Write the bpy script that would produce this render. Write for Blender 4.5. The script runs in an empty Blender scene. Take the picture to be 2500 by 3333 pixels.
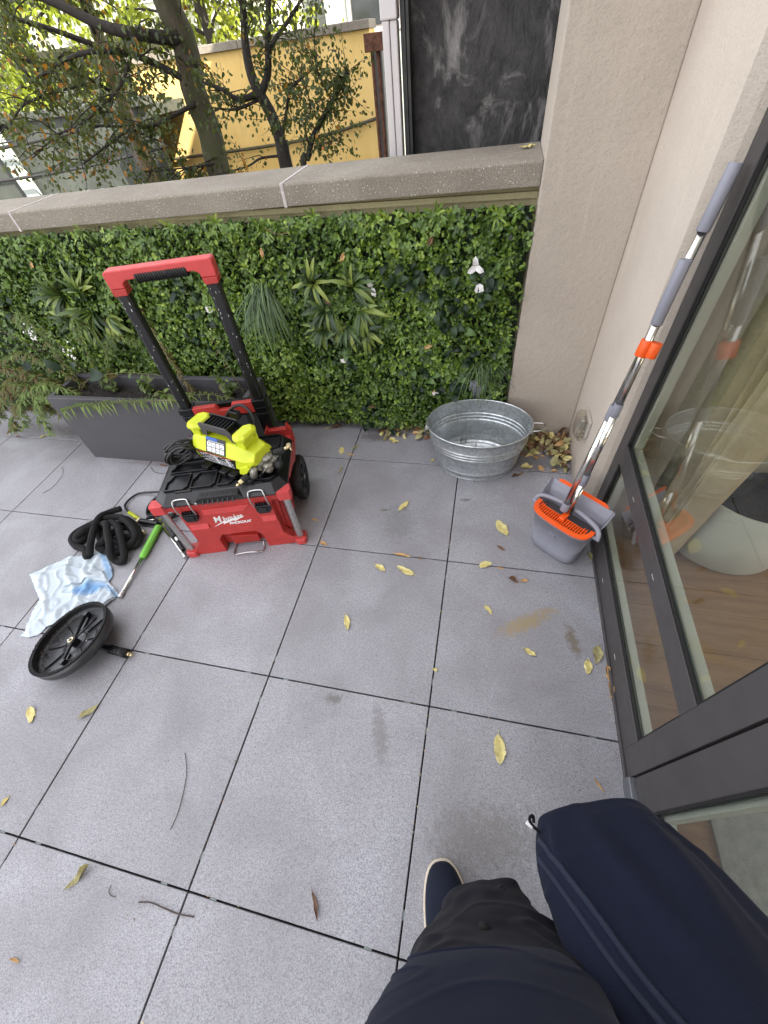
import bpy, bmesh, math, random
from math import sin, cos, pi, radians, sqrt, atan2
from mathutils import Vector, Matrix, Euler, noise

SC = bpy.context.scene
COL = SC.collection
random.seed(7)

# ------------------------------------------------------------------ camera
cam_d = bpy.data.cameras.new('camera')
cam = bpy.data.objects.new('camera', cam_d)
COL.objects.link(cam)
cam_d.sensor_fit = 'HORIZONTAL'
cam_d.sensor_width = 36.0
cam_d.lens = 19.02810
cam_d.clip_start = 0.02
cam_d.clip_end = 400.0
_R = ((0.974838, 0.200496, -0.097427), (0.090494, -0.755371, -0.649019), (-0.203719, 0.623872, -0.754508))          # rows: camera right, down, forward
_r, _d, _f = (Vector(v) for v in _R)
_m = Matrix((_r, -_d, -_f)).transposed().to_4x4()
_m.translation = Vector((0.07167, -1.59633, 1.49668))
cam.matrix_world = _m
SC.camera = cam

# ------------------------------------------------------------------ sky, sun, exposure
SUN_EL = radians(43.0)
SUN_AZ = radians(-33.0)          # measured from +X towards +Y: the sun stands behind the house on the right
world = bpy.data.worlds.new('World')
SC.world = world
world.use_nodes = True
wn = world.node_tree.nodes
wl = world.node_tree.links
wn.clear()
w_out = wn.new('ShaderNodeOutputWorld')
w_bg = wn.new('ShaderNodeBackground')
w_sky = wn.new('ShaderNodeTexSky')
w_sky.sky_type = 'NISHITA'
w_sky.sun_disc = False
w_sky.sun_elevation = SUN_EL
w_sky.sun_rotation = radians(90.0) - SUN_AZ
w_sky.air_density = 1.0
w_sky.dust_density = 2.5
w_sky.ozone_density = 1.0
w_mix = wn.new('ShaderNodeMix')
w_mix.data_type = 'RGBA'
w_mix.inputs[0].default_value = 0.52
w_mix.inputs[7].default_value = (5.5, 5.1, 4.6, 1)      # warm white mixed in to balance out the sky's blue
wl.new(w_sky.outputs[0], w_mix.inputs[6])
wl.new(w_mix.outputs[2], w_bg.inputs[0])
w_bg.inputs[1].default_value = 0.14
wl.new(w_bg.outputs[0], w_out.inputs[0])

sun_d = bpy.data.lights.new('sun', 'SUN')
sun_d.energy = 3.6
sun_d.angle = radians(0.6)
sun_d.color = (1.0, 0.93, 0.82)
sun = bpy.data.objects.new('sun', sun_d)
COL.objects.link(sun)
_sd = Vector((cos(SUN_EL) * cos(SUN_AZ), cos(SUN_EL) * sin(SUN_AZ), sin(SUN_EL)))
sun.rotation_euler = _sd.to_track_quat('Z', 'Y').to_euler()
sun.location = (8, -5, 9)

SC.view_settings.view_transform = 'Standard'
SC.view_settings.look = 'None'
SC.view_settings.exposure = 2.3
SC.view_settings.gamma = 1.0
SC.view_settings.use_curve_mapping = False
SC.cycles.max_bounces = 8
SC.cycles.transparent_max_bounces = 12
SC.cycles.caustics_reflective = False
SC.cycles.caustics_refractive = False

# ------------------------------------------------------------------ materials
class NT:
    def __init__(s, name):
        s.m = bpy.data.materials.new(name)
        s.m.use_nodes = True
        s.t = s.m.node_tree
        s.b = s.t.nodes['Principled BSDF']
        s.out = s.t.nodes['Material Output']
    def n(s, ty, **kw):
        nd = s.t.nodes.new(ty)
        for k, v in kw.items():
            setattr(nd, k, v)
        return nd
    def l(s, a, b):
        s.t.links.new(a, b)
    def coord(s, kind='Object'):
        return s.n('ShaderNodeTexCoord').outputs[kind]
    def noise(s, co, scale, detail=4, rough=0.55, dist=0.0):
        nd = s.n('ShaderNodeTexNoise')
        nd.inputs['Scale'].default_value = scale
        nd.inputs['Detail'].default_value = detail
        nd.inputs['Roughness'].default_value = rough
        nd.inputs['Distortion'].default_value = dist
        s.l(co, nd.inputs['Vector'])
        return nd.outputs[0]
    def ramp(s, fac, stops, interp='LINEAR'):
        nd = s.n('ShaderNodeValToRGB')
        nd.color_ramp.interpolation = interp
        e = nd.color_ramp.elements
        while len(e) < len(stops):
            e.new(0.5)
        for i, (p, c) in enumerate(stops):
            e[i].position = p
            e[i].color = (c, c, c, 1) if not isinstance(c, tuple) else (*c[:3], 1)
        s.l(fac, nd.inputs[0])
        return nd.outputs[0]
    def mix(s, fac, a, b, mode='MIX'):
        nd = s.n('ShaderNodeMix', data_type='RGBA', blend_type=mode)
        for idx, v in ((0, fac), (6, a), (7, b)):
            if isinstance(v, (int, float)):
                nd.inputs[idx].default_value = v if idx == 0 else (v, v, v, 1)
            elif isinstance(v, tuple):
                nd.inputs[idx].default_value = (*v[:3], 1)
            else:
                s.l(v, nd.inputs[idx])
        return nd.outputs[2]
    def math(s, op, a, b=0.0):
        nd = s.n('ShaderNodeMath', operation=op)
        for i, v in enumerate((a, b)):
            if isinstance(v, (int, float)):
                nd.inputs[i].default_value = v
            else:
                s.l(v, nd.inputs[i])
        return nd.outputs[0]
    def bump(s, h, strength=0.3, dist=0.002, prev=None):
        nd = s.n('ShaderNodeBump')
        nd.inputs['Strength'].default_value = strength
        nd.inputs['Distance'].default_value = dist
        s.l(h, nd.inputs['Height'])
        if prev is not None:
            s.l(prev, nd.inputs['Normal'])
        s.l(nd.outputs[0], s.b.inputs['Normal'])
        return nd.outputs[0]
    def base(s, v):
        if isinstance(v, tuple):
            s.b.inputs['Base Color'].default_value = (*v[:3], 1)
        else:
            s.l(v, s.b.inputs['Base Color'])
    def set(s, **kw):
        for k, v in kw.items():
            k = k.replace('_', ' ')
            if isinstance(v, (int, float)):
                s.b.inputs[k].default_value = v
            elif isinstance(v, tuple):
                s.b.inputs[k].default_value = (*v[:3], 1)
            else:
                s.l(v, s.b.inputs[k])
        return s

def srgb(r, g, b):
    f = lambda c: ((c / 255 + 0.055) / 1.055) ** 2.4 if c > 10 else c / 255 / 12.92
    return (f(r), f(g), f(b))

def plain(name, col, rough=0.5, metal=0.0, var=0.15, vscale=9.0, bump=0.0, bscale=300.0, bdist=0.0006, **kw):
    """colour with a little uneven wear and an optional fine grain"""
    t = NT(name)
    co = t.coord()
    n = t.noise(co, vscale, 5, 0.6)
    lo = tuple(c * (1 - var) for c in col)
    hi = tuple(min(1, c * (1 + var)) for c in col)
    t.base(t.mix(t.ramp(n, [(0.3, 0.0), (0.7, 1.0)]), lo, hi))
    r = t.noise(co, vscale * 3, 4)
    rr = t.ramp(r, [(0.25, max(0.02, rough - 0.10)), (0.75, min(1, rough + 0.10))])
    t.set(Roughness=rr, Metallic=metal, **kw)
    if bump:
        t.bump(t.noise(co, bscale, 3), bump, bdist)
    return t.m

M = {}
M['red'] = plain('red_plastic', (0.43, 0.036, 0.030), 0.42, var=0.14, vscale=14, bump=0.35, bscale=900, bdist=0.0004)
M['red_worn'] = plain('worn_red_plastic', (0.56, 0.058, 0.058), 0.5, var=0.12, vscale=14, bump=0.3, bscale=900, bdist=0.0004)
M['black'] = plain('black_plastic', (0.0055, 0.0058, 0.0075), 0.36, var=0.4, vscale=12, bump=0.3, bscale=700, bdist=0.0003)
M['rubber'] = plain('black_rubber', (0.0070, 0.0070, 0.0075), 0.55, var=0.3, vscale=20)
M['chrome'] = plain('polished_steel', (0.72, 0.70, 0.66), 0.16, 1.0, var=0.06)
M['wire'] = plain('steel_wire', (0.55, 0.54, 0.52), 0.32, 1.0, var=0.1)
M['brass'] = plain('nickel_brass', (0.62, 0.52, 0.32), 0.3, 1.0, var=0.2, vscale=60)
M['cast'] = plain('dirty_cast_aluminium', (0.30, 0.29, 0.25), 0.5, 0.8, var=0.6, vscale=70, bump=0.8, bscale=160, bdist=0.002)
M['lime'] = plain('lime_plastic', (0.58, 0.65, 0.022), 0.42, var=0.10, vscale=22, bump=0.2, bscale=900, bdist=0.0003)
M['green'] = plain('green_plastic', (0.17, 0.50, 0.055), 0.4, var=0.12, vscale=25)
M['orange'] = plain('orange_plastic', (0.86, 0.105, 0.010), 0.42, var=0.07, vscale=20)
M['grey'] = plain('grey_plastic', (0.235, 0.235, 0.275), 0.45, var=0.07, vscale=10, bump=0.15, bscale=700, bdist=0.0003)
M['white'] = plain('white_print', (0.8, 0.8, 0.8), 0.5, var=0.03)
M['blueprint'] = plain('blue_print', (0.03, 0.12, 0.45), 0.5, var=0.05)
M['navy_frame'] = plain('planter_grey', (0.062, 0.060, 0.066), 0.55, var=0.08, vscale=4, bump=0.2, bscale=600, bdist=0.0003)
M['frame'] = plain('grey_brown_frame', (0.060, 0.055, 0.055), 0.48, var=0.12, vscale=5, bump=0.1, bscale=900, bdist=0.0002)
M['cream'] = plain('cream_inner_frame', (0.42, 0.44, 0.38), 0.5, var=0.05)
M['spacer'] = plain('grey_spacer', (0.16, 0.19, 0.18), 0.4, 0.6, var=0.15, vscale=120)
M['nylon'] = plain('black_fabric', (0.0035, 0.0035, 0.004), 0.95, var=0.3, vscale=60, bump=0.9, bscale=500, bdist=0.0015)
M['pvc'] = plain('white_pvc', (0.62, 0.58, 0.58), 0.35, var=0.05, vscale=3)
M['pale'] = plain('pale_render', (0.42, 0.47, 0.44), 0.8, var=0.08, vscale=1.2)
M['siding'] = plain('white_siding', (0.74, 0.74, 0.70), 0.6, var=0.1, vscale=2)
M['darkwin'] = plain('dark_window_glass', (0.03, 0.035, 0.04), 0.1, var=0.3, vscale=2)
M['cable'] = plain('black_cable', (0.02, 0.02, 0.02), 0.5)
M['clear'] = None

def m_tile():
    t = NT('speckled_grey_porcelain')
    geo = t.n('ShaderNodeNewGeometry').outputs['Position']
    fine = t.noise(geo, 250, 2, 0.8)
    mid = t.noise(geo, 95, 5, 0.7, 0.4)
    big = t.noise(geo, 3.4, 6, 0.6, 0.5)
    c = t.mix(t.ramp(mid, [(0.32, 0.0), (0.68, 1.0)]), (0.158, 0.156, 0.176), (0.330, 0.328, 0.358))
    c = t.mix(t.ramp(fine, [(0.40, 0.0), (0.60, 1.0)]), c, t.mix(0.72, c, (0.50, 0.50, 0.525)))
    c = t.mix(t.ramp(big, [(0.35, 0.50), (0.66, 0.0)]), c, (0.165, 0.155, 0.162))
    oi = t.n('ShaderNodeObjectInfo').outputs['Random']
    c = t.mix(t.math('MULTIPLY', oi, 0.16), c, (0.13, 0.125, 0.13))
    # dried-on dirt: centre x, y, size x, size y, turn, colour, amount
    for (x, y, sx, sy, rot, col, amt) in (
        (0.315, -0.845, 0.125, 0.038, 0.55, (0.30, 0.235, 0.135), 0.9), (0.40, -0.78, 0.06, 0.022, 0.2, (0.30, 0.24, 0.15), 0.7),
        (0.485, -0.885, 0.026, 0.075, 0.25, (0.15, 0.12, 0.08), 0.8),
        (-0.335, -1.235, 0.040, 0.022, 0.1, (0.11, 0.105, 0.09), 0.7),
        (-0.15, -1.31, 0.03, 0.13, 0.3, (0.12, 0.105, 0.10), 0.45),
        (0.20, -1.52, 0.20, 0.10, 0.2, (0.13, 0.12, 0.10), 0.5),
        (-0.25, -0.42, 0.10, 0.14, 0.3, (0.11, 0.11, 0.11), 0.35),
        (-0.33, -0.345, 0.030, 0.010, 0.2, (0.10, 0.10, 0.05), 0.8),
        (0.05, -0.235, 0.03, 0.012, 0.1, (0.09, 0.065, 0.045), 0.7),
        (0.225, -0.503, 0.024, 0.009, -0.5, (0.16, 0.115, 0.05), 0.8),
        (-0.50, 0.20, 0.12, 0.05, 0.0, (0.07, 0.05, 0.04), 0.6),
        (0.38, 0.06, 0.20, 0.10, 0.0, (0.075, 0.06, 0.055), 0.5),
        (-2.4, 0.1, 0.6, 0.10, 0.0, (0.07, 0.045, 0.035), 0.6),
        (-1.6, -0.15, 0.5, 0.03, 0.0, (0.10, 0.07, 0.06), 0.5)):
        mp = t.n('ShaderNodeMapping', vector_type='TEXTURE')
        mp.inputs['Location'].default_value = (x, y, 0)
        mp.inputs['Rotation'].default_value = (0, 0, rot)
        mp.inputs['Scale'].default_value = (sx, sy, 1)
        t.l(geo, mp.inputs['Vector'])
        ln = t.n('ShaderNodeVectorMath', operation='LENGTH')
        t.l(mp.outputs[0], ln.inputs[0])
        wob = t.noise(geo, 55, 5, 0.75)
        dd = t.math('ADD', ln.outputs['Value'], t.math('MULTIPLY', t.math('SUBTRACT', wob, 0.5), 2.4))
        c = t.mix(t.ramp(dd, [(0.35, amt), (1.15, 0.0)]), c, col)
    # scattered white flecks
    wh = t.noise(geo, 60, 2, 0.5)
    c = t.mix(t.ramp(wh, [(0.77, 0.0), (0.79, 0.6)]), c, (0.6, 0.6, 0.6))
    t.base(c)
    t.set(Roughness=t.ramp(mid, [(0.3, 0.46), (0.7, 0.62)]))
    t.bump(t.mix(0.5, mid, fine), 0.75, 0.0008)
    return t.m
M['tile'] = m_tile()

def m_stucco(name, col, sc=1.0, bstr=0.5):
    t = NT(name)
    co = t.n('ShaderNodeNewGeometry').outputs['Position']
    g = t.noise(co, 170 * sc, 4, 0.7)
    g2 = t.noise(co, 45 * sc, 4, 0.6)
    big = t.noise(co, 1.6, 5, 0.6, 0.3)
    c = t.mix(t.ramp(big, [(0.3, 0.0), (0.7, 1.0)]), tuple(v * 0.88 for v in col), tuple(min(1, v * 1.08) for v in col))
    c = t.mix(t.ramp(g, [(0.34, 0.35), (0.5, 0.0)]), c, tuple(v * 0.6 for v in col))
    mp = t.n('ShaderNodeMapping')
    mp.inputs['Scale'].default_value = (9, 9, 0.7)
    t.l(co, mp.inputs[0])
    st = t.noise(mp.outputs[0], 1.4, 4, 0.6)
    c = t.mix(t.ramp(st, [(0.60, 0.0), (0.72, 0.22)]), c, tuple(min(1, v * 1.28) for v in col))
    # splash dirt close to the ground
    sep = t.n('ShaderNodeSeparateXYZ')
    t.l(co, sep.inputs[0])
    low = t.math('ADD', sep.outputs[2], t.math('MULTIPLY', t.math('SUBTRACT', t.noise(co, 14, 5), 0.5), 0.16))
    c = t.mix(t.ramp(low, [(0.0, 0.5), (0.09, 0.0)]), c, (0.13, 0.115, 0.10))
    t.base(c)
    t.set(Roughness=0.9)
    b = t.bump(g2, bstr * 1.4, 0.005)
    t.bump(g, bstr * 1.4, 0.003, b)
    return t.m
M['stucco'] = m_stucco('beige_stucco', (0.50, 0.435, 0.365))
M['stucco_smooth'] = m_stucco('smooth_beige_render', (0.62, 0.54, 0.46), 1.6, 0.28)
M['backwall'] = m_stucco('stained_cream_wall', (0.40, 0.35, 0.20), 0.6, 0.5)

def m_coping():
    t = NT('speckled_cast_stone')
    co = t.n('ShaderNodeNewGeometry').outputs['Position']
    v = t.n('ShaderNodeTexVoronoi')
    v.inputs['Scale'].default_value = 150
    v.inputs['Randomness'].default_value = 1
    t.l(co, v.inputs['Vector'])
    g = t.noise(co, 260, 3, 0.7)
    big = t.noise(co, 4, 6, 0.6)
    c = t.mix(t.ramp(big, [(0.3, 0.0), (0.7, 1.0)]), (0.24, 0.21, 0.165), (0.36, 0.325, 0.265))
    c = t.mix(t.ramp(g, [(0.38, 0.7), (0.6, 0.0)]), c, (0.11, 0.093, 0.075))
    sel = t.n('ShaderNodeSeparateColor')
    t.l(v.outputs['Color'], sel.inputs[0])
    spot = t.math('MULTIPLY', t.ramp(v.outputs['Distance'], [(0.20, 1.0), (0.30, 0.0)]), t.ramp(sel.outputs[0], [(0.84, 0.0), (0.88, 1.0)]))
    c = t.mix(spot, c, (0.68, 0.64, 0.58))
    t.base(c)
    t.set(Roughness=0.85)
    t.bump(t.mix(0.5, g, t.noise(co, 60, 4)), 0.6, 0.002)
    return t.m
M['coping'] = m_coping()

def m_black_wall():
    t = NT('weathered_black_render')
    co = t.n('ShaderNodeNewGeometry').outputs['Position']
    mp = t.n('ShaderNodeMapping')
    mp.inputs['Scale'].default_value = (1.6, 1.6, 1.0)
    t.l(co, mp.inputs[0])
    a = t.noise(mp.outputs[0], 2.6, 10, 0.68, 1.2)
    b = t.noise(mp.outputs[0], 14, 10, 0.75, 0.3)
    c = t.mix(t.ramp(b, [(0.3, 0.0), (0.75, 1.0)]), (0.018, 0.017, 0.018), (0.085, 0.08, 0.078))
    c = t.mix(t.ramp(a, [(0.53, 0.0), (0.62, 0.55), (0.70, 0.9)]), c, (0.30, 0.28, 0.27))
    c = t.mix(t.ramp(t.noise(co, 26, 6, 0.8, 1.0), [(0.66, 0.0), (0.72, 0.6)]), c, (0.34, 0.32, 0.30))
    t.base(c)
    t.set(Roughness=0.75)
    x = t.bump(t.noise(mp.outputs[0], 7, 8, 0.65, 0.6), 1.0, 0.02)
    t.bump(t.noise(co, 90, 4), 0.5, 0.002, x)
    return t.m
M['blackwall'] = m_black_wall()

def m_yellow():
    t = NT('yellow_painted_wall')
    co = t.n('ShaderNodeNewGeometry').outputs['Position']
    mp = t.n('ShaderNodeMapping')
    mp.inputs['Scale'].default_value = (1, 1, 0.35)
    t.l(co, mp.inputs[0])
    a = t.noise(mp.outputs[0], 3, 7, 0.65)
    c = t.mix(t.ramp(a, [(0.3, 0.0), (0.7, 1.0)]), (0.70, 0.47, 0.14), (0.84, 0.60, 0.23))
    c = t.mix(t.ramp(t.noise(mp.outputs[0], 9, 6, 0.7), [(0.60, 0.0), (0.75, 0.5)]), c, (0.30, 0.21, 0.09))
    t.base(c)
    t.set(Roughness=0.85)
    t.bump(t.noise(co, 30, 5), 0.4, 0.004)
    return t.m
M['yellow'] = m_yellow()
M['roofgrey'] = plain('grey_felt_roof', (0.058, 0.066, 0.056), 0.6, var=0.35, vscale=1.8, bump=0.4, bscale=20, bdist=0.01)
M['rust'] = plain('rusty_steel', (0.13, 0.055, 0.032), 0.85, var=0.5, vscale=30, bump=0.8, bscale=90, bdist=0.003)
M['pave_ground'] = plain('yard_ground', (0.12, 0.11, 0.09), 0.9, var=0.4, vscale=1.5, bump=0.5, bscale=10, bdist=0.02)
M['underlay'] = plain('dark_void_floor', (0.008, 0.008, 0.008), 0.9)

def m_wood():
    t = NT('oak_boards')
    co = t.n('ShaderNodeNewGeometry').outputs['Position']
    mp = t.n('ShaderNodeMapping')
    mp.inputs['Scale'].default_value = (1.2, 12, 1)
    mp.inputs['Rotation'].default_value = (0, 0, 0.35)
    t.l(co, mp.inputs[0])
    g = t.noise(mp.outputs[0], 3, 8, 0.7, 0.5)
    c = t.mix(t.ramp(g, [(0.3, 0.0), (0.7, 1.0)]), (0.155, 0.085, 0.040), (0.29, 0.175, 0.088))
    t.base(c)
    t.set(Roughness=0.45)
    return t.m
M['wood'] = m_wood()
M['room'] = plain('warm_room_paint', (0.42, 0.39, 0.28), 0.8, var=0.05)
M['rug'] = plain('grey_rug', (0.24, 0.25, 0.24), 0.95, var=0.2, vscale=40, bump=0.6, bscale=400, bdist=0.002)
M['curtain'] = plain('linen_curtain', (0.46, 0.37, 0.24), 0.9, var=0.12, vscale=6, bump=0.5, bscale=700, bdist=0.0006)
M['curtain_edge'] = plain('dark_olive_curtain', (0.055, 0.055, 0.025), 0.9, var=0.2, vscale=6)
M['pot'] = plain('pale_concrete_pot', (0.50, 0.50, 0.46), 0.7, var=0.08, vscale=8, bump=0.3, bscale=200, bdist=0.001)
M['soil'] = plain('dark_soil', (0.02, 0.017, 0.014), 0.95, var=0.5, vscale=60, bump=1.0, bscale=90, bdist=0.01)

def m_glass(name, tint=(0.93, 0.95, 0.92), refl=1.0, rough=0.0, ior=1.5):
    t = NT(name)
    t.t.nodes.remove(t.b)
    tr = t.n('ShaderNodeBsdfTransparent')
    tr.inputs[0].default_value = (*tint, 1)
    gl = t.n('ShaderNodeBsdfGlossy')
    gl.inputs['Roughness'].default_value = rough
    gl.inputs['Color'].default_value = (1, 1, 1, 1)
    lw = t.n('ShaderNodeLayerWeight')
    lw.inputs[0].default_value = 0.5
    mx = t.n('ShaderNodeMixShader')
    f = t.math('MULTIPLY', t.math('ADD', t.math('MULTIPLY', t.math('POWER', lw.outputs['Facing'], 5.0), 0.95), 0.045), refl)
    t.l(f, mx.inputs[0])
    t.l(tr.outputs[0], mx.inputs[1])
    t.l(gl.outputs[0], mx.inputs[2])
    t.l(mx.outputs[0], t.out.inputs[0])
    return t.m
M['glass'] = m_glass('window_glass', refl=1.0)
M['clear'] = m_glass('clear_dirty_plastic', (0.88, 0.86, 0.82), 2.6, 0.2)

def m_leaf(name, stops, rough=0.45, trans=0.35, spec=0.5, attr=True):
    """leaf colours chosen per leaf from the mesh attribute 'tone'"""
    t = NT(name)
    a = t.n('ShaderNodeAttribute', attribute_name='tone')
    c = t.ramp(a.outputs['Fac'], stops)
    co = t.coord()
    c = t.mix(t.ramp(t.noise(co, 40, 3), [(0.35, 0.25), (0.6, 0.0)]), c, tuple(v * 0.5 for v in stops[0][1]))
    t.base(c)
    t.set(Roughness=rough)
    t.b.inputs['Specular IOR Level'].default_value = spec
    tl = t.n('ShaderNodeBsdfTranslucent')
    t.l(t.mix(0.25, c, (0.55, 0.55, 0.05)), tl.inputs[0])
    mx = t.n('ShaderNodeMixShader')
    mx.inputs[0].default_value = trans
    t.l(t.b.outputs[0], mx.inputs[1])
    t.l(tl.outputs[0], mx.inputs[2])
    t.l(mx.outputs[0], t.out.inputs[0])
    return t.m
M['hedge'] = m_leaf('plastic_hedge_leaves', [(0.0, (0.010, 0.024, 0.006)), (0.3, (0.050, 0.105, 0.014)), (0.65, (0.140, 0.240, 0.028)), (0.9, (0.32, 0.44, 0.060)), (1.0, (0.40, 0.50, 0.11))], 0.4, 0.12)
M['spiky'] = m_leaf('long_variegated_leaves', [(0.0, (0.022, 0.050, 0.014)), (0.5, (0.095, 0.165, 0.030)), (1.0, (0.30, 0.37, 0.075))], 0.42, 0.12)
M['darkleaf'] = m_leaf('dark_broad_leaves', [(0.0, (0.007, 0.018, 0.009)), (0.6, (0.020, 0.046, 0.020)), (1.0, (0.12, 0.20, 0.06))], 0.5, 0.06, 0.35)
M['grassy'] = m_leaf('blue_green_blades', [(0.0, (0.016, 0.045, 0.018)), (1.0, (0.20, 0.31, 0.11))], 0.42, 0.1)
M['weed'] = m_leaf('weed_leaves', [(0.0, (0.10, 0.055, 0.025)), (0.25, (0.20, 0.15, 0.05)), (0.5, (0.09, 0.16, 0.04)), (1.0, (0.26, 0.36, 0.09))], 0.6, 0.3)
M['tree'] = m_leaf('tree_leaves', [(0.0, (0.020, 0.036, 0.014)), (0.55, (0.055, 0.088, 0.026)), (0.80, (0.13, 0.17, 0.035)), (0.88, (0.30, 0.15, 0.02)), (1.0, (0.50, 0.17, 0.02))], 0.5, 0.35)
M['tree_far'] = m_leaf('sun_toned_tree_leaves', [(0.0, (0.08, 0.12, 0.02)), (0.6, (0.30, 0.38, 0.035)), (1.0, (0.55, 0.58, 0.08))], 0.5, 0.5)  # brighter copy of the tree leaves, sunlight put into the colours
M['petal'] = plain('white_petal', (0.78, 0.76, 0.74), 0.5, var=0.05)

def m_bark(name, a, b):
    t = NT(name)
    co = t.n('ShaderNodeNewGeometry').outputs['Position']
    mp = t.n('ShaderNodeMapping')
    mp.inputs['Scale'].default_value = (1, 1, 0.25)
    t.l(co, mp.inputs[0])
    n1 = t.noise(mp.outputs[0], 28, 7, 0.7)
    n2 = t.noise(co, 3.5, 5, 0.6)
    c = t.mix(t.ramp(n1, [(0.3, 0.0), (0.7, 1.0)]), tuple(v * 0.45 for v in a), a)
    c = t.mix(t.ramp(n2, [(0.42, 0.0), (0.62, 0.8)]), c, b)
    t.base(c)
    t.set(Roughness=0.9)
    t.bump(n1, 1.0, 0.02)
    return t.m
M['bark'] = m_bark('mossy_bark', (0.13, 0.105, 0.075), (0.060, 0.072, 0.022))
M['bark_dark'] = m_bark('dark_bark', (0.050, 0.042, 0.036), (0.030, 0.026, 0.022))
M['bark_pale'] = m_bark('pale_bark', (0.26, 0.20, 0.12), (0.17, 0.14, 0.08))

def m_deadleaf(name, c1, c2, c3):
    t = NT(name)
    co = t.coord()
    n = t.noise(co, 45, 5, 0.65)
    c = t.mix(t.ramp(n, [(0.35, 0.0), (0.65, 1.0)]), c1, c2)
    c = t.mix(t.ramp(t.noise(co, 110, 3, 0.7), [(0.63, 0.0), (0.70, 0.85)]), c, c3)
    t.base(c)
    t.set(Roughness=0.6)
    t.bump(t.noise(co, 150, 4), 0.6, 0.0015)
    return t.m
M['dl_yellow'] = m_deadleaf('yellow_dead_leaf', (0.56, 0.47, 0.15), (0.72, 0.64, 0.30), (0.26, 0.15, 0.05))
M['dl_orange'] = m_deadleaf('orange_dead_leaf', (0.50, 0.27, 0.10), (0.62, 0.42, 0.20), (0.25, 0.11, 0.05))
M['dl_brown'] = m_deadleaf('brown_dead_leaf', (0.12, 0.055, 0.03), (0.26, 0.15, 0.07), (0.05, 0.03, 0.02))
M['dl_olive'] = m_deadleaf('olive_dead_leaf', (0.24, 0.21, 0.09), (0.46, 0.42, 0.20), (0.13, 0.09, 0.04))
M['twig'] = plain('dry_twig', (0.075, 0.05, 0.04), 0.8, var=0.3, vscale=40)

def m_galv():
    t = NT('galvanised_steel')
    co = t.coord()
    v = t.n('ShaderNodeTexVoronoi')
    v.inputs['Scale'].default_value = 85
    v.inputs['Randomness'].default_value = 1.0
    wob = t.n('ShaderNodeVectorMath', operation='ADD')
    nz = t.n('ShaderNodeTexNoise')
    nz.inputs['Scale'].default_value = 60
    sc = t.n('ShaderNodeVectorMath', operation='SCALE')
    sc.inputs['Scale'].default_value = 0.02
    t.l(co, nz.inputs['Vector'])
    t.l(nz.outputs['Color'], sc.inputs[0])
    t.l(co, wob.inputs[0])
    t.l(sc.outputs[0], wob.inputs[1])
    t.l(wob.outputs[0], v.inputs['Vector'])
    sel = t.n('ShaderNodeSeparateColor')
    t.l(v.outputs['Color'], sel.inputs[0])
    big = t.noise(co, 7, 5)
    k = t.math('ADD', t.math('MULTIPLY', sel.outputs[0], 0.5), t.math('MULTIPLY', big, 0.5))
    t.base(t.mix(t.ramp(k, [(0.25, 0.0), (0.75, 1.0)]), (0.46, 0.49, 0.50), (0.68, 0.71, 0.72)))
    t.set(Metallic=0.92, Roughness=t.ramp(k, [(0.25, 0.46), (0.75, 0.36)]))
    t.bump(sel.outputs[0], 0.05, 0.0005)
    return t.m
M['galv'] = m_galv()

def m_cloth(name, col, var=0.12, sc=900):
    t = NT(name)
    co = t.coord()
    w = t.noise(co, sc, 2, 0.6)
    big = t.noise(co, 6, 5, 0.6)
    c = t.mix(t.ramp(big, [(0.3, 0.0), (0.7, 1.0)]), tuple(v * (1 - var) for v in col), tuple(v * (1 + var) for v in col))
    c = t.mix(t.ramp(w, [(0.45, 0.0), (0.7, 0.6)]), c, tuple(min(1, v * 1.8) for v in col))
    t.base(c)
    t.set(Roughness=0.92)
    t.b.inputs['Sheen Weight'].default_value = 0.03
    t.b.inputs['Specular IOR Level'].default_value = 0.2
    t.b.inputs['Sheen Roughness'].default_value = 0.4
    t.bump(w, 0.5, 0.0006)
    return t.m
M['navy'] = m_cloth('navy_wool_cloth', (0.0075, 0.0098, 0.0225))
M['trouser'] = m_cloth('black_cotton_cloth', (0.0080, 0.0082, 0.0122))
M['navy_edge'] = m_cloth('navy_zip_tape', (0.020, 0.024, 0.042))
M['shoe'] = m_cloth('dark_canvas', (0.011, 0.014, 0.025))
M['sole'] = plain('cream_rubber_sole', (0.62, 0.54, 0.42), 0.6, var=0.1, vscale=30)
M['skin'] = plain('skin', (0.48, 0.30, 0.22), 0.5, var=0.08, vscale=20)
M['hair'] = plain('dark_hair', (0.02, 0.015, 0.012), 0.6)

def m_pad():
    t = NT('blue_white_wipe')
    a = t.n('ShaderNodeAttribute', attribute_name='tone')
    co = t.coord()
    c = t.ramp(a.outputs['Fac'], [(0.0, (0.66, 0.74, 0.80)), (0.45, (0.62, 0.72, 0.80)), (0.6, (0.42, 0.60, 0.80)), (1.0, (0.24, 0.46, 0.76))])
    t.base(c)
    t.set(Roughness=0.85)
    t.bump(t.noise(co, 60, 5, 0.7), 0.5, 0.002)
    tl = t.n('ShaderNodeBsdfTranslucent')
    t.l(c, tl.inputs[0])
    mx = t.n('ShaderNodeMixShader')
    mx.inputs[0].default_value = 0.25
    t.l(t.b.outputs[0], mx.inputs[1])
    t.l(tl.outputs[0], mx.inputs[2])
    t.l(mx.outputs[0], t.out.inputs[0])
    return t.m
M['pad'] = m_pad()

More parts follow.
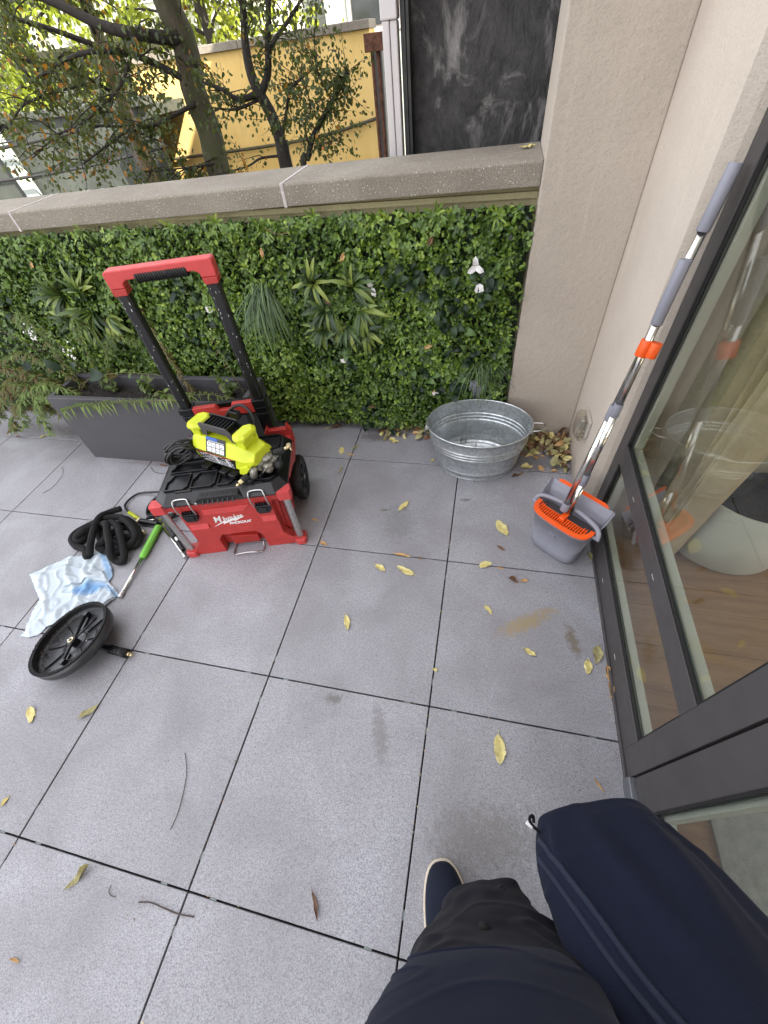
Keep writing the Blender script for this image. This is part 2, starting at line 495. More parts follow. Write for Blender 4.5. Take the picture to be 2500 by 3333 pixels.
# ------------------------------------------------------------------ mesh helpers
class MB:
    """collects simple solids into one mesh"""
    def __init__(s):
        s.v, s.f, s.mi, s.tone, s.sm = [], [], [], [], []
        s.cur = 0
    def add(s, vs, fs, tone=None, smooth=False):
        o = len(s.v)
        s.v += [tuple(v) for v in vs]
        s.f += [tuple(i + o for i in f) for f in fs]
        s.mi += [s.cur] * len(fs)
        s.sm += [smooth] * len(fs)
        s.tone += [tone if tone is not None else 0.5] * len(vs)
        return s
    def box(s, x0, x1, y0, y1, z0, z1, m=None):
        vs = [(x, y, z) for z in (z0, z1) for y in (y0, y1) for x in (x0, x1)]
        if m is not None:
            vs = [m @ Vector(v) for v in vs]
        return s.add(vs, [(0, 2, 3, 1), (4, 5, 7, 6), (0, 1, 5, 4), (2, 6, 7, 3), (0, 4, 6, 2), (1, 3, 7, 5)])
    def frustum(s, b0, b1, z0, z1):
        """b = (x0,x1,y0,y1) at z0 and z1"""
        vs = [(x, y, z0) for y in b0[2:] for x in b0[:2]] + [(x, y, z1) for y in b1[2:] for x in b1[:2]]
        return s.add(vs, [(0, 2, 3, 1), (4, 5, 7, 6), (0, 1, 5, 4), (2, 6, 7, 3), (0, 4, 6, 2), (1, 3, 7, 5)])
    def prism(s, poly, a, b, axis='y', m=None):
        """2-D polygon pushed along an axis from a to b"""
        def p(u, w, d):
            return {'y': (u, d, w), 'x': (d, u, w), 'z': (u, w, d)}[axis]
        n = len(poly)
        vs = [p(u, w, a) for u, w in poly] + [p(u, w, b) for u, w in poly]
        if m is not None:
            vs = [m @ Vector(v) for v in vs]
        fs = [tuple(range(n)), tuple(range(2 * n - 1, n - 1, -1))]
        fs += [(i, (i + 1) % n, (i + 1) % n + n, i + n) for i in range(n)]
        return s.add(vs, fs)
    def cyl(s, p0, p1, r0, r1=None, n=16, smooth=True):
        return s.tube([p0, p1], [r0, r1 if r1 is not None else r0], n, smooth)
    def tube(s, path, r, n=8, smooth=True, caps=True, closed=False, flat=1.0):
        path = [Vector(p) for p in path]
        k = len(path)
        rr = r if isinstance(r, (list, tuple)) else [r] * k
        vs = []
        up = None
        for i, p in enumerate(path):
            if closed:
                t = (path[(i + 1) % k] - path[i - 1])
            else:
                t = (path[min(i + 1, k - 1)] - path[max(i - 1, 0)])
            if t.length < 1e-9:
                t = Vector((0, 0, 1))
            t.normalize()
            if up is None:
                up = Vector((0, 0, 1)) if abs(t.z) < 0.9 else Vector((1, 0, 0))
            a = t.cross(up)
            if a.length < 1e-6:
                a = t.orthogonal()
            a.normalize()
            b = a.cross(t).normalized()
            up = b
            for j in range(n):
                an = 2 * pi * j / n
                vs.append(p + a * cos(an) * rr[i] + b * sin(an) * rr[i] * flat)
        fs = []
        for i in range(k if closed else k - 1):
            for j in range(n):
                a0, a1 = i * n + j, i * n + (j + 1) % n
                i2 = (i + 1) % k
                fs.append((a0, a1, i2 * n + (j + 1) % n, i2 * n + j))
        s.add(vs, fs, smooth=smooth)
        if caps and not closed:
            o = len(s.v) - len(vs)
            for f in (tuple(o + j for j in range(n - 1, -1, -1)), tuple(o + (k - 1) * n + j for j in range(n))):
                s.f.append(f)
                s.mi.append(s.cur)
                s.sm.append(False)
        return s
    def loft(s, rings, smooth=True, cap0=True, cap1=True, closed=True):
        n = len(rings[0])
        vs = [v for r in rings for v in r]
        fs = []
        for i in range(len(rings) - 1):
            for j in range(n if closed else n - 1):
                fs.append((i * n + j, i * n + (j + 1) % n, (i + 1) * n + (j + 1) % n, (i + 1) * n + j))
        s.add(vs, fs, smooth=smooth)
        o = len(s.v) - len(vs)
        if cap0:
            s.f.append(tuple(o + j for j in range(n - 1, -1, -1))); s.mi.append(s.cur); s.sm.append(False)
        if cap1:
            s.f.append(tuple(o + (len(rings) - 1) * n + j for j in range(n))); s.mi.append(s.cur); s.sm.append(False)
        return s
    def leaf(s, base, d, nrm, L, W, tone=0.5, fold=0.18, curl=0.12, wide=0.45):
        """a folded pointed leaf: 8 vertices, 6 faces"""
        d = Vector(d).normalized()
        nrm = Vector(nrm)
        sd = d.cross(nrm)
        if sd.length < 1e-5:
            sd = d.orthogonal()
        sd.normalize()
        nn = sd.cross(d).normalized()
        b = Vector(base)
        c1, c2 = b + d * L * wide * 0.55 + nn * L * curl * 0.5, b + d * L * (wide + 0.28) + nn * L * curl * 0.4
        tip = b + d * L - nn * L * curl * 0.6
        vs = [b, c1, c2, tip]
        for q in (-1, 1):
            vs.append(c1 + sd * q * W * 0.46 + nn * W * fold)
            vs.append(c2 + sd * q * W * 0.40 + nn * W * fold)
        fs = [(0, 1, 4), (1, 2, 5, 4), (2, 3, 5), (0, 6, 1), (1, 6, 7, 2), (2, 7, 3)]
        return s.add(vs, fs, tone=tone, smooth=True)
    def blade(s, pts, W, nrm, tone=0.5):
        """a long narrow leaf along points, creased down the middle"""
        pts = [Vector(p) for p in pts]
        k = len(pts)
        vs = []
        for i, p in enumerate(pts):
            t = (pts[min(i + 1, k - 1)] - pts[max(i - 1, 0)]).normalized()
            sd = t.cross(Vector(nrm)).normalized()
            nn = sd.cross(t)
            f = i / (k - 1)
            w = W * (sin(pi * min(1, 0.12 + f * 0.9)) ** 0.7) * 0.5 + W * 0.02
            if i == k - 1:
                w = W * 0.03
            vs += [p - sd * w + nn * w * 0.35, p, p + sd * w + nn * w * 0.35]
        fs = []
        for i in range(k - 1):
            fs += [(i * 3, i * 3 + 1, i * 3 + 4, i * 3 + 3), (i * 3 + 1, i * 3 + 2, i * 3 + 5, i * 3 + 4)]
        return s.add(vs, fs, tone=tone, smooth=True)
    def mesh(s, name, mats):
        me = bpy.data.meshes.new(name)
        me.from_pydata(s.v, [], s.f)
        if not isinstance(mats, (list, tuple)):
            mats = [mats]
        for m in mats:
            me.materials.append(m)
        me.polygons.foreach_set('material_index', s.mi)
        me.polygons.foreach_set('use_smooth', s.sm)
        if any(t != 0.5 for t in s.tone):
            at = me.attributes.new('tone', 'FLOAT', 'POINT')
            at.data.foreach_set('value', s.tone)
        me.update()
        return me
    def build(s, name, mats, parent=None, bevel=0, seg=2, fix=True, sub=0, loc=None, rot=None, wn=False):
        me = s.mesh(name, mats)
        if fix:
            bm = bmesh.new()
            bm.from_mesh(me)
            bmesh.ops.recalc_face_normals(bm, faces=bm.faces)
            bm.to_mesh(me)
            bm.free()
        o = bpy.data.objects.new(name, me)
        COL.objects.link(o)
        if parent:
            o.parent = parent
        if loc:
            o.location = loc
        if rot:
            o.rotation_euler = rot
        if bevel:
            b = o.modifiers.new('Bevel', 'BEVEL')
            b.width = bevel
            b.segments = seg
            b.limit_method = 'ANGLE'
            b.angle_limit = radians(40)
        if sub:
            q = o.modifiers.new('Subdivision', 'SUBSURF')
            q.levels = q.render_levels = sub
        return o

def tag(o, label=None, cat=None, group=None, kind=None):
    if label: o['label'] = label
    if cat: o['category'] = cat
    if group: o['group'] = group
    if kind: o['kind'] = kind
    return o
def empty(name, loc=(0, 0, 0), rz=0.0, label=None, cat=None, group=None, kind=None):
    o = bpy.data.objects.new(name, None)
    o.empty_display_size = 0.1
    COL.objects.link(o)
    o.location = loc
    o.rotation_euler = (0, 0, rz)
    return tag(o, label, cat, group, kind)
def share(name, me, parent, loc=(0, 0, 0), rot=(0, 0, 0), scale=(1, 1, 1)):
    o = bpy.data.objects.new(name, me)
    COL.objects.link(o)
    o.parent = parent
    o.location = loc
    o.rotation_euler = rot
    o.scale = scale
    return o
def R(a, b): return random.uniform(a, b)
def spline(pts, n=8, closed=False):
    """Catmull-Rom through the points"""
    P = [Vector(p) for p in pts]
    k = len(P)
    out = []
    for i in range(k if closed else k - 1):
        g = lambda j: P[j % k] if closed else P[max(0, min(k - 1, j))]
        p0, p1, p2, p3 = g(i - 1), g(i), g(i + 1), g(i + 2)
        for q in range(n):
            t = q / n
            out.append(0.5 * ((2 * p1) + (p2 - p0) * t + (2 * p0 - 5 * p1 + 4 * p2 - p3) * t * t + (3 * p1 - p0 - 3 * p2 + p3) * t ** 3))
    if not closed:
        out.append(P[-1])
    return out

# ================================================================== SETTING
# yard far below the terrace, out to the horizon
mb = MB(); mb.add([(-150, -150, -3.0), (150, -150, -3.0), (150, 150, -3.0), (-150, 150, -3.0)], [(0, 1, 2, 3)])
tag(mb.build('ground', M['pave_ground']), kind='structure')

# terrace: a slab with loose-laid square tiles on it
floor = empty('terrace_floor', (0, 0, 0), kind='structure')
mb = MB(); mb.box(-7.2, 0.60, -7.2, 0.335, -0.35, -0.026)
mb.build('slab', M['underlay'], floor)
T = 0.6
G = 0.0025
full = MB(); full.box(G, T - G, -T + G, -G, -0.022, 0.0)
tile_me = full.mesh('tile', M['tile'])
bm = bmesh.new(); bm.from_mesh(tile_me)
bmesh.ops.recalc_face_normals(bm, faces=bm.faces)
bmesh.ops.bevel(bm, geom=[e for e in bm.edges if all(v.co.z > -0.001 for v in e.verts)], offset=0.0012, segments=1, affect='EDGES')
bm.to_mesh(tile_me); bm.free()
for i in range(-11, 1):
    for j in range(0, 11):
        if i * T < -5.0 and j > 6: continue
        share('tile', tile_me, floor, (i * T, -j * T, R(-0.0006, 0.0006)), (R(-0.0008, 0.0008), R(-0.0008, 0.0008), 0))
for i in range(-11, 1):       # cut row along the parapet
    x1 = T - G if i < 0 else 0.552
    mb = MB(); mb.box(G, x1, G, 0.333, -0.022, 0.0)
    mb.build('tile', M['tile'], floor, bevel=0.0012, seg=1, loc=(i * T, 0, 0))
mb = MB()                       # little grey spacers standing in the joints
for i in range(-6, 2):
    for j in range(0, 8):
        for s in (-1, 1):
            d = 0.065 + R(0, .02)
            mb.box(i * T - 0.0019, i * T + 0.0019, -j * T + s * d - 0.010, -j * T + s * d + 0.010, -0.02, -0.0025)
            mb.box(i * T + s * d - 0.010, i * T + s * d + 0.010, -j * T - 0.0019, -j * T + 0.0019, -0.02, -0.0025)
tag(mb.build('joint_spacer', M['spacer'], floor), kind='stuff')

# parapet: wall, coping stones, white mortar joints
par = empty('parapet', (0, 0.33, 0), label='low terrace wall with speckled stone coping behind the green leaf panels', cat='wall')
mb = MB(); mb.box(-4.8, 0.214, 0.008, 0.27, -0.4, 1.10)
mb.build('rendered_wall', M['backwall'], par)
mb = MB(); mb.box(-4.8, 0.212, -0.0085, 0.008, 1.066, 1.085)
mb.build('ledge_strip', M['backwall'], par)
cuts = [0.213, -0.762, -2.14, -3.50, -4.80]
mort = MB()
for k in range(4):
    xa, xb = cuts[k], cuts[k + 1]
    mb = MB()
    z = lambda x: 1.184 + min(0, (x + 0.2)) * 0.017
    prof = lambda x: [(x, -0.046, z(x) - 0.078), (x, 0.285, z(x) - 0.078), (x, 0.285, z(x) - 0.004), (x, -0.040, z(x) - 0.004), (x, -0.046, z(x) - 0.010)]
    a, b = xa - 0.004 if k else xa, xb + 0.004
    n = 5
    vs = prof(a) + prof(b)
    mb.add(vs, [tuple(range(n)), tuple(range(2 * n - 1, n - 1, -1))] + [(i, (i + 1) % n, (i + 1) % n + n, i + n) for i in range(n)])
    mb.build('coping_stone', M['coping'], par, bevel=0.003)
    if k < 3:
        x = xb
        zz = z(x)
        m2 = MB()
        m2.box(x - 0.0065, x + 0.0065, -0.0475, 0.286, zz - 0.080, zz - 0.0025)
        m2.build('mortar_joint', plain('white_mortar%d' % k, (0.50, 0.46, 0.44), 0.8, var=0.25, vscale=60, bump=0.8, bscale=200, bdist=0.002), par)

# ---------------------------------------------------------------- the house on the right
house = empty('house', (0.6, -1.0, 0), label='house with beige stucco wall and large dark framed glazing on the right', cat='house')
def hw(mb, name, mat, **k):
    o = mb.build(name, mat, house, **k)
    o.matrix_parent_inverse = Matrix.Translation((-0.6, 1.0, 0))
    return o
# end pier facing the terrace
mb = MB(); mb.box(0.214, 0.553, 0.272, 0.60, -0.35, 4.2)
hw(mb, 'corner_pier', M['stucco'], bevel=0.006, seg=2)
mb = MB(); mb.prism([(0.553, 0.60), (0.553, -0.243), (0.585, -0.262), (0.600, -0.270), (0.800, -0.270), (0.800, 0.60)], -0.35, 7.0, axis='z')
hw(mb, 'side_wall', M['stucco_smooth'], bevel=0.004, seg=2)
mb = MB(); mb.box(0.5535, 0.85, -6.5, -0.2705, 2.45, 7.0)
hw(mb, 'upper_wall', M['stucco'])
mb = MB(); mb.box(0.5535, 0.85, -6.5, -3.45, -0.35, 2.4495)
hw(mb, 'rear_wall', M['stucco'])
mb = MB(); mb.box(0.8505, 4.6, -6.5, 0.6, 2.75, 7.0)  # unseen; upper walls carried high enough to keep the terrace in shade
hw(mb, 'upper_storey', M['stucco'])
# rough reveal strip beside the frame
mb = MB(); mb.prism([(0.5535, -0.2432), (0.5855, -0.2625), (0.6000, -0.2705), (0.6000, -0.276), (0.582, -0.270), (0.5515, -0.2450)], 0.0, 2.45, axis='z')
hw(mb, 'reveal', M['stucco'])

# window frame: members are dark outside, cream inside, glass between
YL, YR = -0.341, -1.223
def ring(mb, x0, x1, ya, yb, za, zb, w):
    """rectangular ring in the plane of the glazing, butt-jointed"""
    mb.box(x0, x1, ya, ya - w, za, zb); mb.box(x0, x1, yb + w, yb, za, zb)
    mb.box(x0, x1, yb + w, ya - w, za, za + w); mb.box(x0, x1, yb + w, ya - w, zb - w, zb)
win = empty('window', (0.60, -0.78, 0)); win.parent = house
win.matrix_parent_inverse = Matrix.Translation((-0.6, 1.0, 0))
def wp(mb, name, mat, **k):
    o = mb.build(name, mat, win, **k)
    o.matrix_parent_inverse = Matrix.Translation((-0.6, 0.78, 0))
    return o
mb = MB(); mb.box(0.600, 0.650, YL, -0.2765, 0.0, 2.449)                       # left jamb
wp(mb, 'frame_jamb', M['frame'], bevel=0.0015)
mb = MB(); mb.box(0.600, 0.650, -1.298, YR, -0.02, 2.449)                     # right stile
wp(mb, 'frame_jamb', M['frame'], bevel=0.0015)
mb = MB(); mb.box(0.600, 0.6235, YR, YL, 0.0, 0.123)
wp(mb, 'bottom_rail', M['frame'], bevel=0.0015)
mb = MB(); mb.box(0.592, 0.5995, YR - 0.08, -0.277, -0.015, 0.012)
wp(mb, 'frame_sill', M['frame'], bevel=0.0015)
mb = MB(); mb.box(0.600, 0.6155, YR, YL, 0.391, 0.473)
wp(mb, 'transom', M['frame'], bevel=0.0015)
mb = MB(); mb.box(0.600, 0.650, YR, YL, 2.38, 2.449)
wp(mb, 'head_rail', M['frame'], bevel=0.0015)
for (za, zb) in ((0.123, 0.391), (0.473, 2.38)):
    g = MB(); g.box(0.6115, 0.6130, YR, YL, za, zb)
    wp(g, 'glass_pane', M['glass'])
    s = MB(); ring(s, 0.6035, 0.6112, YL, YR, za, zb, 0.0055)
    wp(s, 'gasket', M['rubber'])
    s = MB(); ring(s, 0.6133, 0.6170, YL, YR, za, zb, 0.008)
    wp(s, 'spacer_bar', M['spacer'])
s = MB(); s.box(0.6237, 0.6480, YR, YL, 0.0, 0.1215); wp(s, 'inner_frame', M['cream'], bevel=0.001)
s = MB(); s.box(0.6172, 0.6480, YR, YL, 0.400, 0.4715); wp(s, 'inner_frame', M['cream'], bevel=0.001)
s = MB(); s.box(0.6240, 0.6500, YL - 0.0150, YL, 0.1217, 0.3998); wp(s, 'inner_frame', M['cream'], bevel=0.001)
s = MB(); s.box(0.6240, 0.6500, YL - 0.0150, YL, 0.4717, 2.38); wp(s, 'inner_frame', M['cream'], bevel=0.001)
for y in (-0.56, -0.86):           # pale drainage slots and scuffs on the rail and the transom
    s = MB(); s.box(0.5985, 0.5999, y - 0.012, y + 0.010, 0.428, 0.4295); wp(s, 'drain_slot', M['cream'])
    s = MB(); s.box(0.5985, 0.5999, y - 0.10, y - 0.080, 0.060, 0.0613); wp(s, 'drain_slot', M['cream'])

# door leaf beside it
dr = empty('door_leaf', (0.60, -1.8, 0)); dr.parent = house
dr.matrix_parent_inverse = Matrix.Translation((-0.6, 1.0, 0))
def dp(mb, name, mat, **k):
    o = mb.build(name, mat, dr, **k)
    o.matrix_parent_inverse = Matrix.Translation((-0.6, 1.8, 0))
    return o
mb = MB(); mb.box(0.602, 0.650, -1.391, -1.3035, 0.062, 2.43); dp(mb, 'door_stile', M['frame'], bevel=0.002)
mb = MB(); mb.box(0.602, 0.650, -2.43, -2.345, 0.062, 2.43); dp(mb, 'door_stile', M['frame'], bevel=0.002)
mb = MB(); mb.box(0.602, 0.6235, -2.345, -1.391, 0.062, 0.150); dp(mb, 'door_rail', M['frame'], bevel=0.002)
mb = MB(); mb.box(0.602, 0.650, -2.345, -1.391, 2.35, 2.43); dp(mb, 'door_rail', M['frame'], bevel=0.002)
g = MB(); g.box(0.6115, 0.6130, -2.345, -1.391, 0.150, 2.35); dp(g, 'glass_pane', M['glass'])
s = MB(); ring(s, 0.6035, 0.6112, -1.391, -2.345, 0.150, 2.35, 0.0055); dp(s, 'gasket', M['rubber'])
s = MB(); ring(s, 0.6133, 0.6170, -1.391, -2.345, 0.150, 2.35, 0.008); dp(s, 'spacer_bar', M['spacer'])
s = MB(); s.box(0.6240, 0.650, -1.407, -1.391, 0.150, 2.35); dp(s, 'inner_frame', M['cream'])
s = MB(); s.box(0.6237, 0.650, -2.345, -1.391, 0.062, 0.1485); dp(s, 'inner_frame', M['cream'])
mb = MB(); mb.box(0.600, 0.650, -3.449, -2.435, 0.0, 2.449); hw(mb, 'blank_panel', M['frame'])
mb = MB(); mb.box(0.588, 0.66, -2.43, -1.300, -0.02, 0.052)
hw(mb, 'door_threshold', plain('grey_threshold', (0.16, 0.165, 0.18), 0.4, 0.4, var=0.1), bevel=0.003)

# room behind the glass
mb = MB(); mb.box(0.652, 4.4, -4.5, -0.2, -0.30, -0.004)
ff = hw(mb, 'room_floor', M['wood'])
for k in range(9):
    mb = MB(); y = -0.22 - k * 0.16
    mb.box(0.66, 3.6, y - 0.1585, y, -0.0038, 0.004)
    hw(mb, 'floorboard', M['wood'], bevel=0.001, seg=1)
mb = MB(); mb.box(0.8005, 4.4, -0.2, 0.3, -0.3, 2.7); hw(mb, 'room_wall', M['room'])
mb = MB(); mb.box(0.801, 4.4, -4.5, -4.3, -0.3, 2.7); hw(mb, 'room_wall', M['room'])
mb = MB(); mb.box(0.86, 4.4, -4.29, -0.201, 2.60, 2.7); hw(mb, 'room_ceiling', M['room'])
mb = MB(); mb.box(4.4, 4.5, -4.5, 0.3, -0.3, 0.55); hw(mb, 'room_wall', M['room'])  # unseen far wall kept low, the opening added to let daylight in

mb = MB(); mb.prism([(0.80, -1.19), (1.10, -1.12), (2.3, -1.2), (2.3, -2.7), (0.80, -2.7)], 0.0045, 0.012, axis='z')
tag(mb.build('rug', M['rug'], bevel=0.002), 'flat grey rug on the wooden floor behind the glass door', 'rug')

# curtain hanging in folds just inside the window
def curtain(name, mat, x0, y0, y1, ph, z0, z1, amp, waves, lab, drift=0.0):
    mb = MB()
    nu, nz = 70, 30
    def pt(i, k):
        u, z = i / nu, z0 + (z1 - z0) * k / nz
        f = 0.55 + 0.45 * (z / z1)
        return Vector((x0 + amp * sin(u * waves * 2 * pi + ph + 0.4 * sin(z * 2)) + 0.012 * sin(u * 23 + z * 3) + drift * (1 - z / z1),
                y0 + (y1 - y0) * u * f + 0.02 * sin(u * waves * 2 * pi * 0.5 + z) , z))
    vs = [pt(i, k) for k in range(nz + 1) for i in range(nu + 1)]
    fs = [(k * (nu + 1) + i, k * (nu + 1) + i + 1, (k + 1) * (nu + 1) + i + 1, (k + 1) * (nu + 1) + i) for k in range(nz) for i in range(nu)]
    mb.add(vs, fs, smooth=True)
    o = mb.build(name, mat, fix=False)
    sd = o.modifiers.new('Solidify', 'SOLIDIFY'); sd.thickness = 0.002
    return tag(o, lab, 'curtain')
curtain('curtain', M['curtain'], 0.845, -0.315, -0.60, 0.6, 0.012, 2.4, 0.048, 5.0, 'beige linen curtain gathered in folds behind the large window pane', 0.03)
curtain('curtain', M['curtain_edge'], 0.875, -0.262, -0.330, 0.0, 0.012, 2.4, 0.008, 1.0, 'narrow dark olive curtain edge left of the beige linen one', 0.03)

# planter pot indoors
pot = empty('plant_pot', (1.09, -0.325, 0.004), label='large round pale concrete pot on the wooden floor behind the window', cat='pot')
mb = MB()
prof = [(0.0, 0.0), (0.185, 0.0), (0.205, 0.02), (0.215, 0.16), (0.222, 0.322), (0.214, 0.328), (0.204, 0.322), (0.200, 0.24), (0.0, 0.235)]
rings = [[(r * cos(2 * pi * j / 48), r * sin(2 * pi * j / 48), z) for j in range(48)] for r, z in prof[1:-1]]
mb.loft(rings, cap0=True, cap1=True)
mb.build('pot_body', M['pot'], pot, fix=True)
mb = MB()
vs, fs = [], []
for i in range(15):
    for j in range(30):
        r = 0.198 * i / 14; a = 2 * pi * j / 30
        vs.append((r * cos(a), r * sin(a), 0.262 + 0.014 * noise.noise(Vector((r * cos(a) * 22, r * sin(a) * 22, 1)))))
fs = [(i * 30 + j, (i + 1) * 30 + j, (i + 1) * 30 + (j + 1) % 30, i * 30 + (j + 1) % 30) for i in range(14) for j in range(30)]
mb.add(vs, fs, smooth=True); mb.build('soil', M['soil'], pot, fix=True)

# ---------------------------------------------------------------- beyond the parapet
nb = empty('neighbour_wall', (0, 1.0, -3.0), label='weathered black rendered wall with pale streaks next to the white downpipe', cat='wall')
def off(o, p):
    o.parent = p; o.matrix_parent_inverse = Matrix.Translation(p.location).inverted(); return o
def rough_wall(x0, x1, z0, z1, nx, nz, fn, amp, th):
    vs = []
    for k in range(nz + 1):
        for i in range(nx + 1):
            x = x0 + (x1 - x0) * i / nx; z = z0 + (z1 - z0) * k / nz
            d = amp * (noise.noise(Vector((x * 5, 3.3, z * 2.4))) + 0.5 * noise.noise(Vector((x * 14, 7.3, z * 7))))
            vs.append(fn(x, d, z))
    fs = [(k * (nx + 1) + i, k * (nx + 1) + i + 1, (k + 1) * (nx + 1) + i + 1, (k + 1) * (nx + 1) + i) for k in range(nz) for i in range(nx)]
    mb = MB(); mb.add(vs, fs, smooth=True)
    return mb
mb = rough_wall(-0.352, 0.246, -3.0, 5.2, 26, 220, lambda x, d, z: (x, 0.985 + d, z), 0.016, 0)
off(mb.build('render_face', M['blackwall'], fix=False), nb)
mb = rough_wall(0.60, 0.985, -3.0, 4.5, 16, 200, lambda y, d, z: (0.240 + d + 0.012 * (y > 0.72) , y, z), 0.012, 0)
off(mb.build('return_face', M['blackwall'], fix=False), nb)
mb = MB(); mb.box(-0.350, 2.5, 1.02, 4.0, -3.0, 5.2); mb.box(0.275, 0.90, 0.605, 1.0195, -3.0, 4.5)  # unseen block, depth and height sized by the shadow it casts
off(mb.build('wall_core', M['blackwall']), nb)
mb = MB(); mb.box(-0.372, -0.353, 0.90, 1.06, -3.0, 4.5); mb.box(-0.350, -0.338, 0.905, 0.965, -3.0, 4.5)
off(mb.build('black_edge_strip', M['cable']), nb)  # narrow black strips between the downpipe and the wall

dpipe = empty('downpipe', (-0.41, 0.9, -3.0), label='white square downpipe at the left edge of the black wall', cat='pipe')
mb = MB(); mb.box(-0.442, -0.412, 0.872, 0.93, -3.0, 1.545); mb.box(-0.4105, -0.381, 0.876, 0.93, -3.0, 1.545)
off(mb.build('pipe', M['pvc'], bevel=0.004), dpipe)
mb = MB(); mb.box(-0.446, -0.378, 0.868, 0.934, 1.5455, 4.4)
off(mb.build('pipe_socket', M['pvc'], bevel=0.005), dpipe)

# rusty beam on two rods
rb = empty('rusty_post', (-0.95, 3.0, -3.0), label='rusty steel beam end carried on two thin rusty rods', cat='post')
mb = MB(); a_, b_ = (-1.022, 2.96, 1.542), (-0.872, 2.96, 1.446); mb.box(a_[0], a_[0] + .19, 2.96, 3.12, b_[2], a_[2])
off(mb.build('beam', M['rust'], bevel=0.004), rb)
for x, r in (((-0.971, 3, 1.451)[0], 0.0135), ((-0.924, 3, 1.452)[0], 0.0150)):
    mb = MB(); mb.tube([(x, 3.0, -3.0), (x + 0.004, 3.0, 0.0), (x - 0.002, 3.0, b_[2])], r, 10)
    off(mb.build('rod', M['rust']), rb)

# yellow wall with a sagging cable along it
yw = empty('yellow_wall', (-3.5, 5.5, -3.0), label='yellow painted yard wall with a stone top behind the trees', cat='wall')
mb = MB(); mb.box(-4.85, -1.555, 5.5, 5.8, -3.0, 1.60)
off(mb.build('painted_wall', M['yellow']), yw)
for k in range(6):
    mb = MB(); mb.box(-4.88 + k * 0.557, -4.88 + (k + 1) * 0.557 - 0.006, 5.46, 5.84, 1.602, 1.675)
    off(mb.build('cap_stone', M['coping'], bevel=0.006), yw)
mb = MB(); mb.tube(spline([(-6.2, 5.46, 0.62), (-4.6, 5.46, 0.66), (-3.0, 5.46, 0.70), (-2.2, 5.46, 0.755), (-1.5, 5.46, 0.86)], 8), 0.018, 8)
tag(mb.build('cable', M['bark']), 'thick grey cable running along the yellow wall', 'cable')
mb = MB(); mb.box(-1.548, -1.43, 5.52, 5.7, -3.0, 1.5)
tag(mb.build('drainpipe', M['frame'], bevel=0.02), 'dark drainpipe at the right end of the yellow wall', 'pipe')

# building beyond the yellow wall
pb = empty('pale_building', (0.5, 9.0, -3.0), label='pale green rendered building behind the yellow wall', cat='building')
mb = MB(); mb.box(-3.1, 4.0, 9.0, 13.0, -3.0, 3.6)
off(mb.build('wall', M['pale']), pb)
for (xa, za) in ((-2.7, 1.6), (-0.6, 1.6), (1.0, 1.6)):
    mb = MB(); mb.box(xa, xa + 0.9, 8.97, 8.9995, za, za + 1.3)
    w = off(mb.build('window', M['pvc']), pb)
    mb = MB(); mb.box(xa + 0.08, xa + 0.82, 8.955, 8.9695, za + 0.08, za + 1.22)
    off(mb.build('pane', M['darkwin']), w)

# low shed with a grey felt side and cables in front
sh = empty('shed', (-6, 4.6, -3.0), label='low grey clad lean-to with peeling white edges at the far left', cat='shed')
for k in range(6):
    x0 = -9.9 + k * 0.95
    if x0 > -4.6: break
    mb = MB()
    vs = [(x0, 4.6, -3.0), (x0 + 0.944, 4.6, -3.0), (x0 + 0.944, 4.62, 1.26), (x0, 4.62, 1.26), (x0, 4.72, -3.0), (x0 + 0.944, 4.72, -3.0), (x0 + 0.944, 4.72, 1.26), (x0, 4.72, 1.26)]
    mb.add(vs, [(0, 1, 2, 3), (5, 4, 7, 6), (3, 2, 6, 7), (0, 4, 5, 1), (1, 5, 6, 2), (0, 3, 7, 4)])
    off(mb.build('side_sheet', M['roofgrey'], bevel=0.004), sh)
mb = MB(); mb.box(-10, -4.17, 4.56, 4.78, 1.262, 1.345); off(mb.build('top_rail', M['roofgrey'], bevel=0.01), sh)
mb = MB(); mb.box(-10, -4.2, 4.73, 7.4, 1.16, 1.26); off(mb.build('roof', M['roofgrey']), sh)
mb = MB(); mb.prism([(-6.55, 0.2), (-6.33, 0.2), (-6.5, 1.6), (-6.72, 1.6)], 4.50, 4.555, axis='y'); off(mb.build('diagonal_board', M['pale']), sh)
mb = MB()
vs = []
n = 60
for i in range(n + 1):
    x = -8.5 + 4.2 * i / n
    vs += [(x, 4.592, 0.40 + 0.02 * noise.noise(Vector((x * 6, 0, 0))) + (i / n) * 0.10), (x, 4.592, 0.455 + 0.02 * noise.noise(Vector((x * 9, 2, 0))) + (i / n) * 0.10)]
mb.add(vs + [(v[0], 4.597, v[2]) for v in vs], [(2 * i, 2 * i + 2, 2 * i + 3, 2 * i + 1) for i in range(n)] + [(2 * i + 2 * n + 2, 2 * i + 2 * n + 3, 2 * i + 2 * n + 5, 2 * i + 2 * n + 4) for i in range(n)])
off(mb.build('peeling_strip', M['pale'], fix=False), sh)
for lab, pts, r in (('black cable bundle sagging across the grey shed below its top rail', [(-9, 4.4, 1.08), (-7, 4.4, 1.05), (-5.6, 4.42, 1.10), (-4.3, 4.45, 1.20)], 0.022),
                    ('thin black cable hanging just above the cable bundle on the shed', [(-9, 4.35, 1.16), (-7.2, 4.35, 1.09), (-6.0, 4.4, 1.12)], 0.010),
                    ('lowest black cable across the middle of the grey shed', [(-9, 4.4, 0.70), (-6.6, 4.4, 0.74), (-5.2, 4.4, 0.80), (-4.0, 4.45, 0.90)], 0.018)):
    mb = MB(); mb.tube(spline(pts, 8), r, 6)
    tag(mb.build('cable', M['cable']), lab, 'cable')
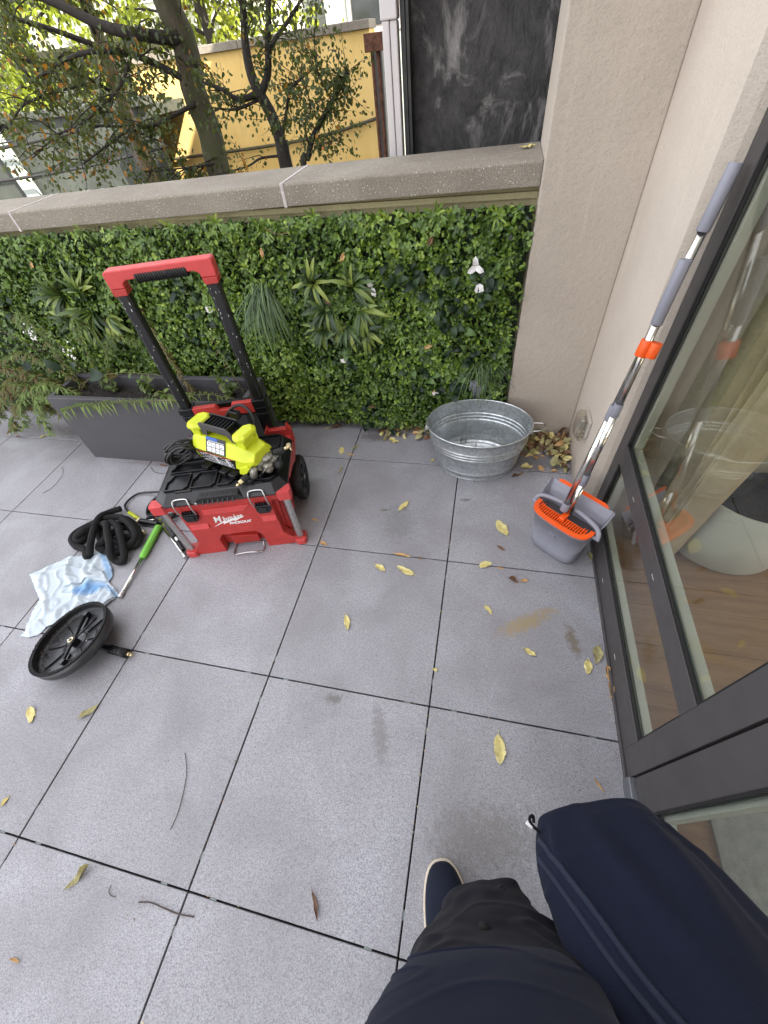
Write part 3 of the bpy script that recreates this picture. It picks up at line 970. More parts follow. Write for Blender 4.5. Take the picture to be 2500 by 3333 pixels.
mb = MB(); mb.prism([(-4.19, -3.0), (-4.0, -3.0), (-4.32, 1.28), (-4.45, 1.28)], 4.3, 4.5, axis='y')  # dark strip leaning at the right end of the shed
tag(mb.build('dark_leaning_strip', M['bark_dark'], bevel=0.01), 'dark leaning strip between the shed and the yellow wall', 'plank')

# white clapboard building in the sun with dark openings
wb = empty('white_building', (-9, 8.2, -3.0), label='white clapboard building with dark window bands in the sun at far left', cat='building')
k = 0
z = -3.0
while z < 4.0:
    if not (2.35 < z < 2.75):
        mb = MB(); mb.frustum((-15, -3.6, 8.2 - 0.03, 8.6), (-15, -3.6, 8.2, 8.6), z, z + 0.155)
        off(mb.build('clapboard', M['siding']), wb)
    z += 0.16
mb = MB(); mb.box(-15, -3.65, 8.25, 8.7, 2.0, 3.2); off(mb.build('window_band', M['darkwin']), wb)
for x in (-11.2, -9.0, -6.9, -5.4):
    mb = MB(); mb.box(x, x + 0.16, 8.12, 8.24, 2.0, 3.0); off(mb.build('window_post', M['siding']), wb)
mb = MB(); mb.box(-15, -3.6, 8.7, 12, -3.0, 4.0); off(mb.build('rear_wall', M['siding']), wb)
mb = MB(); mb.box(-15.2, -5.6, 7.4, 8.16, 1.93, 2.0); off(mb.build('balcony_slab', M['siding'], bevel=0.01), wb)
for x in range(10):
    mb = MB(); mb.box(-14.4 + x * 0.9, -14.36 + x * 0.9, 7.42, 7.46, 2.0, 2.5); off(mb.build('railing_post', M['siding']), wb)
mb = MB(); mb.box(-15, -5.6, 7.42, 7.46, 2.5, 2.54); off(mb.build('railing', M['siding']), wb)

# ================================================================== HEDGE PANELS
hed = empty('artificial_hedge', (-1.3, 0.33, 0.03), label='green plastic leaf panels covering the low terrace wall', cat='hedge panel')
def hp(o):
    return off(o, hed)
mb = MB(); mb.box(-4.7, 0.205, 0.312, 0.3365, 0.03, 1.040)
hp(mb.build('backing_mesh', plain('dark_green_backing', (0.012, 0.022, 0.008), 0.9, var=0.4, vscale=40)))  # near-black colour deepens the shade in the gaps between leaves
rnd = random.Random(11)
HZ0, HZ1 = 0.045, 1.056
small = MB()
def hedge_patch(x0, x1, dens):
    cnt = int((x1 - x0) * dens)
    for _ in range(cnt):
        x = rnd.uniform(x0, x1); z = rnd.uniform(HZ0, HZ1)
        if x > 0.17 and rnd.random() < 0.6: x -= 0.05
        hmp = noise.noise(Vector((x * 6, 0.3, z * 6)))
        hb = noise.noise(Vector((x * 2.1, 4.3, z * 2.1)))
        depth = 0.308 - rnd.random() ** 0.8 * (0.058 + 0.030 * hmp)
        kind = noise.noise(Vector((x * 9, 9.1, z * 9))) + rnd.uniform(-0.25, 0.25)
        tone = min(0.88, max(0.05, 0.40 + 0.22 * hb + rnd.gauss(0, 0.17) + (0.300 - depth) * 3.0))  # deeper leaves darker, outer ones lighter: shade put into the tone
        y = depth
        if kind > 0.12:              # three-lobed clover leaf
            a0 = rnd.uniform(0, 6.28)
            c = Vector((x, y, z))
            nrm = Vector((rnd.gauss(0, .4), -1, rnd.gauss(0.35, .35))).normalized()
            u = nrm.orthogonal().normalized(); w = nrm.cross(u)
            L = rnd.uniform(0.011, 0.0175)
            for q in range(3):
                an = a0 + q * 2.09
                small.leaf(c, u * cos(an) + w * sin(an) + nrm * 0.12, nrm, L, L * 0.95, tone, 0.10, 0.05, 0.62)
        else:
            d = Vector((rnd.gauss(0, .8), -abs(rnd.gauss(0.5, .4)), rnd.gauss(0.1, .8))).normalized()
            nrm = Vector((rnd.gauss(0, .5), -0.7, rnd.gauss(0.7, .4)))
            L = rnd.uniform(0.015, 0.030)
            small.leaf((x, y, z), d, nrm, L, L * rnd.uniform(.45, .65), tone, 0.14, 0.2)
hedge_patch(-2.75, 0.205, 10500)
hedge_patch(-4.7, -2.75, 2600)
tag(hp(small.build('small_leaves', M['hedge'], fix=False)), kind='stuff')
# sprouting rosettes of short bright blades, repeated over the panels
blade_me = []
for q in range(4):
    b = MB(); r4 = random.Random(q)
    L = 0.05 + 0.006 * q
    b.blade([(0, 0, 0), (L * .4, 0, 0.004), (L * .75, 0, 0.002), (L, 0, -0.006)], 0.0095, (0, 0, 1), 0.62 + 0.1 * q)
    blade_me.append(b.mesh('blade', M['hedge']))
def face_rot(d, nrm=Vector((0, -1, 0))):
    d = Vector(d).normalized(); y = Vector(nrm).cross(d).normalized(); z = d.cross(y)
    return Matrix((d, y, z)).transposed().to_euler()
cells = []
zr = 0
for z in (0.12, 0.27, 0.42, 0.58, 0.74, 0.90, 1.045):
    x = -2.7 + (0.085 if zr % 2 else 0.0)
    while x < 0.17:
        cells.append((x + rnd.uniform(-.02, .02), z + rnd.uniform(-.02, .02)))
        x += 0.23
    zr += 1
rosx = MB()
for (x, z) in cells:
    m = 9
    for q in range(m):
        an = q * 2 * pi / m + rnd.uniform(-.2, .2) + 0.3
        d = Vector((cos(an), -0.55, sin(an)))
        L = rnd.uniform(0.030, 0.050) * (1.35 if z > 1.0 else 1)
        p0 = Vector((x, 0.275, z)); dd = d.normalized()
        rosx.blade([p0, p0 + dd * L * .4 + Vector((0, -.003, .002)), p0 + dd * L * .75 + Vector((0, 0, 0)), p0 + dd * L + Vector((0, .004, -.006))], rnd.uniform(.007, .0095), (0, -1, 0.3), min(.92, max(0.35, rnd.gauss(.64, .13))))
tag(hp(rosx.build('blade_rosettes', M['hedge'], fix=False)), kind='stuff')

# long-leaved clumps: each leaf its own part
long_me = []
for q in range(5):
    b = MB()
    L = 1.0
    w = 0.115 + 0.018 * q
    bend = 0.10 + 0.10 * q
    b.blade([(L * t, 0, 0.30 * sin(t * 2.2) * (1 - 0.3 * q / 5) - bend * t * t) for t in (0, .12, .28, .45, .62, .8, .92, 1)], w, (0, 0, 1), (0.15, 0.35, 0.5, 0.7, 0.95)[q])
    long_me.append(b.mesh('leaf', M['spiky']))
def clump(cx, cz, tufts, lab):
    c = empty('leafy_clump', (cx, 0.27, cz)); off(c, hed)
    if lab: c['label'] = lab
    for (tx, tz, n, Ls, a0, a1) in tufts:
        for q in range(int(n * 1.7)):
            an = radians(a0 + (a1 - a0) * (q + rnd.uniform(-.5, .5)) / max(1, int(n * 1.7) - 1))
            out = rnd.uniform(0.35, 0.9)
            d = Vector((cos(an), -out, sin(an)))
            L = Ls * rnd.uniform(.55, 1.05)
            e = face_rot(d, Vector((0.15 * cos(an), -1, 0.6)))
            share('leaf', rnd.choice(long_me), c, (tx - cx, rnd.uniform(-0.012, 0.012), tz - cz), e, (L, L * 0.95, L))
    return c
clump(-0.60, 0.70, [(-0.70, 0.815, 14, 0.115, 20, 330), (-0.52, 0.80, 12, 0.13, -60, 150), (-0.66, 0.70, 12, 0.14, 140, 320), (-0.50, 0.70, 12, 0.135, -110, 40), (-0.58, 0.62, 12, 0.125, 190, 350), (-0.69, 0.615, 10, 0.12, 150, 330), (-0.50, 0.60, 10, 0.12, 220, 380)], 'broad clump of long pointed yellow green leaves in the middle of the hedge panels')
clump(-2.02, 0.72, [(-2.10, 0.79, 13, 0.17, 90, 260), (-1.95, 0.80, 10, 0.15, 20, 160), (-2.0, 0.70, 14, 0.17, 150, 330), (-1.90, 0.68, 12, 0.16, -100, 20), (-1.98, 0.61, 12, 0.15, 190, 350), (-2.1, 0.66, 10, 0.15, 150, 300)], 'clump of long arching green leaves left of the tool box handle')
# drooping grass tufts
gr_me = []
for q in range(4):
    b = MB()
    fall = (0.35, 0.5, 0.7, 0.9)[q]
    b.blade([(t * (1 - 0.35 * t * fall), 0, -fall * t * t * 0.9) for t in (0, .2, .4, .6, .8, 1)], 0.024, (0, 0, 1), (0.1, 0.4, 0.65, 0.95)[q])
    gr_me.append(b.mesh('blade', M['grassy']))
def tuft(cx, cz, n, L, spread, lab):
    c = empty('grass_tuft', (cx, 0.27, cz)); off(c, hed)
    if lab: c['label'] = lab
    for q in range(n):
        a = radians(rnd.uniform(-spread, spread))
        a += radians(rnd.gauss(0, 9))
        d = Vector((sin(a), -rnd.uniform(0.25, 0.95), -rnd.uniform(.25, .7) * cos(a)))
        d.normalize()
        up = Vector((0, -0.25, 1.0))
        y = up.cross(d).normalized(); z = d.cross(y)
        LL = L * rnd.uniform(.5, 1.12)
        share('blade', rnd.choice(gr_me), c, (rnd.uniform(-.045, .045), rnd.uniform(-.02, .01), rnd.uniform(-.03, .03)), Matrix((d, y, z)).transposed().to_euler(), (LL, LL * 0.75, LL))
tuft(-0.965, 0.815, 120, 0.31, 40, 'bluish tuft of fine drooping grass right of the tool box handle')
tuft(0.075, 0.43, 70, 0.20, 62, 'fan of stiff dark grass blades just above the zinc tub')
# dark broad-leaved bunches, some with white flowers
broad_me = []
for q in range(4):
    b = MB()
    b.leaf((0, 0, 0), (1, 0, 0.25), (0, 0, 1), 1.0, 0.62, (0.15, 0.4, 0.65, 0.95)[q], 0.16, 0.35, 0.5)
    m_ = b.mesh('leaf', M['darkleaf']); broad_me.append(m_)
for (cx, cz, n, sp) in ((-0.118, 0.815, 16, .07), (0.06, 0.80, 12, .06), (-0.30, 0.83, 14, .07), (-0.09, 0.68, 13, .06), (-0.625, 0.455, 14, .06), (-0.23, 0.335, 16, .07), (-1.33, 0.76, 22, .11), (-1.37, 0.555, 20, .11), (-0.47, 0.12, 22, .10), (-0.02, 0.50, 14, .07), (-0.08, 0.30, 12, .06), (-2.5, 0.72, 10, .07), (-0.05, 0.60, 10, .06)):
    c = empty('broad_leaf_bunch', (cx, 0.272, cz)); off(c, hed)
    for q in range(n):
        an = rnd.uniform(0, 6.28)
        d = Vector((cos(an), -rnd.uniform(.3, 1.0), sin(an)))
        L = rnd.uniform(.040, .062)
        share('leaf', rnd.choices(broad_me, (4, 4, 3, 2))[0], c, (rnd.uniform(-sp, sp), rnd.uniform(-.03, .015), rnd.uniform(-sp, sp)), face_rot(d, Vector((rnd.gauss(0, .3), -1, .7))), (L, L, L))
pet = MB(); pet.leaf((0, 0, 0), (1, 0, 0.1), (0, 0, 1), 0.040, 0.026, 0.5, 0.12, 0.2, 0.5)
pet_me = pet.mesh('petal', M['petal'])
for (cx, cz, angs) in ((0.010, 0.870, (95, 215, 330)), (0.030, 0.805, (250, 290)), (-0.43, 0.80, (110, 290)), (-0.60, 0.455, (170,)), (-0.06, 0.155, (200,)), (-0.135, 0.275, (160,)), (-1.25, 0.72, (200, 170))):
    c = empty('white_flower', (cx, 0.245, cz)); off(c, hed)
    for a in angs:
        d = Vector((cos(radians(a)), -0.25, sin(radians(a))))
        share('petal', pet_me, c, (0, 0, 0), face_rot(d))

# dry leaves caught in the hedge
def dead_leaf_mesh(name, L, W, curl, mat, seed, jag=0.12):
    r = random.Random(seed)
    nx, ny = 14, 6
    vs = []
    for i in range(nx + 1):
        t = i / nx
        w = W * (sin(pi * (0.04 + 0.96 * t) ** (0.65 + 0.05 * (seed % 7))) ** (0.6 + .08 * (seed % 4))) * 0.5 * (1 + r.uniform(-jag, jag))
        for j in range(ny + 1):
            s_ = (j / ny - 0.5) * 2
            x = (t - 0.5) * L
            y = s_ * w * (1 - 0.25 * abs(curl))
            z = curl * w * (s_ * s_) * 0.9 * (1 + .8 * sin(t * 5 + seed)) + 0.10 * L * curl * ((t - .5) * 2) ** 2 + 0.05 * W * sin(t * 16 + seed) * s_ * s_ + 0.0025 * noise.noise(Vector((x * 90 + seed, y * 90, seed))) + (0.002 if j % 2 else 0)
            vs.append([x, y, z])
    # leaf tip hooks sideways
    for v in vs:
        v[1] += 0.10 * L * ((v[0] / L) ** 2) * (1 if seed % 2 else -1)
    mz = min(v[2] for v in vs)
    vs = [(v[0], v[1], v[2] - mz + 0.0012) for v in vs]
    fs = [(i * (ny + 1) + j, (i + 1) * (ny + 1) + j, (i + 1) * (ny + 1) + j + 1, i * (ny + 1) + j + 1) for i in range(nx) for j in range(ny)]
    b = MB(); b.add(vs, fs, smooth=True)
    z0 = vs[3][2]
    b.tube([(-L * .5, vs[3][1], z0), (-L * .56, vs[3][1] + .002, z0 + .002), (-L * .68, vs[3][1] + .001, z0 + .001)], 0.0009, 5)
    return b.mesh(name, mat)
for (x, z, a, mk, lab) in ((-0.17, 0.97, 60, 'dl_brown', 'brown dry leaf caught in the hedge near its upper right'), (-1.20, 0.785, 80, 'dl_yellow', 'yellow dry leaf caught beside the tall tool box handle'), (-0.90, 0.955, 80, 'dl_orange', 'small orange dry leaf high in the hedge above the grass tuft'), (-0.54, 0.925, 60, 'dl_orange', 'orange brown dry leaf in the hedge above the long leaved clump'), (-0.185, 0.535, 20, 'dl_orange', 'orange dry leaf caught low among dark leaves in the hedge'), (-0.16, 0.285, 80, 'dl_orange', 'narrow orange dry leaf in the hedge just above the zinc tub'), (-0.65, 0.75, 130, 'dl_brown', 'curled brown dry leaf inside the long leaved clump'), (-2.15, 0.945, 45, 'dl_orange', 'tiny orange dry leaf in the upper left of the hedge'), (-0.50, 0.185, 10, 'dl_brown', 'brown dry leaf at the foot of the hedge')):
    me = dead_leaf_mesh('dry_leaf', 0.040, 0.018, 0.3, M[mk], int(x * -97) + 3)
    o = bpy.data.objects.new('dry_leaf', me); COL.objects.link(o)
    o.location = (x, 0.238, z); o.rotation_euler = face_rot((cos(radians(a)), -.1, sin(radians(a))))
    tag(o, lab, 'leaf')
mb = MB(); mb.tube(spline([(-0.859, 0.235, 1.042), (-0.832, 0.235, 1.028), (-0.805, 0.235, 1.017), (-0.758, 0.235, 1.02)], 6), 0.0014, 5)
tag(mb.build('twig', M['dl_brown']), 'thin reddish twig caught near the top of the hedge', 'twig')

# ================================================================== PLANTER AND WEEDS
PX0, PX1, PY0, PY1, PZ = -2.205, -1.035, -0.135, 0.115, 0.425
pl = empty('planter', ((PX0 + PX1) / 2, -0.01, 0), label='long dark grey rectangular planter with weeds in front of the hedge', cat='planter')
mb = MB()
W_ = 0.030
o4 = [(PX0, PY0), (PX1, PY0), (PX1, PY1), (PX0, PY1)]
i4 = [(PX0 + W_, PY0 + W_), (PX1 - W_, PY0 + W_), (PX1 - W_, PY1 - W_), (PX0 + W_, PY1 - W_)]
vs = [(x, y, 0.0) for x, y in o4] + [(x, y, PZ) for x, y in o4] + [(x, y, PZ) for x, y in i4] + [(x, y, 0.33) for x, y in i4]
fs = [(3, 2, 1, 0)] + [(i, (i + 1) % 4, (i + 1) % 4 + 4, i + 4) for i in range(4)] + [(i + 4, (i + 1) % 4 + 4, (i + 1) % 4 + 8, i + 8) for i in range(4)] + [(i + 8, (i + 1) % 4 + 8, (i + 1) % 4 + 12, i + 12) for i in range(4)] + [(12, 13, 14, 15)]
mb.add(vs, fs)
off(mb.build('trough', M['navy_frame'], bevel=0.003), pl)
mb = MB()
nx, ny = 70, 14
vs = [(PX0 + W_ + (PX1 - PX0 - 2 * W_) * i / nx, PY0 + W_ + (PY1 - PY0 - 2 * W_) * j / ny, 0.365 + 0.022 * noise.noise(Vector((i * .9, j * .9, 2)))) for i in range(nx + 1) for j in range(ny + 1)]
mb.add(vs, [(i * (ny + 1) + j, (i + 1) * (ny + 1) + j, (i + 1) * (ny + 1) + j + 1, i * (ny + 1) + j + 1) for i in range(nx) for j in range(ny)], smooth=True)
off(mb.build('soil', M['soil']), pl)

wr = random.Random(5)
def weed(path, r, leaves, L, W, tone, lab, mat='weed', seeds=0, droop=0.5, name='weed', cat='plant', side=0.0):
    """a stalk with small leaves and seed heads along it"""
    t = empty(name, path[0], label=lab, cat=cat)
    P = spline(path, 8)
    b = MB(); b.tube(P, [r * (1 - 0.7 * i / len(P)) for i in range(len(P))], 5)
    off(b.build('stem', plain('weed_stem_' + str(len(bpy.data.materials)), (0.16, 0.15, 0.06), 0.7), ), t)
    b = MB()
    for q in range(leaves):
        f = wr.uniform(0.08, 1.0)
        p = P[min(len(P) - 1, int(f * (len(P) - 1)))]
        a = wr.uniform(0, 6.28)
        d = Vector((cos(a) * .6 + side, sin(a) * .6, -droop + wr.uniform(-.3, .5))).normalized()
        l = L * wr.uniform(.6, 1.15)
        if W / L < 0.3:
            b.blade([p, p + d * l * .35 + Vector((0, 0, .004)), p + d * l * .7, p + d * l + Vector((0, 0, -.012 * droop))], W, (0.1, -1, .3), min(1, max(0, wr.gauss(tone, .16))))
        else:
            b.leaf(p, d, (wr.gauss(0, .5), wr.gauss(-.5, .4), 1), l, W * wr.uniform(.7, 1.1), min(1, max(0, wr.gauss(tone, .14))), .1, .2)
    for q in range(seeds):
        f = wr.uniform(0.25, 1.0)
        p = P[min(len(P) - 1, int(f * (len(P) - 1)))] + Vector((wr.gauss(0, .007), wr.gauss(0, .007), wr.uniform(-.002, .013)))
        s_ = wr.uniform(.002, .0042)
        b.add([p + Vector((s_, 0, 0)), p + Vector((-s_, 0, 0)), p + Vector((0, s_, 0)), p + Vector((0, -s_, 0)), p + Vector((0, 0, s_)), p + Vector((0, 0, -s_))], [(0, 2, 4), (2, 1, 4), (1, 3, 4), (3, 0, 4), (2, 0, 5), (1, 2, 5), (3, 1, 5), (0, 3, 5)], tone=wr.uniform(.6, 1))
    tag(off(b.build('foliage', M[mat], fix=False), t), kind='stuff')
    return t
# the long sprig lying along the front edge with hanging narrow leaves
P1 = [(-1.30, -0.145, 0.455), (-1.45, -0.150, 0.450), (-1.62, -0.155, 0.440), (-1.80, -0.160, 0.425), (-1.97, -0.165, 0.405), (-2.12, -0.17, 0.37)]
weed(P1, 0.0028, 64, 0.055, 0.0075, 0.92, 'long green seeding sprig lying along the front edge of the planter', seeds=420, droop=1.5)
weed([(-1.05, -0.10, 0.43), (-1.2, -0.115, 0.47), (-1.33, -0.13, 0.465), (-1.42, -0.14, 0.46)], 0.002, 26, 0.045, 0.007, 0.85, 'short seeding sprig between the poles of the tool box handle', seeds=150, droop=1.2)
weed([(-2.15, 0.02, 0.36), (-2.02, 0.02, 0.45), (-1.8, 0.0, 0.50), (-1.6, 0.0, 0.50), (-1.38, 0.02, 0.46)], 0.0022, 14, 0.05, 0.02, 0.55, 'dry stalk arching across the top of the planter', droop=.3)
# dried brown stem leaning up over the hedge
weed([(-1.42, 0.03, 0.37), (-1.52, 0.10, 0.55), (-1.62, 0.18, 0.70), (-1.74, 0.23, 0.83)], 0.0035, 120, 0.035, 0.008, 0.16, 'dried brown stalk leaning against the hedge behind the planter', droop=.6, seeds=60)
weed([(-1.12, 0.04, 0.36), (-1.18, 0.09, 0.47), (-1.26, 0.16, 0.60), (-1.30, 0.2, 0.66)], 0.0016, 6, 0.03, 0.006, 0.1, 'thin bare reddish stems rising from the right of the planter')
# small seedlings with lobed leaves
for (x, y, n, h, tone, lab) in ((-1.68, 0.02, 22, 0.10, 0.62, 'green seedling with lobed leaves in the middle of the planter'), (-1.20, 0.02, 26, 0.12, 0.62, 'bushy lobed seedling at the right end of the planter'), (-1.55, -0.02, 12, 0.05, 0.8, 'low pale seedling near the front edge of the planter'), (-1.02, -0.02, 10, 0.05, 0.7, 'small seedling in the right corner of the planter'), (-1.92, 0.03, 16, 0.13, 0.5, 'upright seedling left of the middle of the planter')):
    weed([(x, y, 0.36), (x + .01, y, 0.36 + h * .5), (x - .01, y, 0.36 + h)], 0.002, n, 0.055, 0.030, tone, lab, droop=0.1)
# mass of flowering weeds spilling over the left end
k = 0
for (x, y, z, ex, ey, ez, n, sd, tone, L_, W_l) in (
    (-2.10, -.05, .38, -2.6, -.08, .26, 120, 160, .55, .05, .007), (-2.15, 0.0, .38, -2.75, 0.0, .30, 130, 140, .35, .05, .008),
    (-2.12, .05, .38, -2.60, .05, .52, 120, 120, .40, .045, .008), (-2.05, -.06, .40, -2.55, -.06, .16, 120, 160, .75, .045, .006),
    (-2.18, -.05, .36, -2.7, -.06, .12, 120, 140, .65, .04, .006), (-2.2, .04, .38, -2.95, .03, .22, 150, 120, .30, .05, .009),
    (-2.15, .06, .38, -2.35, .12, .70, 110, 120, .55, .04, .006), (-2.0, .05, .38, -1.95, .15, .66, 90, 140, .6, .035, .006),
    (-2.15, -.02, .36, -3.0, 0.02, .12, 150, 120, .45, .05, .009), (-2.2, .0, .40, -2.9, -.02, .48, 130, 140, .2, .05, .008), (-2.2, -.03, .36, -2.7, -.10, .40, 150, 140, .3, .05, .008), (-2.25, 0, .30, -3.1, .05, .12, 160, 80, .15, .06, .010), (-2.3, -.05, .25, -2.9, -.02, .06, 150, 80, .35, .05, .010), (-2.18, -.08, .34, -2.5, -.08, .10, 90, 120, .8, .04, .006),
    (-1.95, .05, .38, -1.70, .15, .58, 70, 120, .65, .03, .005), (-2.2, .02, .36, -2.85, .12, .42, 110, 100, .5, .05, .008)):
    mid = ((x + ex) / 2, (y + ey) / 2, max(z, ez) + 0.05)
    weed([(x, y, z), mid, (ex, ey, ez)], 0.0026, int(n * 1.7), L_, W_l, tone, ('tangled seeding weed spilling left over the end of the planter'), seeds=int(sd * 1.6), droop=.5)['group'] = 'weeds tangled at the left end of the planter'
    k += 1
# bare pods, bigger pale leaves, white blossoms at far left
t = empty('flowering_weed', (-2.2, 0.08, 0.4), label='weed with white blossom heads and broad blue green leaves left of the planter', cat='plant')
b = MB()
for pts in ([(-2.15, .08, .38), (-2.3, .12, .55), (-2.42, .15, .72)], [(-2.2, .08, .38), (-2.25, .12, .60), (-2.30, .2, .66)], [(-2.12, .1, .38), (-2.15, .1, .55), (-2.2, .12, .60)], [(-2.3, .1, .55), (-2.6, .12, .72), (-2.7, .12, .78)]):
    b.tube(spline(pts, 6), .002, 5)
off(b.build('stem', M['twig']), t)
for (x, y, z) in ((-2.30, .10, .68), (-2.29, .10, .65), (-2.12, .1, .56)):
    b = MB()
    for q in range(16):
        p = Vector((x + wr.gauss(0, .014), y + wr.gauss(0, .012), z + wr.gauss(0, .016)))
        a = wr.uniform(0, 6.28)
        b.leaf(p, (cos(a), -.4, sin(a)), (0, -1, .5), .010, .009, .5, .1, .1, .6)
    off(b.build('blossom', M['petal'], fix=False), t)
for (x, y, z, L, a) in ((-2.16, .02, .50, .09, 110), (-2.0, .02, .47, .12, 15), (-2.08, .02, .49, .10, 60), (-2.55, .0, .62, .08, 100), (-2.4, .06, .5, .08, 200)):
    b = MB(); b.leaf((x, y, z), (cos(radians(a)), -.2, sin(radians(a)) * .6), (0, -.8, .6), L, L * .62, .35, .1, .15, .45)
    off(b.build('leaf', M['darkleaf'], fix=False), t)

# ================================================================== TREES
def branch(mb, pts, r0, r1, n=8, seg=7):
    P = spline(pts, seg)
    k = len(P)
    P = [p + Vector((noise.noise(p * 3) * r0 * .5, noise.noise(p * 3 + Vector((5, 0, 0))) * r0 * .5, 0)) for p in P]
    mb.tube(P, [r0 + (r1 - r0) * i / (k - 1) for i in range(k)], n)
    return P
tr = random.Random(23)
def twigs(mb, P, n, L, r, tips, down=0.15, start=0.3, up=0.25):
    for _ in range(n):
        f = tr.uniform(start, 1)
        p = P[int(f * (len(P) - 1))]
        d = Vector((tr.gauss(0, 1), tr.gauss(0, .8), tr.gauss(up, .6))).normalized()
        l = L * tr.uniform(.5, 1.2)
        pts = [p]
        for q in range(5):
            d = (d + Vector((tr.gauss(0, .25), tr.gauss(0, .25), tr.gauss(-down, .2)))).normalized()
            pts.append(pts[-1] + d * l / 5)
        mb.tube(pts, [r * (1 - .16 * q) for q in range(6)], 4)
        tips.append(pts)
def foliage(tips, per, L, mb, tone0, sp=0.04, orange=0.08):
    for pts in tips:
        for _ in range(per):
            i = tr.randint(1, len(pts) - 1)
            p = pts[i].lerp(pts[i - 1], tr.random()) + Vector((tr.gauss(0, sp), tr.gauss(0, sp), tr.gauss(-sp * .5, sp)))
            d = Vector((tr.gauss(0, .6), tr.gauss(0, .6), tr.gauss(-.7, .5)))
            t = tr.gauss(tone0, .17)
            t = max(0.02, min(.80, t))
            if tr.random() < orange: t = tr.uniform(.88, 1)
            l = L * tr.uniform(.6, 1.2)
            mb.leaf(p, d, (tr.gauss(0, .6), tr.gauss(-.6, .5), tr.gauss(.4, .5)), l, l * tr.uniform(.5, .68), t, .10, .15, .42)
def tree(name, lab, trunk_mb, trunk_mat, br_mb, br_mat, tips, per, L, tone, mat, base, orange=.08, sp=.04):
    t = empty(name, base, label=lab, cat='tree')
    off(trunk_mb.build('trunk', M[trunk_mat]), t)
    if br_mb: off(br_mb.build('branches', M[br_mat]), t)
    b = MB(); foliage(tips, per, L, b, tone, sp, orange)
    tag(off(b.build('crown', M[mat], fix=False), t), kind='stuff')
# thick mossy trunk
tm, bmb, tips = MB(), MB(), []
Pt = branch(tm, [(-2.62, 3.05, -3.0), (-2.60, 3.02, -1.0), (-2.55, 3.0, 0.6), (-2.54, 3.0, 1.2), (-2.52, 3.0, 1.9), (-2.5, 3.0, 2.8)], 0.128, 0.090, 14)
for pts, r in (([(-2.53, 2.95, 1.42), (-2.9, 2.8, 1.62), (-3.3, 2.7, 1.66), (-3.8, 2.6, 1.55)], .028), ([(-2.52, 2.95, 1.66), (-2.9, 2.7, 1.75), (-3.4, 2.6, 1.98), (-4.0, 2.5, 2.2)], .045),
               ([(-2.53, 2.9, 1.30), (-2.85, 2.7, 1.22), (-3.1, 2.6, 1.20), (-3.5, 2.4, 1.05)], .018), ([(-2.5, 3, 2.0), (-2.2, 2.7, 2.2), (-1.9, 2.5, 2.5)], .05), ([(-2.5, 3, 2.3), (-2.9, 2.6, 2.5), (-3.3, 2.3, 2.6)], .05),
               ([(-2.53, 2.9, 0.9), (-2.75, 2.7, 0.92), (-3.1, 2.6, 0.93)], .010), ([(-2.9, 2.8, 1.62), (-3.0, 2.6, 1.45), (-3.3, 2.4, 1.3), (-3.6, 2.3, 1.25)], .014)):
    P = branch(bmb, pts, r, r * .35, 7)
    twigs(bmb, P, 15, .50, .006, tips, down=.22, start=.15)
twigs(bmb, Pt[len(Pt) // 2:], 16, .45, .006, tips, down=.2)
tree('tree', 'thick mossy trunked tree with drooping leafy branches behind the parapet', tm, 'bark', bmb, 'bark_dark', tips, 46, .043, .45, 'tree', (-2.6, 3.0, -3.0), .055, .035)
# slender dark tree forking in front of the yellow wall
tm, bmb, tips = MB(), MB(), []
Pt = branch(tm, [(-1.75, 3.0, -3.0), (-1.80, 3.0, -1.0), (-1.862, 3.0, 0.80), (-1.885, 3.0, 1.02), (-1.975, 3.0, 1.30)], 0.078, 0.044, 10)
tips2 = []
for pts, r, nt, tp in (([(-1.975, 3, 1.29), (-2.0, 3, 1.42), (-1.985, 3, 1.60), (-1.94, 3, 1.85), (-1.95, 3, 2.4)], .045, 10, 0), ([(-1.97, 3, 1.30), (-1.86, 3, 1.42), (-1.80, 3, 1.60), (-1.73, 3, 1.80), (-1.6, 3, 2.4)], .034, 8, 0),
                   ([(-1.835, 3, 1.50), (-1.74, 2.95, 1.57), (-1.50, 2.9, 1.70), (-1.3, 2.9, 1.86)], .020, 11, 0), ([(-1.98, 3, 1.31), (-2.12, 2.9, 1.29), (-2.22, 2.85, 1.36), (-2.36, 2.8, 1.42)], .026, 8, 0),
                   ([(-2.0, 3, 1.27), (-2.15, 2.85, 1.24), (-2.34, 2.8, 1.27)], .014, 6, 0), ([(-1.865, 3, 1.00), (-1.78, 2.95, 1.12), (-1.66, 2.9, 1.30), (-1.55, 2.9, 1.36), (-1.40, 2.9, 1.42)], .018, 20, 1),
                   ([(-1.88, 3, .90), (-2.05, 2.9, .91), (-2.22, 2.9, .86), (-2.5, 2.8, .84)], .012, 5, 0)):
    P = branch(bmb, pts, r, r * .4, 7)
    twigs(bmb, P, nt, .36, .0045, tips, down=.15, start=.25)
tree('tree', 'slender dark tree forking low in front of the yellow wall', tm, 'bark_dark', bmb, 'bark_dark', tips, 21, .040, .33, 'tree', (-1.8, 3.0, -3.0), .05, .035)
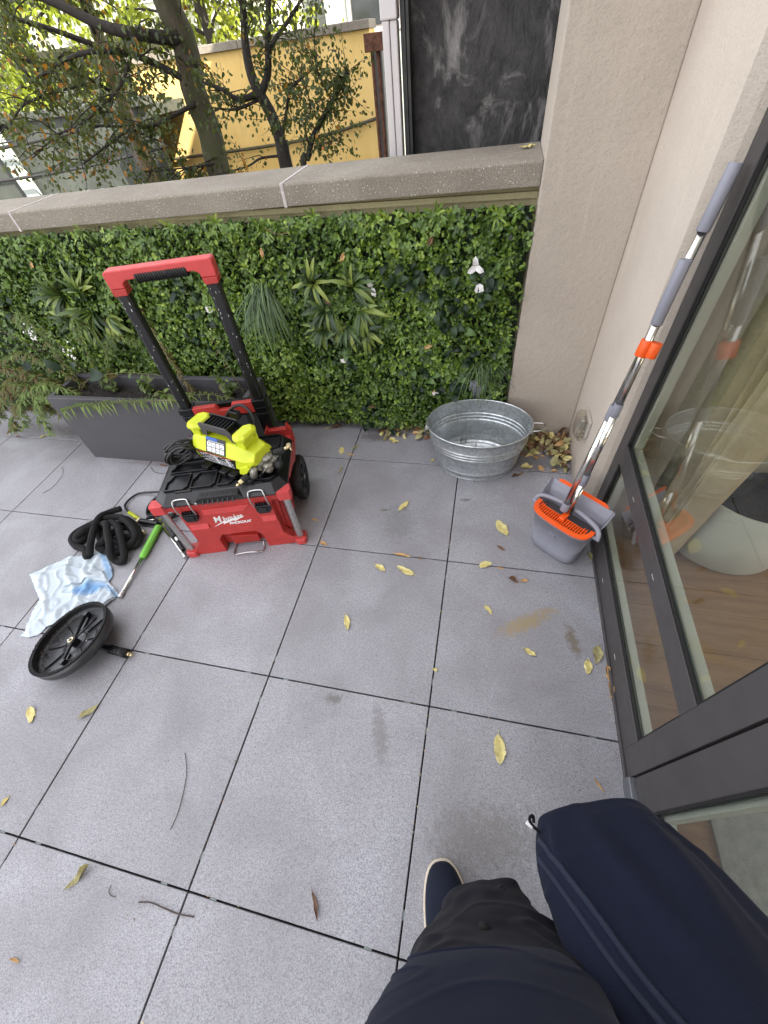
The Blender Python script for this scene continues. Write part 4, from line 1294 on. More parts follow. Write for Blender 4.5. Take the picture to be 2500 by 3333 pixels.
# leaning shrub at the right of the yellow wall
tm, bmb, tips = MB(), MB(), []
Pt = branch(tm, [(-1.75, 2.7, -3.0), (-1.62, 2.7, 0.5), (-1.52, 2.7, 0.93), (-1.38, 2.7, 1.12), (-1.2, 2.7, 1.27), (-1.08, 2.65, 1.38)], 0.035, 0.010, 8)
for pts, r in (([(-1.5, 2.7, .95), (-1.49, 2.65, 1.10), (-1.40, 2.6, 1.22), (-1.43, 2.6, 1.40)], .008), ([(-1.25, 2.7, 1.22), (-1.3, 2.6, 1.4), (-1.28, 2.6, 1.6)], .008), ([(-1.5, 2.7, .94), (-1.35, 2.6, 1.0), (-1.2, 2.55, 1.02)], .006)):
    P = branch(bmb, pts, r, r * .4, 6)
    twigs(bmb, P, 12, .26, .003, tips, down=.05)
twigs(bmb, Pt[len(Pt) // 2:], 26, .30, .003, tips, down=.05)
tree('shrub', 'leaning thin stemmed shrub in front of the right end of the yellow wall', tm, 'bark_dark', bmb, 'bark_dark', tips, 22, .034, .38, 'tree', (-1.6, 2.7, -3.0), .03, .03)
# pale leaning pole-like trunk further left
tm, bmb, tips = MB(), MB(), []
Pt = branch(tm, [(-3.5, 3.2, -3.0), (-3.52, 3.2, 0.0), (-3.48, 3.2, 0.87), (-3.46, 3.2, 1.3), (-3.41, 3.2, 1.95), (-3.4, 3.2, 2.7)], 0.06, 0.05, 10)
for pts, r in (([(-3.46, 3.2, 1.4), (-3.7, 3.0, 1.6), (-4.1, 2.9, 1.7)], .02), ([(-3.45, 3.2, 1.7), (-3.9, 2.9, 1.9), (-4.3, 2.8, 1.9)], .025), ([(-3.45, 3.2, 1.75), (-3.2, 2.9, 2.0), (-3.0, 2.8, 2.2)], .02), ([(-3.46, 3.1, 1.2), (-3.8, 2.8, 1.25), (-4.2, 2.6, 1.1)], .014), ([(-3.6, 3.0, 1.5), (-3.9, 2.6, 1.45), (-4.2, 2.5, 1.3)], .012)):
    P = branch(bmb, pts, r, r * .4, 6)
    twigs(bmb, P, 14, .46, .005, tips, down=.22)
tree('tree', 'pale barked leaning tree with orange tinged leaves left of the mossy trunk', tm, 'bark_pale', bmb, 'bark_dark', tips, 28, .045, .52, 'tree', (-3.5, 3.2, -3.0), .12, .04)
# trees farther back, sunlight put into their leaf colours
def far_tree(base, h, lab, seed, spread, n, zlo):
    global tr
    tr = random.Random(seed)
    tm, bmb, tips = MB(), MB(), []
    x, y = base
    P = branch(tm, [(x, y, -3), (x + .1, y, 0), (x, y, h * .6), (x + .1, y, h)], .12, .04, 9)
    for _ in range(n):
        a = tr.uniform(0, 6.28); z0 = tr.uniform(zlo, h)
        q = [(x, y, z0), (x + cos(a) * spread * .5, y + sin(a) * spread * .4, z0 + .3), (x + cos(a) * spread, y + sin(a) * spread * .7, z0 + tr.uniform(-.5, .4))]
        PP = branch(bmb, q, .025, .008, 5, 4)
        twigs(bmb, PP, 9, .6, .006, tips, down=.2)
    tree('tree', lab, tm, 'bark_dark', bmb, 'bark_dark', tips, 26, .10, .6, 'tree_far', (x, y, -3), .0, .09)
far_tree((-7.2, 6.6), 3.6, 'bright sunlit yellow green tree in front of the white building', 3, 2.1, 26, .9)
far_tree((-4.3, 6.9), 4.0, 'sunlit tree standing directly behind the yellow wall', 4, 1.4, 20, 1.5)

# ================================================================== ROLLING TOOL BOX
TB = (-1.192, -0.740, 0.0)
tb = empty('rolling_tool_box', TB, radians(16.1), label='red rolling tool box with black lid and raised pull handle on the grey tiles', cat='tool box')
def P(o, parent=tb):
    return o
# hull and front
mb = MB()
mb.frustum((0.085, 0.475, 0.045, 0.330), (0.065, 0.500, 0.030, 0.345), 0.012, 0.337)
mb.prism([(0.0, 0.0), (0.176, 0.0), (0.176, 0.09), (0.200, 0.122), (0.350, 0.122), (0.376, 0.09), (0.376, 0.0), (0.552, 0.0), (0.556, 0.022), (0.553, 0.040), (0.508, 0.045), (0.472, 0.085), (0.472, 0.285), (0.488, 0.306), (0.560, 0.312), (0.566, 0.338), (-0.012, 0.338), (-0.008, 0.312), (0.062, 0.306), (0.078, 0.285), (0.078, 0.085), (0.050, 0.045), (-0.001, 0.040), (-0.004, 0.022)], 0.004, 0.046)
mb.box(0.02, 0.545, 0.047, 0.36, 0.300, 0.3365)        # rim under the lid
mb.box(0.36, 0.475, 0.18, 0.40, 0.02, 0.29)
mb.box(0.06, 0.475, 0.3305, 0.40, 0.05, 0.29)
mb.build('body', M['red'], tb, bevel=0.003)
mb = MB()                                            # lower rear guard and side webs on the right
mb.prism([(0.05, 0.045), (0.05, 0.30), (0.20, 0.30), (0.23, 0.20), (0.20, 0.05)], 0.4735, 0.500, axis='x')
mb.prism([(0.13, 0.295), (0.13, 0.345), (0.40, 0.345), (0.40, 0.27), (0.30, 0.25), (0.22, 0.28)], 0.4755, 0.548, axis='x')
mb.build('side_guard', M['red'], tb, bevel=0.003)
# big sloped relief on the upper front
mb = MB()
mb.prism([(0.185, 0.300), (0.385, 0.300), (0.350, 0.268), (0.185, 0.268)], -0.002, 0.006)
mb.build('front_relief', M['red_worn'], tb, bevel=0.0015)
for (a, b_) in ((0.088, 0.172), (0.405, 0.470)):
    mb = MB()                                        # recess under each latch, with its pale sloping floor
    vs = [(a + .004, 0.0035, 0.214), (b_, 0.0035, 0.214), (b_, -0.0045, 0.186), (a + .004, -0.0045, 0.186), (a + .004, 0.0035, 0.182), (b_, 0.0035, 0.182)]
    mb.add(vs, [(0, 1, 2, 3), (3, 2, 5, 4), (0, 3, 4), (1, 5, 2), (0, 4, 5, 1)])
    mb.build('latch_recess', M['red_worn'], tb)
# arch with fine ribs and wire foot
mb = MB()
mb.prism([(0.222, 0.030), (0.344, 0.030), (0.344, 0.075), (0.222, 0.090)], 0.020, 0.044)
mb.build('arch_panel', M['red'], tb, bevel=0.001)
for k in range(10):
    mb = MB(); u = 0.229 + k * 0.0118; mb.box(u, u + 0.0035, 0.017, 0.0198, 0.032, 0.072 + 0.0012 * (9 - k))
    mb.build('arch_rib', M['red'], tb)
mb = MB(); mb.tube(spline([(0.222, 0.040, 0.012), (0.215, -0.004, 0.006), (0.222, -0.028, 0.010), (0.245, -0.034, 0.020), (0.285, -0.034, 0.024), (0.325, -0.034, 0.020), (0.350, -0.026, 0.009), (0.356, -0.004, 0.005), (0.350, 0.030, 0.020)], 5), 0.0034, 8)
mb.build('foot_wire', M['wire'], tb)
# corner caps, feet and aluminium corner bars
for sx, x0 in ((1, -0.012), (-1, 0.566)):
    mb = MB()
    poly = [(x0, -0.006), (x0 + sx * 0.050, -0.006), (x0 + sx * 0.062, 0.010), (x0 + sx * 0.062, 0.040), (x0, 0.040), (x0 - sx * 0.004, 0.012)]
    mb.prism(poly, 0.305, 0.352, axis='z')
    mb.cyl((x0 + sx * 0.026, 0.008, 0.352), (x0 + sx * 0.026, 0.008, 0.3535), 0.004, n=10)
    mb.build('corner_cap', M['red_worn'], tb, bevel=0.004)
    mb = MB()
    poly = [(x0 + sx * .012, -0.010), (x0 + sx * 0.050, -0.010), (x0 + sx * 0.058, 0.003), (x0 + sx * 0.058, 0.050), (x0 + sx * .010, 0.050), (x0 + sx * .006, 0.004)]
    mb.prism(poly, 0.0, 0.034, axis='z')
    mb.build('corner_foot', M['red_worn'], tb, bevel=0.004)
    mb = MB()
    cx = x0 + sx * 0.026
    n = 22
    ring_ = [(0.0145 * (1 + 0.05 * (q % 2)) * cos(2 * pi * q / n), 0.0105 * (1 + 0.05 * (q % 2)) * sin(2 * pi * q / n)) for q in range(n)]
    cb = x0 + sx * 0.032
    mb.loft([[(cb + a, 0.014 + b_, 0.036) for a, b_ in ring_], [(cx + a, 0.014 + b_, 0.304) for a, b_ in ring_]], smooth=False)
    mb.build('corner_bar', M['wire'], tb)
# lid
mb = MB()
def ring8(x0, x1, y0, y1, c, z):
    return [(x0 + c, y0, z), (x1 - c, y0, z), (x1, y0 + c, z), (x1, y1 - c, z), (x1 - c, y1, z), (x0 + c, y1, z), (x0, y1 - c, z), (x0, y0 + c, z)]
mb.loft([ring8(0.006, 0.556, -0.004, 0.368, 0.045, 0.3385), ring8(0.004, 0.558, -0.008, 0.370, 0.045, 0.348), ring8(0.006, 0.556, -0.004, 0.368, 0.045, 0.354), ring8(0.034, 0.528, 0.034, 0.350, 0.030, 0.378)], smooth=False)
mb.build('lid', M['black'], tb, bevel=0.002)
# raised grid on the lid: border and webs leave sunken cleat pockets with cut corners
mb = MB()
z0, z1 = 0.3782, 0.3865
def frame_cell(x0, x1, y0, y1, w=0.0055, c=0.016):
    o = [(x0, y0), (x1 - c, y0), (x1, y0 + c), (x1, y1), (x0 + c * 1.8, y1), (x0 + c * 1.1, y1 - c * .8), (x0 + c * .8, y1 - c * 1.9), (x0, y1 - c * 2.8)]
    k = len(o)
    cx, cy = (x0 + x1) / 2, (y0 + y1) / 2
    i_ = [(cx + (x - cx) * (1 - 2 * w / (x1 - x0)), cy + (y - cy) * (1 - 2 * w / (y1 - y0))) for x, y in o]
    vs = [(x, y, z0) for x, y in o] + [(x, y, z1) for x, y in o] + [(x, y, z1) for x, y in i_] + [(x, y, z0) for x, y in i_]
    fs = []
    for q in range(k):
        r = (q + 1) % k
        fs += [(q, r, r + k, q + k), (q + k, r + k, r + 2 * k, q + 2 * k), (q + 2 * k, r + 2 * k, r + 3 * k, q + 3 * k)]
    mb.add(vs, fs)
for (a, b_, c, d) in ((0.052, 0.150, 0.050, 0.145), (0.160, 0.265, 0.050, 0.145), (0.350, 0.515, 0.050, 0.145), (0.052, 0.265, 0.155, 0.215), (0.350, 0.515, 0.155, 0.225), (0.052, 0.515, 0.236, 0.335), (0.275, 0.340, 0.050, 0.215)):
    frame_cell(a, b_, c, d)
mb.build('lid_grid', M['black'], tb, bevel=0.001, seg=1)
for (a, b_) in ((0.10, 0.17), (0.40, 0.465)):
    mb = MB(); mb.box(a, b_, 0.036, 0.046, 0.3783, 0.3835); mb.build('lid_slot', M['rubber'], tb, bevel=0.002)
# lid grip with ribs
mb = MB(); mb.prism([(0.165, 0.342), (0.390, 0.342), (0.365, 0.374), (0.205, 0.374)], -0.0065, 0.030)
mb.build('lid_grip', M['rubber'], tb, bevel=0.002)
for k in range(7):
    mb = MB(); u = 0.215 + k * 0.0205; mb.prism([(-0.0205, 0.345), (-0.007, 0.345), (0.020, 0.372), (0.006, 0.376)], u, u + 0.005, axis='x')
    mb.build('grip_rib', M['black'], tb, bevel=0.001, seg=1)
mb = MB(); mb.cyl((0.186, -0.012, 0.350), (0.186, -0.006, 0.350), 0.006, n=12); mb.build('lock_eye', M['wire'], tb)
# latches: black body with teeth, wire bail over the lid
for c in (0.128, 0.438):
    lt = MB(); lt.prism([(c - 0.030, 0.292), (c + 0.030, 0.292), (c + 0.030, 0.262), (c + 0.022, 0.246), (c - 0.022, 0.246), (c - 0.030, 0.262)], -0.012, 0.0035)
    lt.prism([(c - 0.018, 0.282), (c + 0.018, 0.282), (c + 0.018, 0.258), (c - 0.018, 0.258)], -0.017, -0.0122)
    for q in range(5):
        lt.box(c - 0.026 + q * 0.0115, c - 0.021 + q * 0.0115, -0.009, 0.003, 0.2925, 0.305)
    l_ = lt.build('latch', M['black'], tb, bevel=0.0015)
    w = MB(); w.tube(spline([(c - 0.031, -0.008, 0.288), (c - 0.033, -0.017, 0.330), (c - 0.033, -0.010, 0.362), (c - 0.026, 0.003, 0.371), (c + 0.020, 0.003, 0.371), (c + 0.030, -0.010, 0.360), (c + 0.033, -0.017, 0.330), (c + 0.031, -0.008, 0.288)], 5), 0.0031, 8)
    w.build('latch_wire', M['wire'], l_)
# the name in white print: script word, bolt and second word
def text_mesh(txt, size, mat, name, parent, mtx, shear=0.0, extrude=0.0004, xs=1.0, bold=0.0, base=0.0):
    cu = bpy.data.curves.new('lettering_curve', 'FONT')
    cu.body = txt; cu.size = size; cu.shear = shear; cu.extrude = extrude; cu.offset = bold
    cu.space_character = 0.9
    ob = bpy.data.objects.new('lettering_tmp', cu)
    COL.objects.link(ob)
    dg = bpy.context.evaluated_depsgraph_get()
    me = bpy.data.meshes.new_from_object(ob.evaluated_get(dg))
    bpy.data.objects.remove(ob)
    me.materials.clear(); me.materials.append(mat)
    me.name = name
    o = bpy.data.objects.new(name, me); COL.objects.link(o)
    o.parent = parent
    o.matrix_local = mtx @ Matrix.Diagonal((xs, 1, 1, 1))
    return o
FRONT = Matrix(((1, 0, 0, 0), (0, 0, -1, 0), (0, 1, 0, 0), (0, 0, 0, 1)))     # text plane x,y -> x,z facing -y
def at(x, z, y=0.0032, rot=0.0):
    return Matrix.Translation((x, y, z)) @ FRONT @ Matrix.Rotation(rot, 4, 'Z')
text_mesh('M', 0.054, M['white'], 'lettering', tb, at(0.203, 0.2090, rot=0.08), 0.3, bold=0.0006, xs=.80)
text_mesh('ilwaukee', 0.041, M['white'], 'lettering', tb, at(0.244, 0.2125, rot=0.12), 0.2, bold=0.0002, xs=.70)
text_mesh('PACKOUT', 0.0185, M['white'], 'lettering', tb, at(0.262, 0.1885), 0.12, bold=0.0010, xs=1.18)
mb = MB(); mb.prism([(0.192, 0.184), (0.240, 0.205), (0.236, 0.194), (0.292, 0.214), (0.287, 0.203), (0.342, 0.232), (0.300, 0.222), (0.303, 0.229), (0.250, 0.211), (0.253, 0.219), (0.215, 0.199)], 0.0026, 0.0036)
mb.build('bolt_print', M['white'], tb)

# rear: handle housings, cross bar, poles
HV = 0.420
for u in (0.126, 0.448):
    mb = MB(); mb.box(u - 0.026, u + 0.026, HV - 0.024, HV + 0.024, 0.06, 0.505)
    for z in (0.455, 0.485): mb.box(u - 0.029, u + 0.029, HV - 0.027, HV + 0.027, z, z + 0.008)
    mb.box(u - 0.031, u + 0.031, HV - 0.029, HV + 0.029, 0.5055, 0.532)
    mb.build('pole_housing', M['black'], tb, bevel=0.002)
for u in (0.126, 0.448):
    mb = MB()
    mb.prism([(u - 0.021, HV - 0.013), (u - 0.014, HV - 0.019), (u + 0.014, HV - 0.019), (u + 0.021, HV - 0.013), (u + 0.021, HV + 0.013), (u + 0.014, HV + 0.019), (u - 0.014, HV + 0.019), (u - 0.021, HV + 0.013)], 0.48, 1.034, axis='z')
    p = mb.build('pole', M['pole'] if 'pole' in M else M['black'], tb, bevel=0.001, seg=1)
    g = MB(); g.box(u - 0.0265, u - 0.0212, HV - 0.0035, HV + 0.0035, 0.534, 1.03); g.build('pole_rail', M['black'], p)
    # scratches down to bare metal
    rs = random.Random(int(u * 1000))
    g = MB()
    for q in range(16):
        z = rs.uniform(0.56, 1.0); x = rs.choice((-0.0135, 0.0130, rs.uniform(-.012, .012))) + u
        g.box(x - rs.uniform(.0003, .0010), x + rs.uniform(.0002, .0009), HV - 0.0194, HV - 0.0188, z, z + rs.uniform(.002, .009))
    g.build('scratch', M['white'], p)
mb = MB()
mb.prism([(0.158, 0.478), (0.422, 0.478), (0.422, 0.532), (0.334, 0.532), (0.322, 0.508), (0.272, 0.508), (0.260, 0.532), (0.158, 0.532)], HV - 0.030, HV - 0.006)
mb.build('cross_bar', M['red'], tb, bevel=0.002)
mb = MB(); mb.box(0.1545, 0.425, HV - 0.0055, HV + 0.018, 0.455, 0.528)
for q in range(9): mb.box(0.272 + q * 0.0055, 0.2745 + q * 0.0055, HV - 0.010, HV - 0.006, 0.509, 0.530)
mb.build('cross_bar_core', M['black'], tb, bevel=0.001)
mb = MB()
n = 8
mb.prism([(0.100, 1.026), (0.152, 1.026), (0.152, 1.040), (0.168, 1.050), (0.404, 1.050), (0.420, 1.040), (0.420, 1.026), (0.474, 1.026), (0.475, 1.076), (0.469, 1.083), (0.108, 1.083), (0.100, 1.076)], HV - 0.024, HV + 0.024)
mb.build('handle', M['red_worn'], tb, bevel=0.004, seg=3)
mb = MB(); mb.cyl((0.200, HV - 0.006, 1.055), (0.382, HV - 0.006, 1.055), 0.0205, n=18)
g_ = mb.build('handle_grip', M['rubber'], tb, bevel=0.003)
mb = MB()
for q in range(20):
    mb.cyl((0.206 + q * 0.0088, HV - 0.006, 1.055), (0.2105 + q * 0.0088, HV - 0.006, 1.055), 0.0222, n=14)
mb.build('grip_rings', M['rubber'], g_)
for u in (0.126, 0.448):
    mb = MB(); mb.prism([(u - 0.023, 1.004), (u + 0.023, 1.004), (u + 0.027, 1.0255), (u - 0.027, 1.0255)], HV - 0.025, HV + 0.025)
    mb.build('handle_collar', M['red'], tb, bevel=0.002)
# red yokes behind the lid
for (a, b_) in ((0.065, 0.155), (0.43, 0.555)):
    mb = MB(); mb.prism([(a, 0.30), (b_, 0.30), (b_, 0.372), (b_ - 0.018, 0.405), (b_ - 0.022, 0.380), (a + 0.022, 0.380), (a + 0.018, 0.400), (a, 0.372)], 0.372, 0.398)
    mb.build('rear_yoke', M['red'], tb, bevel=0.003)
# wheels
for (ua, ub) in ((0.512, 0.556), (0.0, 0.044)):
    w = empty('wheel', (0, 0, 0)); w.parent = tb
    for nm, prof, mt in (('tyre', [(0.084, ua), (0.104, ua), (0.1095, ua + .007), (0.1115, (ua + ub) / 2), (0.1095, ub - .007), (0.104, ub), (0.084, ub)], 'rubber'), ('rim', [(0.0, ua + 0.008), (0.070, ua + 0.004), (0.0838, ua + .001), (0.0838, ub - .001), (0.070, ub - 0.004), (0.060, ub - .014), (0.030, ub - 0.014), (0.022, ub - 0.002), (0.0, ub - 0.002)], 'black')):
        b = MB(); b.loft([[(x, 0.330 + max(r, .0005) * cos(2 * pi * j / 36), 0.112 + max(r, .0005) * sin(2 * pi * j / 36)) for j in range(36)] for r, x in prof], cap0=nm == 'rim', cap1=nm == 'rim')
        b.build(nm, M[mt], w)
    b = MB()
    for q in range(6):
        a = q * pi / 3
        m_ = Matrix.Translation((0, 0.330, 0.112)) @ Matrix.Rotation(a, 4, 'X')
        b.box(ub - 0.013, ub - 0.005, -0.007, 0.007, 0.022, 0.078, m_)
    b.build('spoke', M['black'], w)
    b = MB(); b.cyl((ub - .003, 0.330, 0.112), (ub + 0.002, 0.330, 0.112), 0.007, n=12); b.build('hub_cap', M['wire'], w)
    b = MB()
    for q in range(40):
        a = q * 2 * pi / 40
        m_ = Matrix.Translation((0, 0.330, 0.112)) @ Matrix.Rotation(a, 4, 'X')
        b.box(ua + .008, ub - .008, -0.003, 0.003, 0.1105, 0.1130, m_)
    b.build('tread', M['rubber'], w)
mb = MB(); mb.cyl((0.044, 0.330, 0.112), (0.512, 0.330, 0.112), 0.010, n=12); mb.build('axle', M['wire'], tb)

# ================================================================== PRESSURE WASHER on the lid
pw = empty('pressure_washer', (-0.905, -0.478, 0.3868), radians(-15), label='lime green electric pressure washer lying on the tool box lid', cat='pressure washer')
mb = MB()
def sec(x, w, zb, zt, ch=0.05, tw=0.6):
    return [(x, -w * .75, zb), (x, -w, zb + .02), (x, -w, zt - ch), (x, -w * tw, zt), (x, w * tw, zt), (x, w, zt - ch), (x, w, zb + .02), (x, w * .75, zb)]
mb.loft([sec(-.172, .046, .065, .118, .025), sec(-.150, .060, .040, .136, .038), sec(-.120, .069, .028, .150, .05), sec(.085, .071, .028, .150, .05), sec(.125, .068, .040, .140, .045), sec(.168, .052, .074, .122, .022)], smooth=False)
mb.build('housing', M['lime'], pw, bevel=0.004, seg=2)
mb = MB(); mb.prism([(.078, .024), (.108, .024), (.150, .070), (.140, .082), (.092, .060)], -.074, .074); mb.build('front_brace', M['lime'], pw, bevel=0.003)
# side label, black with fine print
mb = MB(); mb.prism([(-.128, .098), (.088, .096), (.066, .042), (-.108, .042)], -.0725, -.0700); sl = mb.build('side_label', M['black'], pw)
lr = random.Random(2)
mb = MB()
for q in range(7):
    z = .0885 - q * .0065
    x = -.112 + q * .002
    while x < .06:
        w = lr.uniform(.006, .022)
        if lr.random() < .8: mb.box(x, min(x + w, .066), -.0728, -.0726, z, z + .0022)
        x += w + .003
for x in (-.030, .030): mb.prism([(x, .088), (x + .006, .088), (x + .018, .052), (x + .011, .052)], -.0731, -.0729)
mb.build('label_print', M['white'], sl)
mb = MB(); mb.box(-.118, .074, -.0728, -.0726, .0925, .0945); mb.build('label_stripe', M['orange'], sl)
# picture label on the sloping top edge
ang = atan2(.05, .0284)
LT = Matrix.Translation((-.012, -.0572, .1262)) @ Matrix.Rotation(ang, 4, 'X')
mb = MB(); mb.box(-.052, .052, -.029, .036, 0.0, .0016, LT); tl_ = mb.build('warning_label', M['black'], pw, bevel=.0006, seg=1)
for c in range(4):
    for r_ in range(2):
        mb = MB(); mb.box(-.044 + c * .0232, -.0245 + c * .0232, -.024 + r_ * .021, -.006 + r_ * .021, .0017, .0022, LT)
        s_ = mb.build('pictogram', M['white'], tl_)
        mb = MB()
        x0, y0 = -.044 + c * .0232, -.024 + r_ * .021
        for q in range(4):
            a, b_ = lr.uniform(.002, .012), lr.uniform(.002, .011)
            mb.box(x0 + a, x0 + a + lr.uniform(.002, .006), y0 + b_, y0 + b_ + lr.uniform(.001, .004), .00222, .0024, LT)
        mb.build('pictogram_mark', M['black' if (c + r_) % 3 else 'red'], tl_)
mb = MB(); mb.box(-.050, .010, .0225, .0345, .0017, .0022, LT); mb.build('label_header', M['blueprint'], tl_)
mb = MB(); mb.box(-.040, .045, .0185, .0205, .0017, .0022, LT); mb.build('label_line', M['white'], tl_)
# carrying posts and black channel handle
for x0, x1 in ((-.150, -.088), (.090, .142)):
    mb = MB()
    mb.prism([(x0 + .012, .140), (x1 - .006, .140), (x1 - .004, .176), (x0 + .004, .176)], -.040, -.030)
    mb.prism([(x0 + .012, .140), (x1 - .006, .140), (x1 - .004, .176), (x0 + .004, .176)], .030, .040)
    mb.box(x0 + .012, x1 - .012, -.0295, .0295, .140, .176)
    mb.build('carry_post', M['lime'], pw, bevel=.002)
    mb = MB(); mb.loft([ring8(x0 - .004, x1 + .004, -.050, .050, .016, .1765), ring8(x0 - .006, x1 + .004, -.052, .052, .018, .190), ring8(x0 + .004, x1 - .004, -.040, .040, .016, .199)], smooth=False)
    mb.build('post_cap', M['lime'], pw, bevel=.003)
hd = empty('carry_handle', (0, 0, 0)); hd.parent = pw
for y, nm in ((-.034, 'handle_plate'), (.030, 'handle_plate')):
    mb = MB(); mb.prism([(-.088, .152), (-.088, .205), (-.078, .212), (.060, .212), (.076, .196), (.092, .152), (.066, .152), (.052, .178), (-.052, .182), (-.060, .156)], y, y + .006)
    mb.build(nm, M['frame'] if y < 0 else M['black'], hd, bevel=.0015)
mb = MB(); mb.box(-.080, .062, -.0278, .0298, .176, .182); mb.build('handle_web', M['black'], hd)
mb = MB()
for q in range(8): mb.box(-.070 + q * .017, -.0675 + q * .017, -.0278, .0298, .1822, .204)
mb.build('handle_rib', M['black'], hd)
# feet
mb = MB(); mb.box(-.175, .165, -.052, .052, .008, .0275)
for x0 in (-.13, -.03, .02, .10):
    mb.prism([(x0, -.0525), (x0 + .005, -.092), (x0 + .040, -.092), (x0 + .048, -.0525)], .002, .020, axis='z')
    mb.prism([(x0, .0525), (x0 + .048, .0525), (x0 + .040, .085), (x0 + .005, .085)], .002, .020, axis='z')
mb.build('foot_frame', M['black'], pw, bevel=.003)
mb = MB()
for x0 in (-.107, -.007, .043, .123): mb.cyl((x0, -.076, .0195), (x0, -.076, .0212), .007, n=12)
mb.build('foot_hole_disc', M['rubber'], pw)  # black discs stand in for the shade inside the foot holes
# pump and fittings
mb = MB()
for (x, y, z, r) in ((.150, -.020, .055, .026), (.165, .010, .060, .030), (.150, .040, .050, .024), (.185, -.010, .045, .022), (.185, .025, .050, .020), (.140, -.045, .050, .018), (.170, 0.0, .032, .026)):
    vs, fs = [], []
    for i in range(7):
        for j in range(10):
            th = pi * i / 6; ph = 2 * pi * j / 10
            rr = r * (1 + .25 * ((i * 7 + j * 3) % 3 - 1) * .5)
            vs.append((x + rr * sin(th) * cos(ph), y + rr * sin(th) * sin(ph), z + rr * cos(th)))
    fs = [(i * 10 + j, (i + 1) * 10 + j, (i + 1) * 10 + (j + 1) % 10, i * 10 + (j + 1) % 10) for i in range(6) for j in range(10)]
    mb.add(vs, fs)
mb.cyl((.150, -.050, .070), (.142, -.062, .022), .016, n=12)
for q in range(8):
    mb.cyl((.176, -.04 + q * .012, .035), (.200, -.035 + q * .011, .062), .0030, n=6)
mb.build('pump_head', M['cast'], pw, fix=True)
mb = MB(); mb.cyl((.118, -.070, .022), (.112, -.098, .020), .015, n=14, smooth=False); mb.build('inlet_knob', M['rubber'], pw, bevel=.001)
mb = MB(); mb.cyl((.110, -.0985, .020), (.106, -.112, .017), .0095, n=6, smooth=False); mb.cyl((.106, -.112, .017), (.102, -.128, .014), .0055, n=12); mb.cyl((.104, -.119, .0155), (.1035, -.122, .015), .0085, n=12)
mb.build('inlet_nipple', M['brass'], pw)
mb = MB(); mb.cyl((.170, .048, .060), (.200, .085, .060), .016, n=12); mb.cyl((.185, .02, .035), (.215, .03, .028), .020, n=12); mb.build('outlet_elbow', M['rubber'], pw, bevel=.002)
mb = MB(); mb.cyl((.196, .080, .062), (.214, .104, .066), .008, n=10); mb.cyl((.214, .104, .060), (.214, .104, .078), .010, n=10); mb.cyl((.214, .104, .066), (.232, .094, .060), .0035, n=8)
mb.build('outlet_nipple', M['brass'], pw)
# cord bundle, tag and the loop behind the handle
cr = random.Random(8)
mb = MB()
ctr = Vector((-.218, -.088, .062))
for q in range(11):
    a0 = cr.uniform(0, 6.28)
    e1 = Vector((.62, .25, .55)).normalized() * cr.uniform(.058, .074)
    e2 = Vector((-.35, -.62, .42)).normalized() * cr.uniform(.040, .054)
    off_ = Vector((cr.gauss(0, .006), cr.gauss(0, .010), cr.gauss(0, .008)))
    pts = [ctr + off_ + e1 * cos(a0 + t * 2 * pi / 14) + e2 * sin(a0 + t * 2 * pi / 14) + Vector((0, .01 * sin(t), .004 * cos(t * 2))) for t in range(14)]
    pts = [Vector((p.x, p.y, max(p.z, .007) if p.x > -.29 else p.z)) for p in pts]
    mb.tube(spline(pts, 3, True), .0046, 7, closed=True)
mb.build('power_cord', M['cable'], pw)
mb = MB(); m_ = Matrix.Translation((-.180, -.035, .098)) @ Euler((.35, -.25, .25)).to_matrix().to_4x4()
mb.box(-.045, .020, -.018, .018, -.002, .0, m_); tg = mb.build('cord_tag', M['black'], pw)
mb = MB(); mb.cyl(m_ @ Vector((-.034, 0.004, .0001)), m_ @ Vector((-.034, .004, .0008)), .006, n=14); mb.box(-.022, .010, -.003, .001, .0001, .0008, m_); mb.build('tag_print', plain('yellow_print', (.7, .5, .03), .5), tg)
mb = MB(); mb.cyl((-.178, -.01, .075), (-.225, -.02, .050), .020, .015, n=14); mb.build('cord_strain_relief', M['rubber'], pw)
mb = MB(); mb.tube(spline([(-.08, .075, .14), (-.04, .105, .19), (.02, .115, .215), (.07, .105, .19), (.085, .080, .135), (.07, .06, .10)], 7), .0060, 8)
mb.build('outlet_hose', M['rubber'], pw)
mb = MB(); mb.box(-.050, -.005, .090, .118, .150, .185); mb.build('plug', M['black'], pw, bevel=.006)

# ================================================================== ZINC TUB
tub = empty('zinc_tub', (0.080, 0.052, 0.0), label='oval galvanised steel tub standing in the corner by the beige pier', cat='tub')
def ell(a, b, z, n=72):
    return [(a * cos(2 * pi * j / n), b * sin(2 * pi * j / n), z) for j in range(n)]
mb = MB()
A = lambda z: 0.198 + (0.249 - 0.198) * (z / 0.25)
B = lambda z: 0.152 + (0.186 - 0.152) * (z / 0.25)
rings = [ell(.196, .150, 0.0), ell(.200, .154, 0.0015), ell(.201, .155, 0.006), ell(.198, .152, 0.009)]
bead = {0.035: .002, 0.040: .0040, 0.045: .002, 0.140: .002, 0.145: .0060, 0.150: .002, 0.154: .0002, 0.158: .002, 0.163: .0060, 0.168: .002, 0.172: .0002, 0.176: .002, 0.181: .0060, 0.186: .002}
for z in sorted(list(bead) + [0.02, 0.031, 0.049, 0.09, 0.136, 0.190, 0.22, 0.244]):
    d = bead.get(z, 0)
    rings.append(ell(A(z) + d, B(z) + d, z))
for (dz, d) in ((.246, .002), (.249, .0045), (.2525, .004), (.254, .001), (.2525, -.002), (.249, -.003)):
    rings.append(ell(A(.25) + d, B(.25) + d, dz))
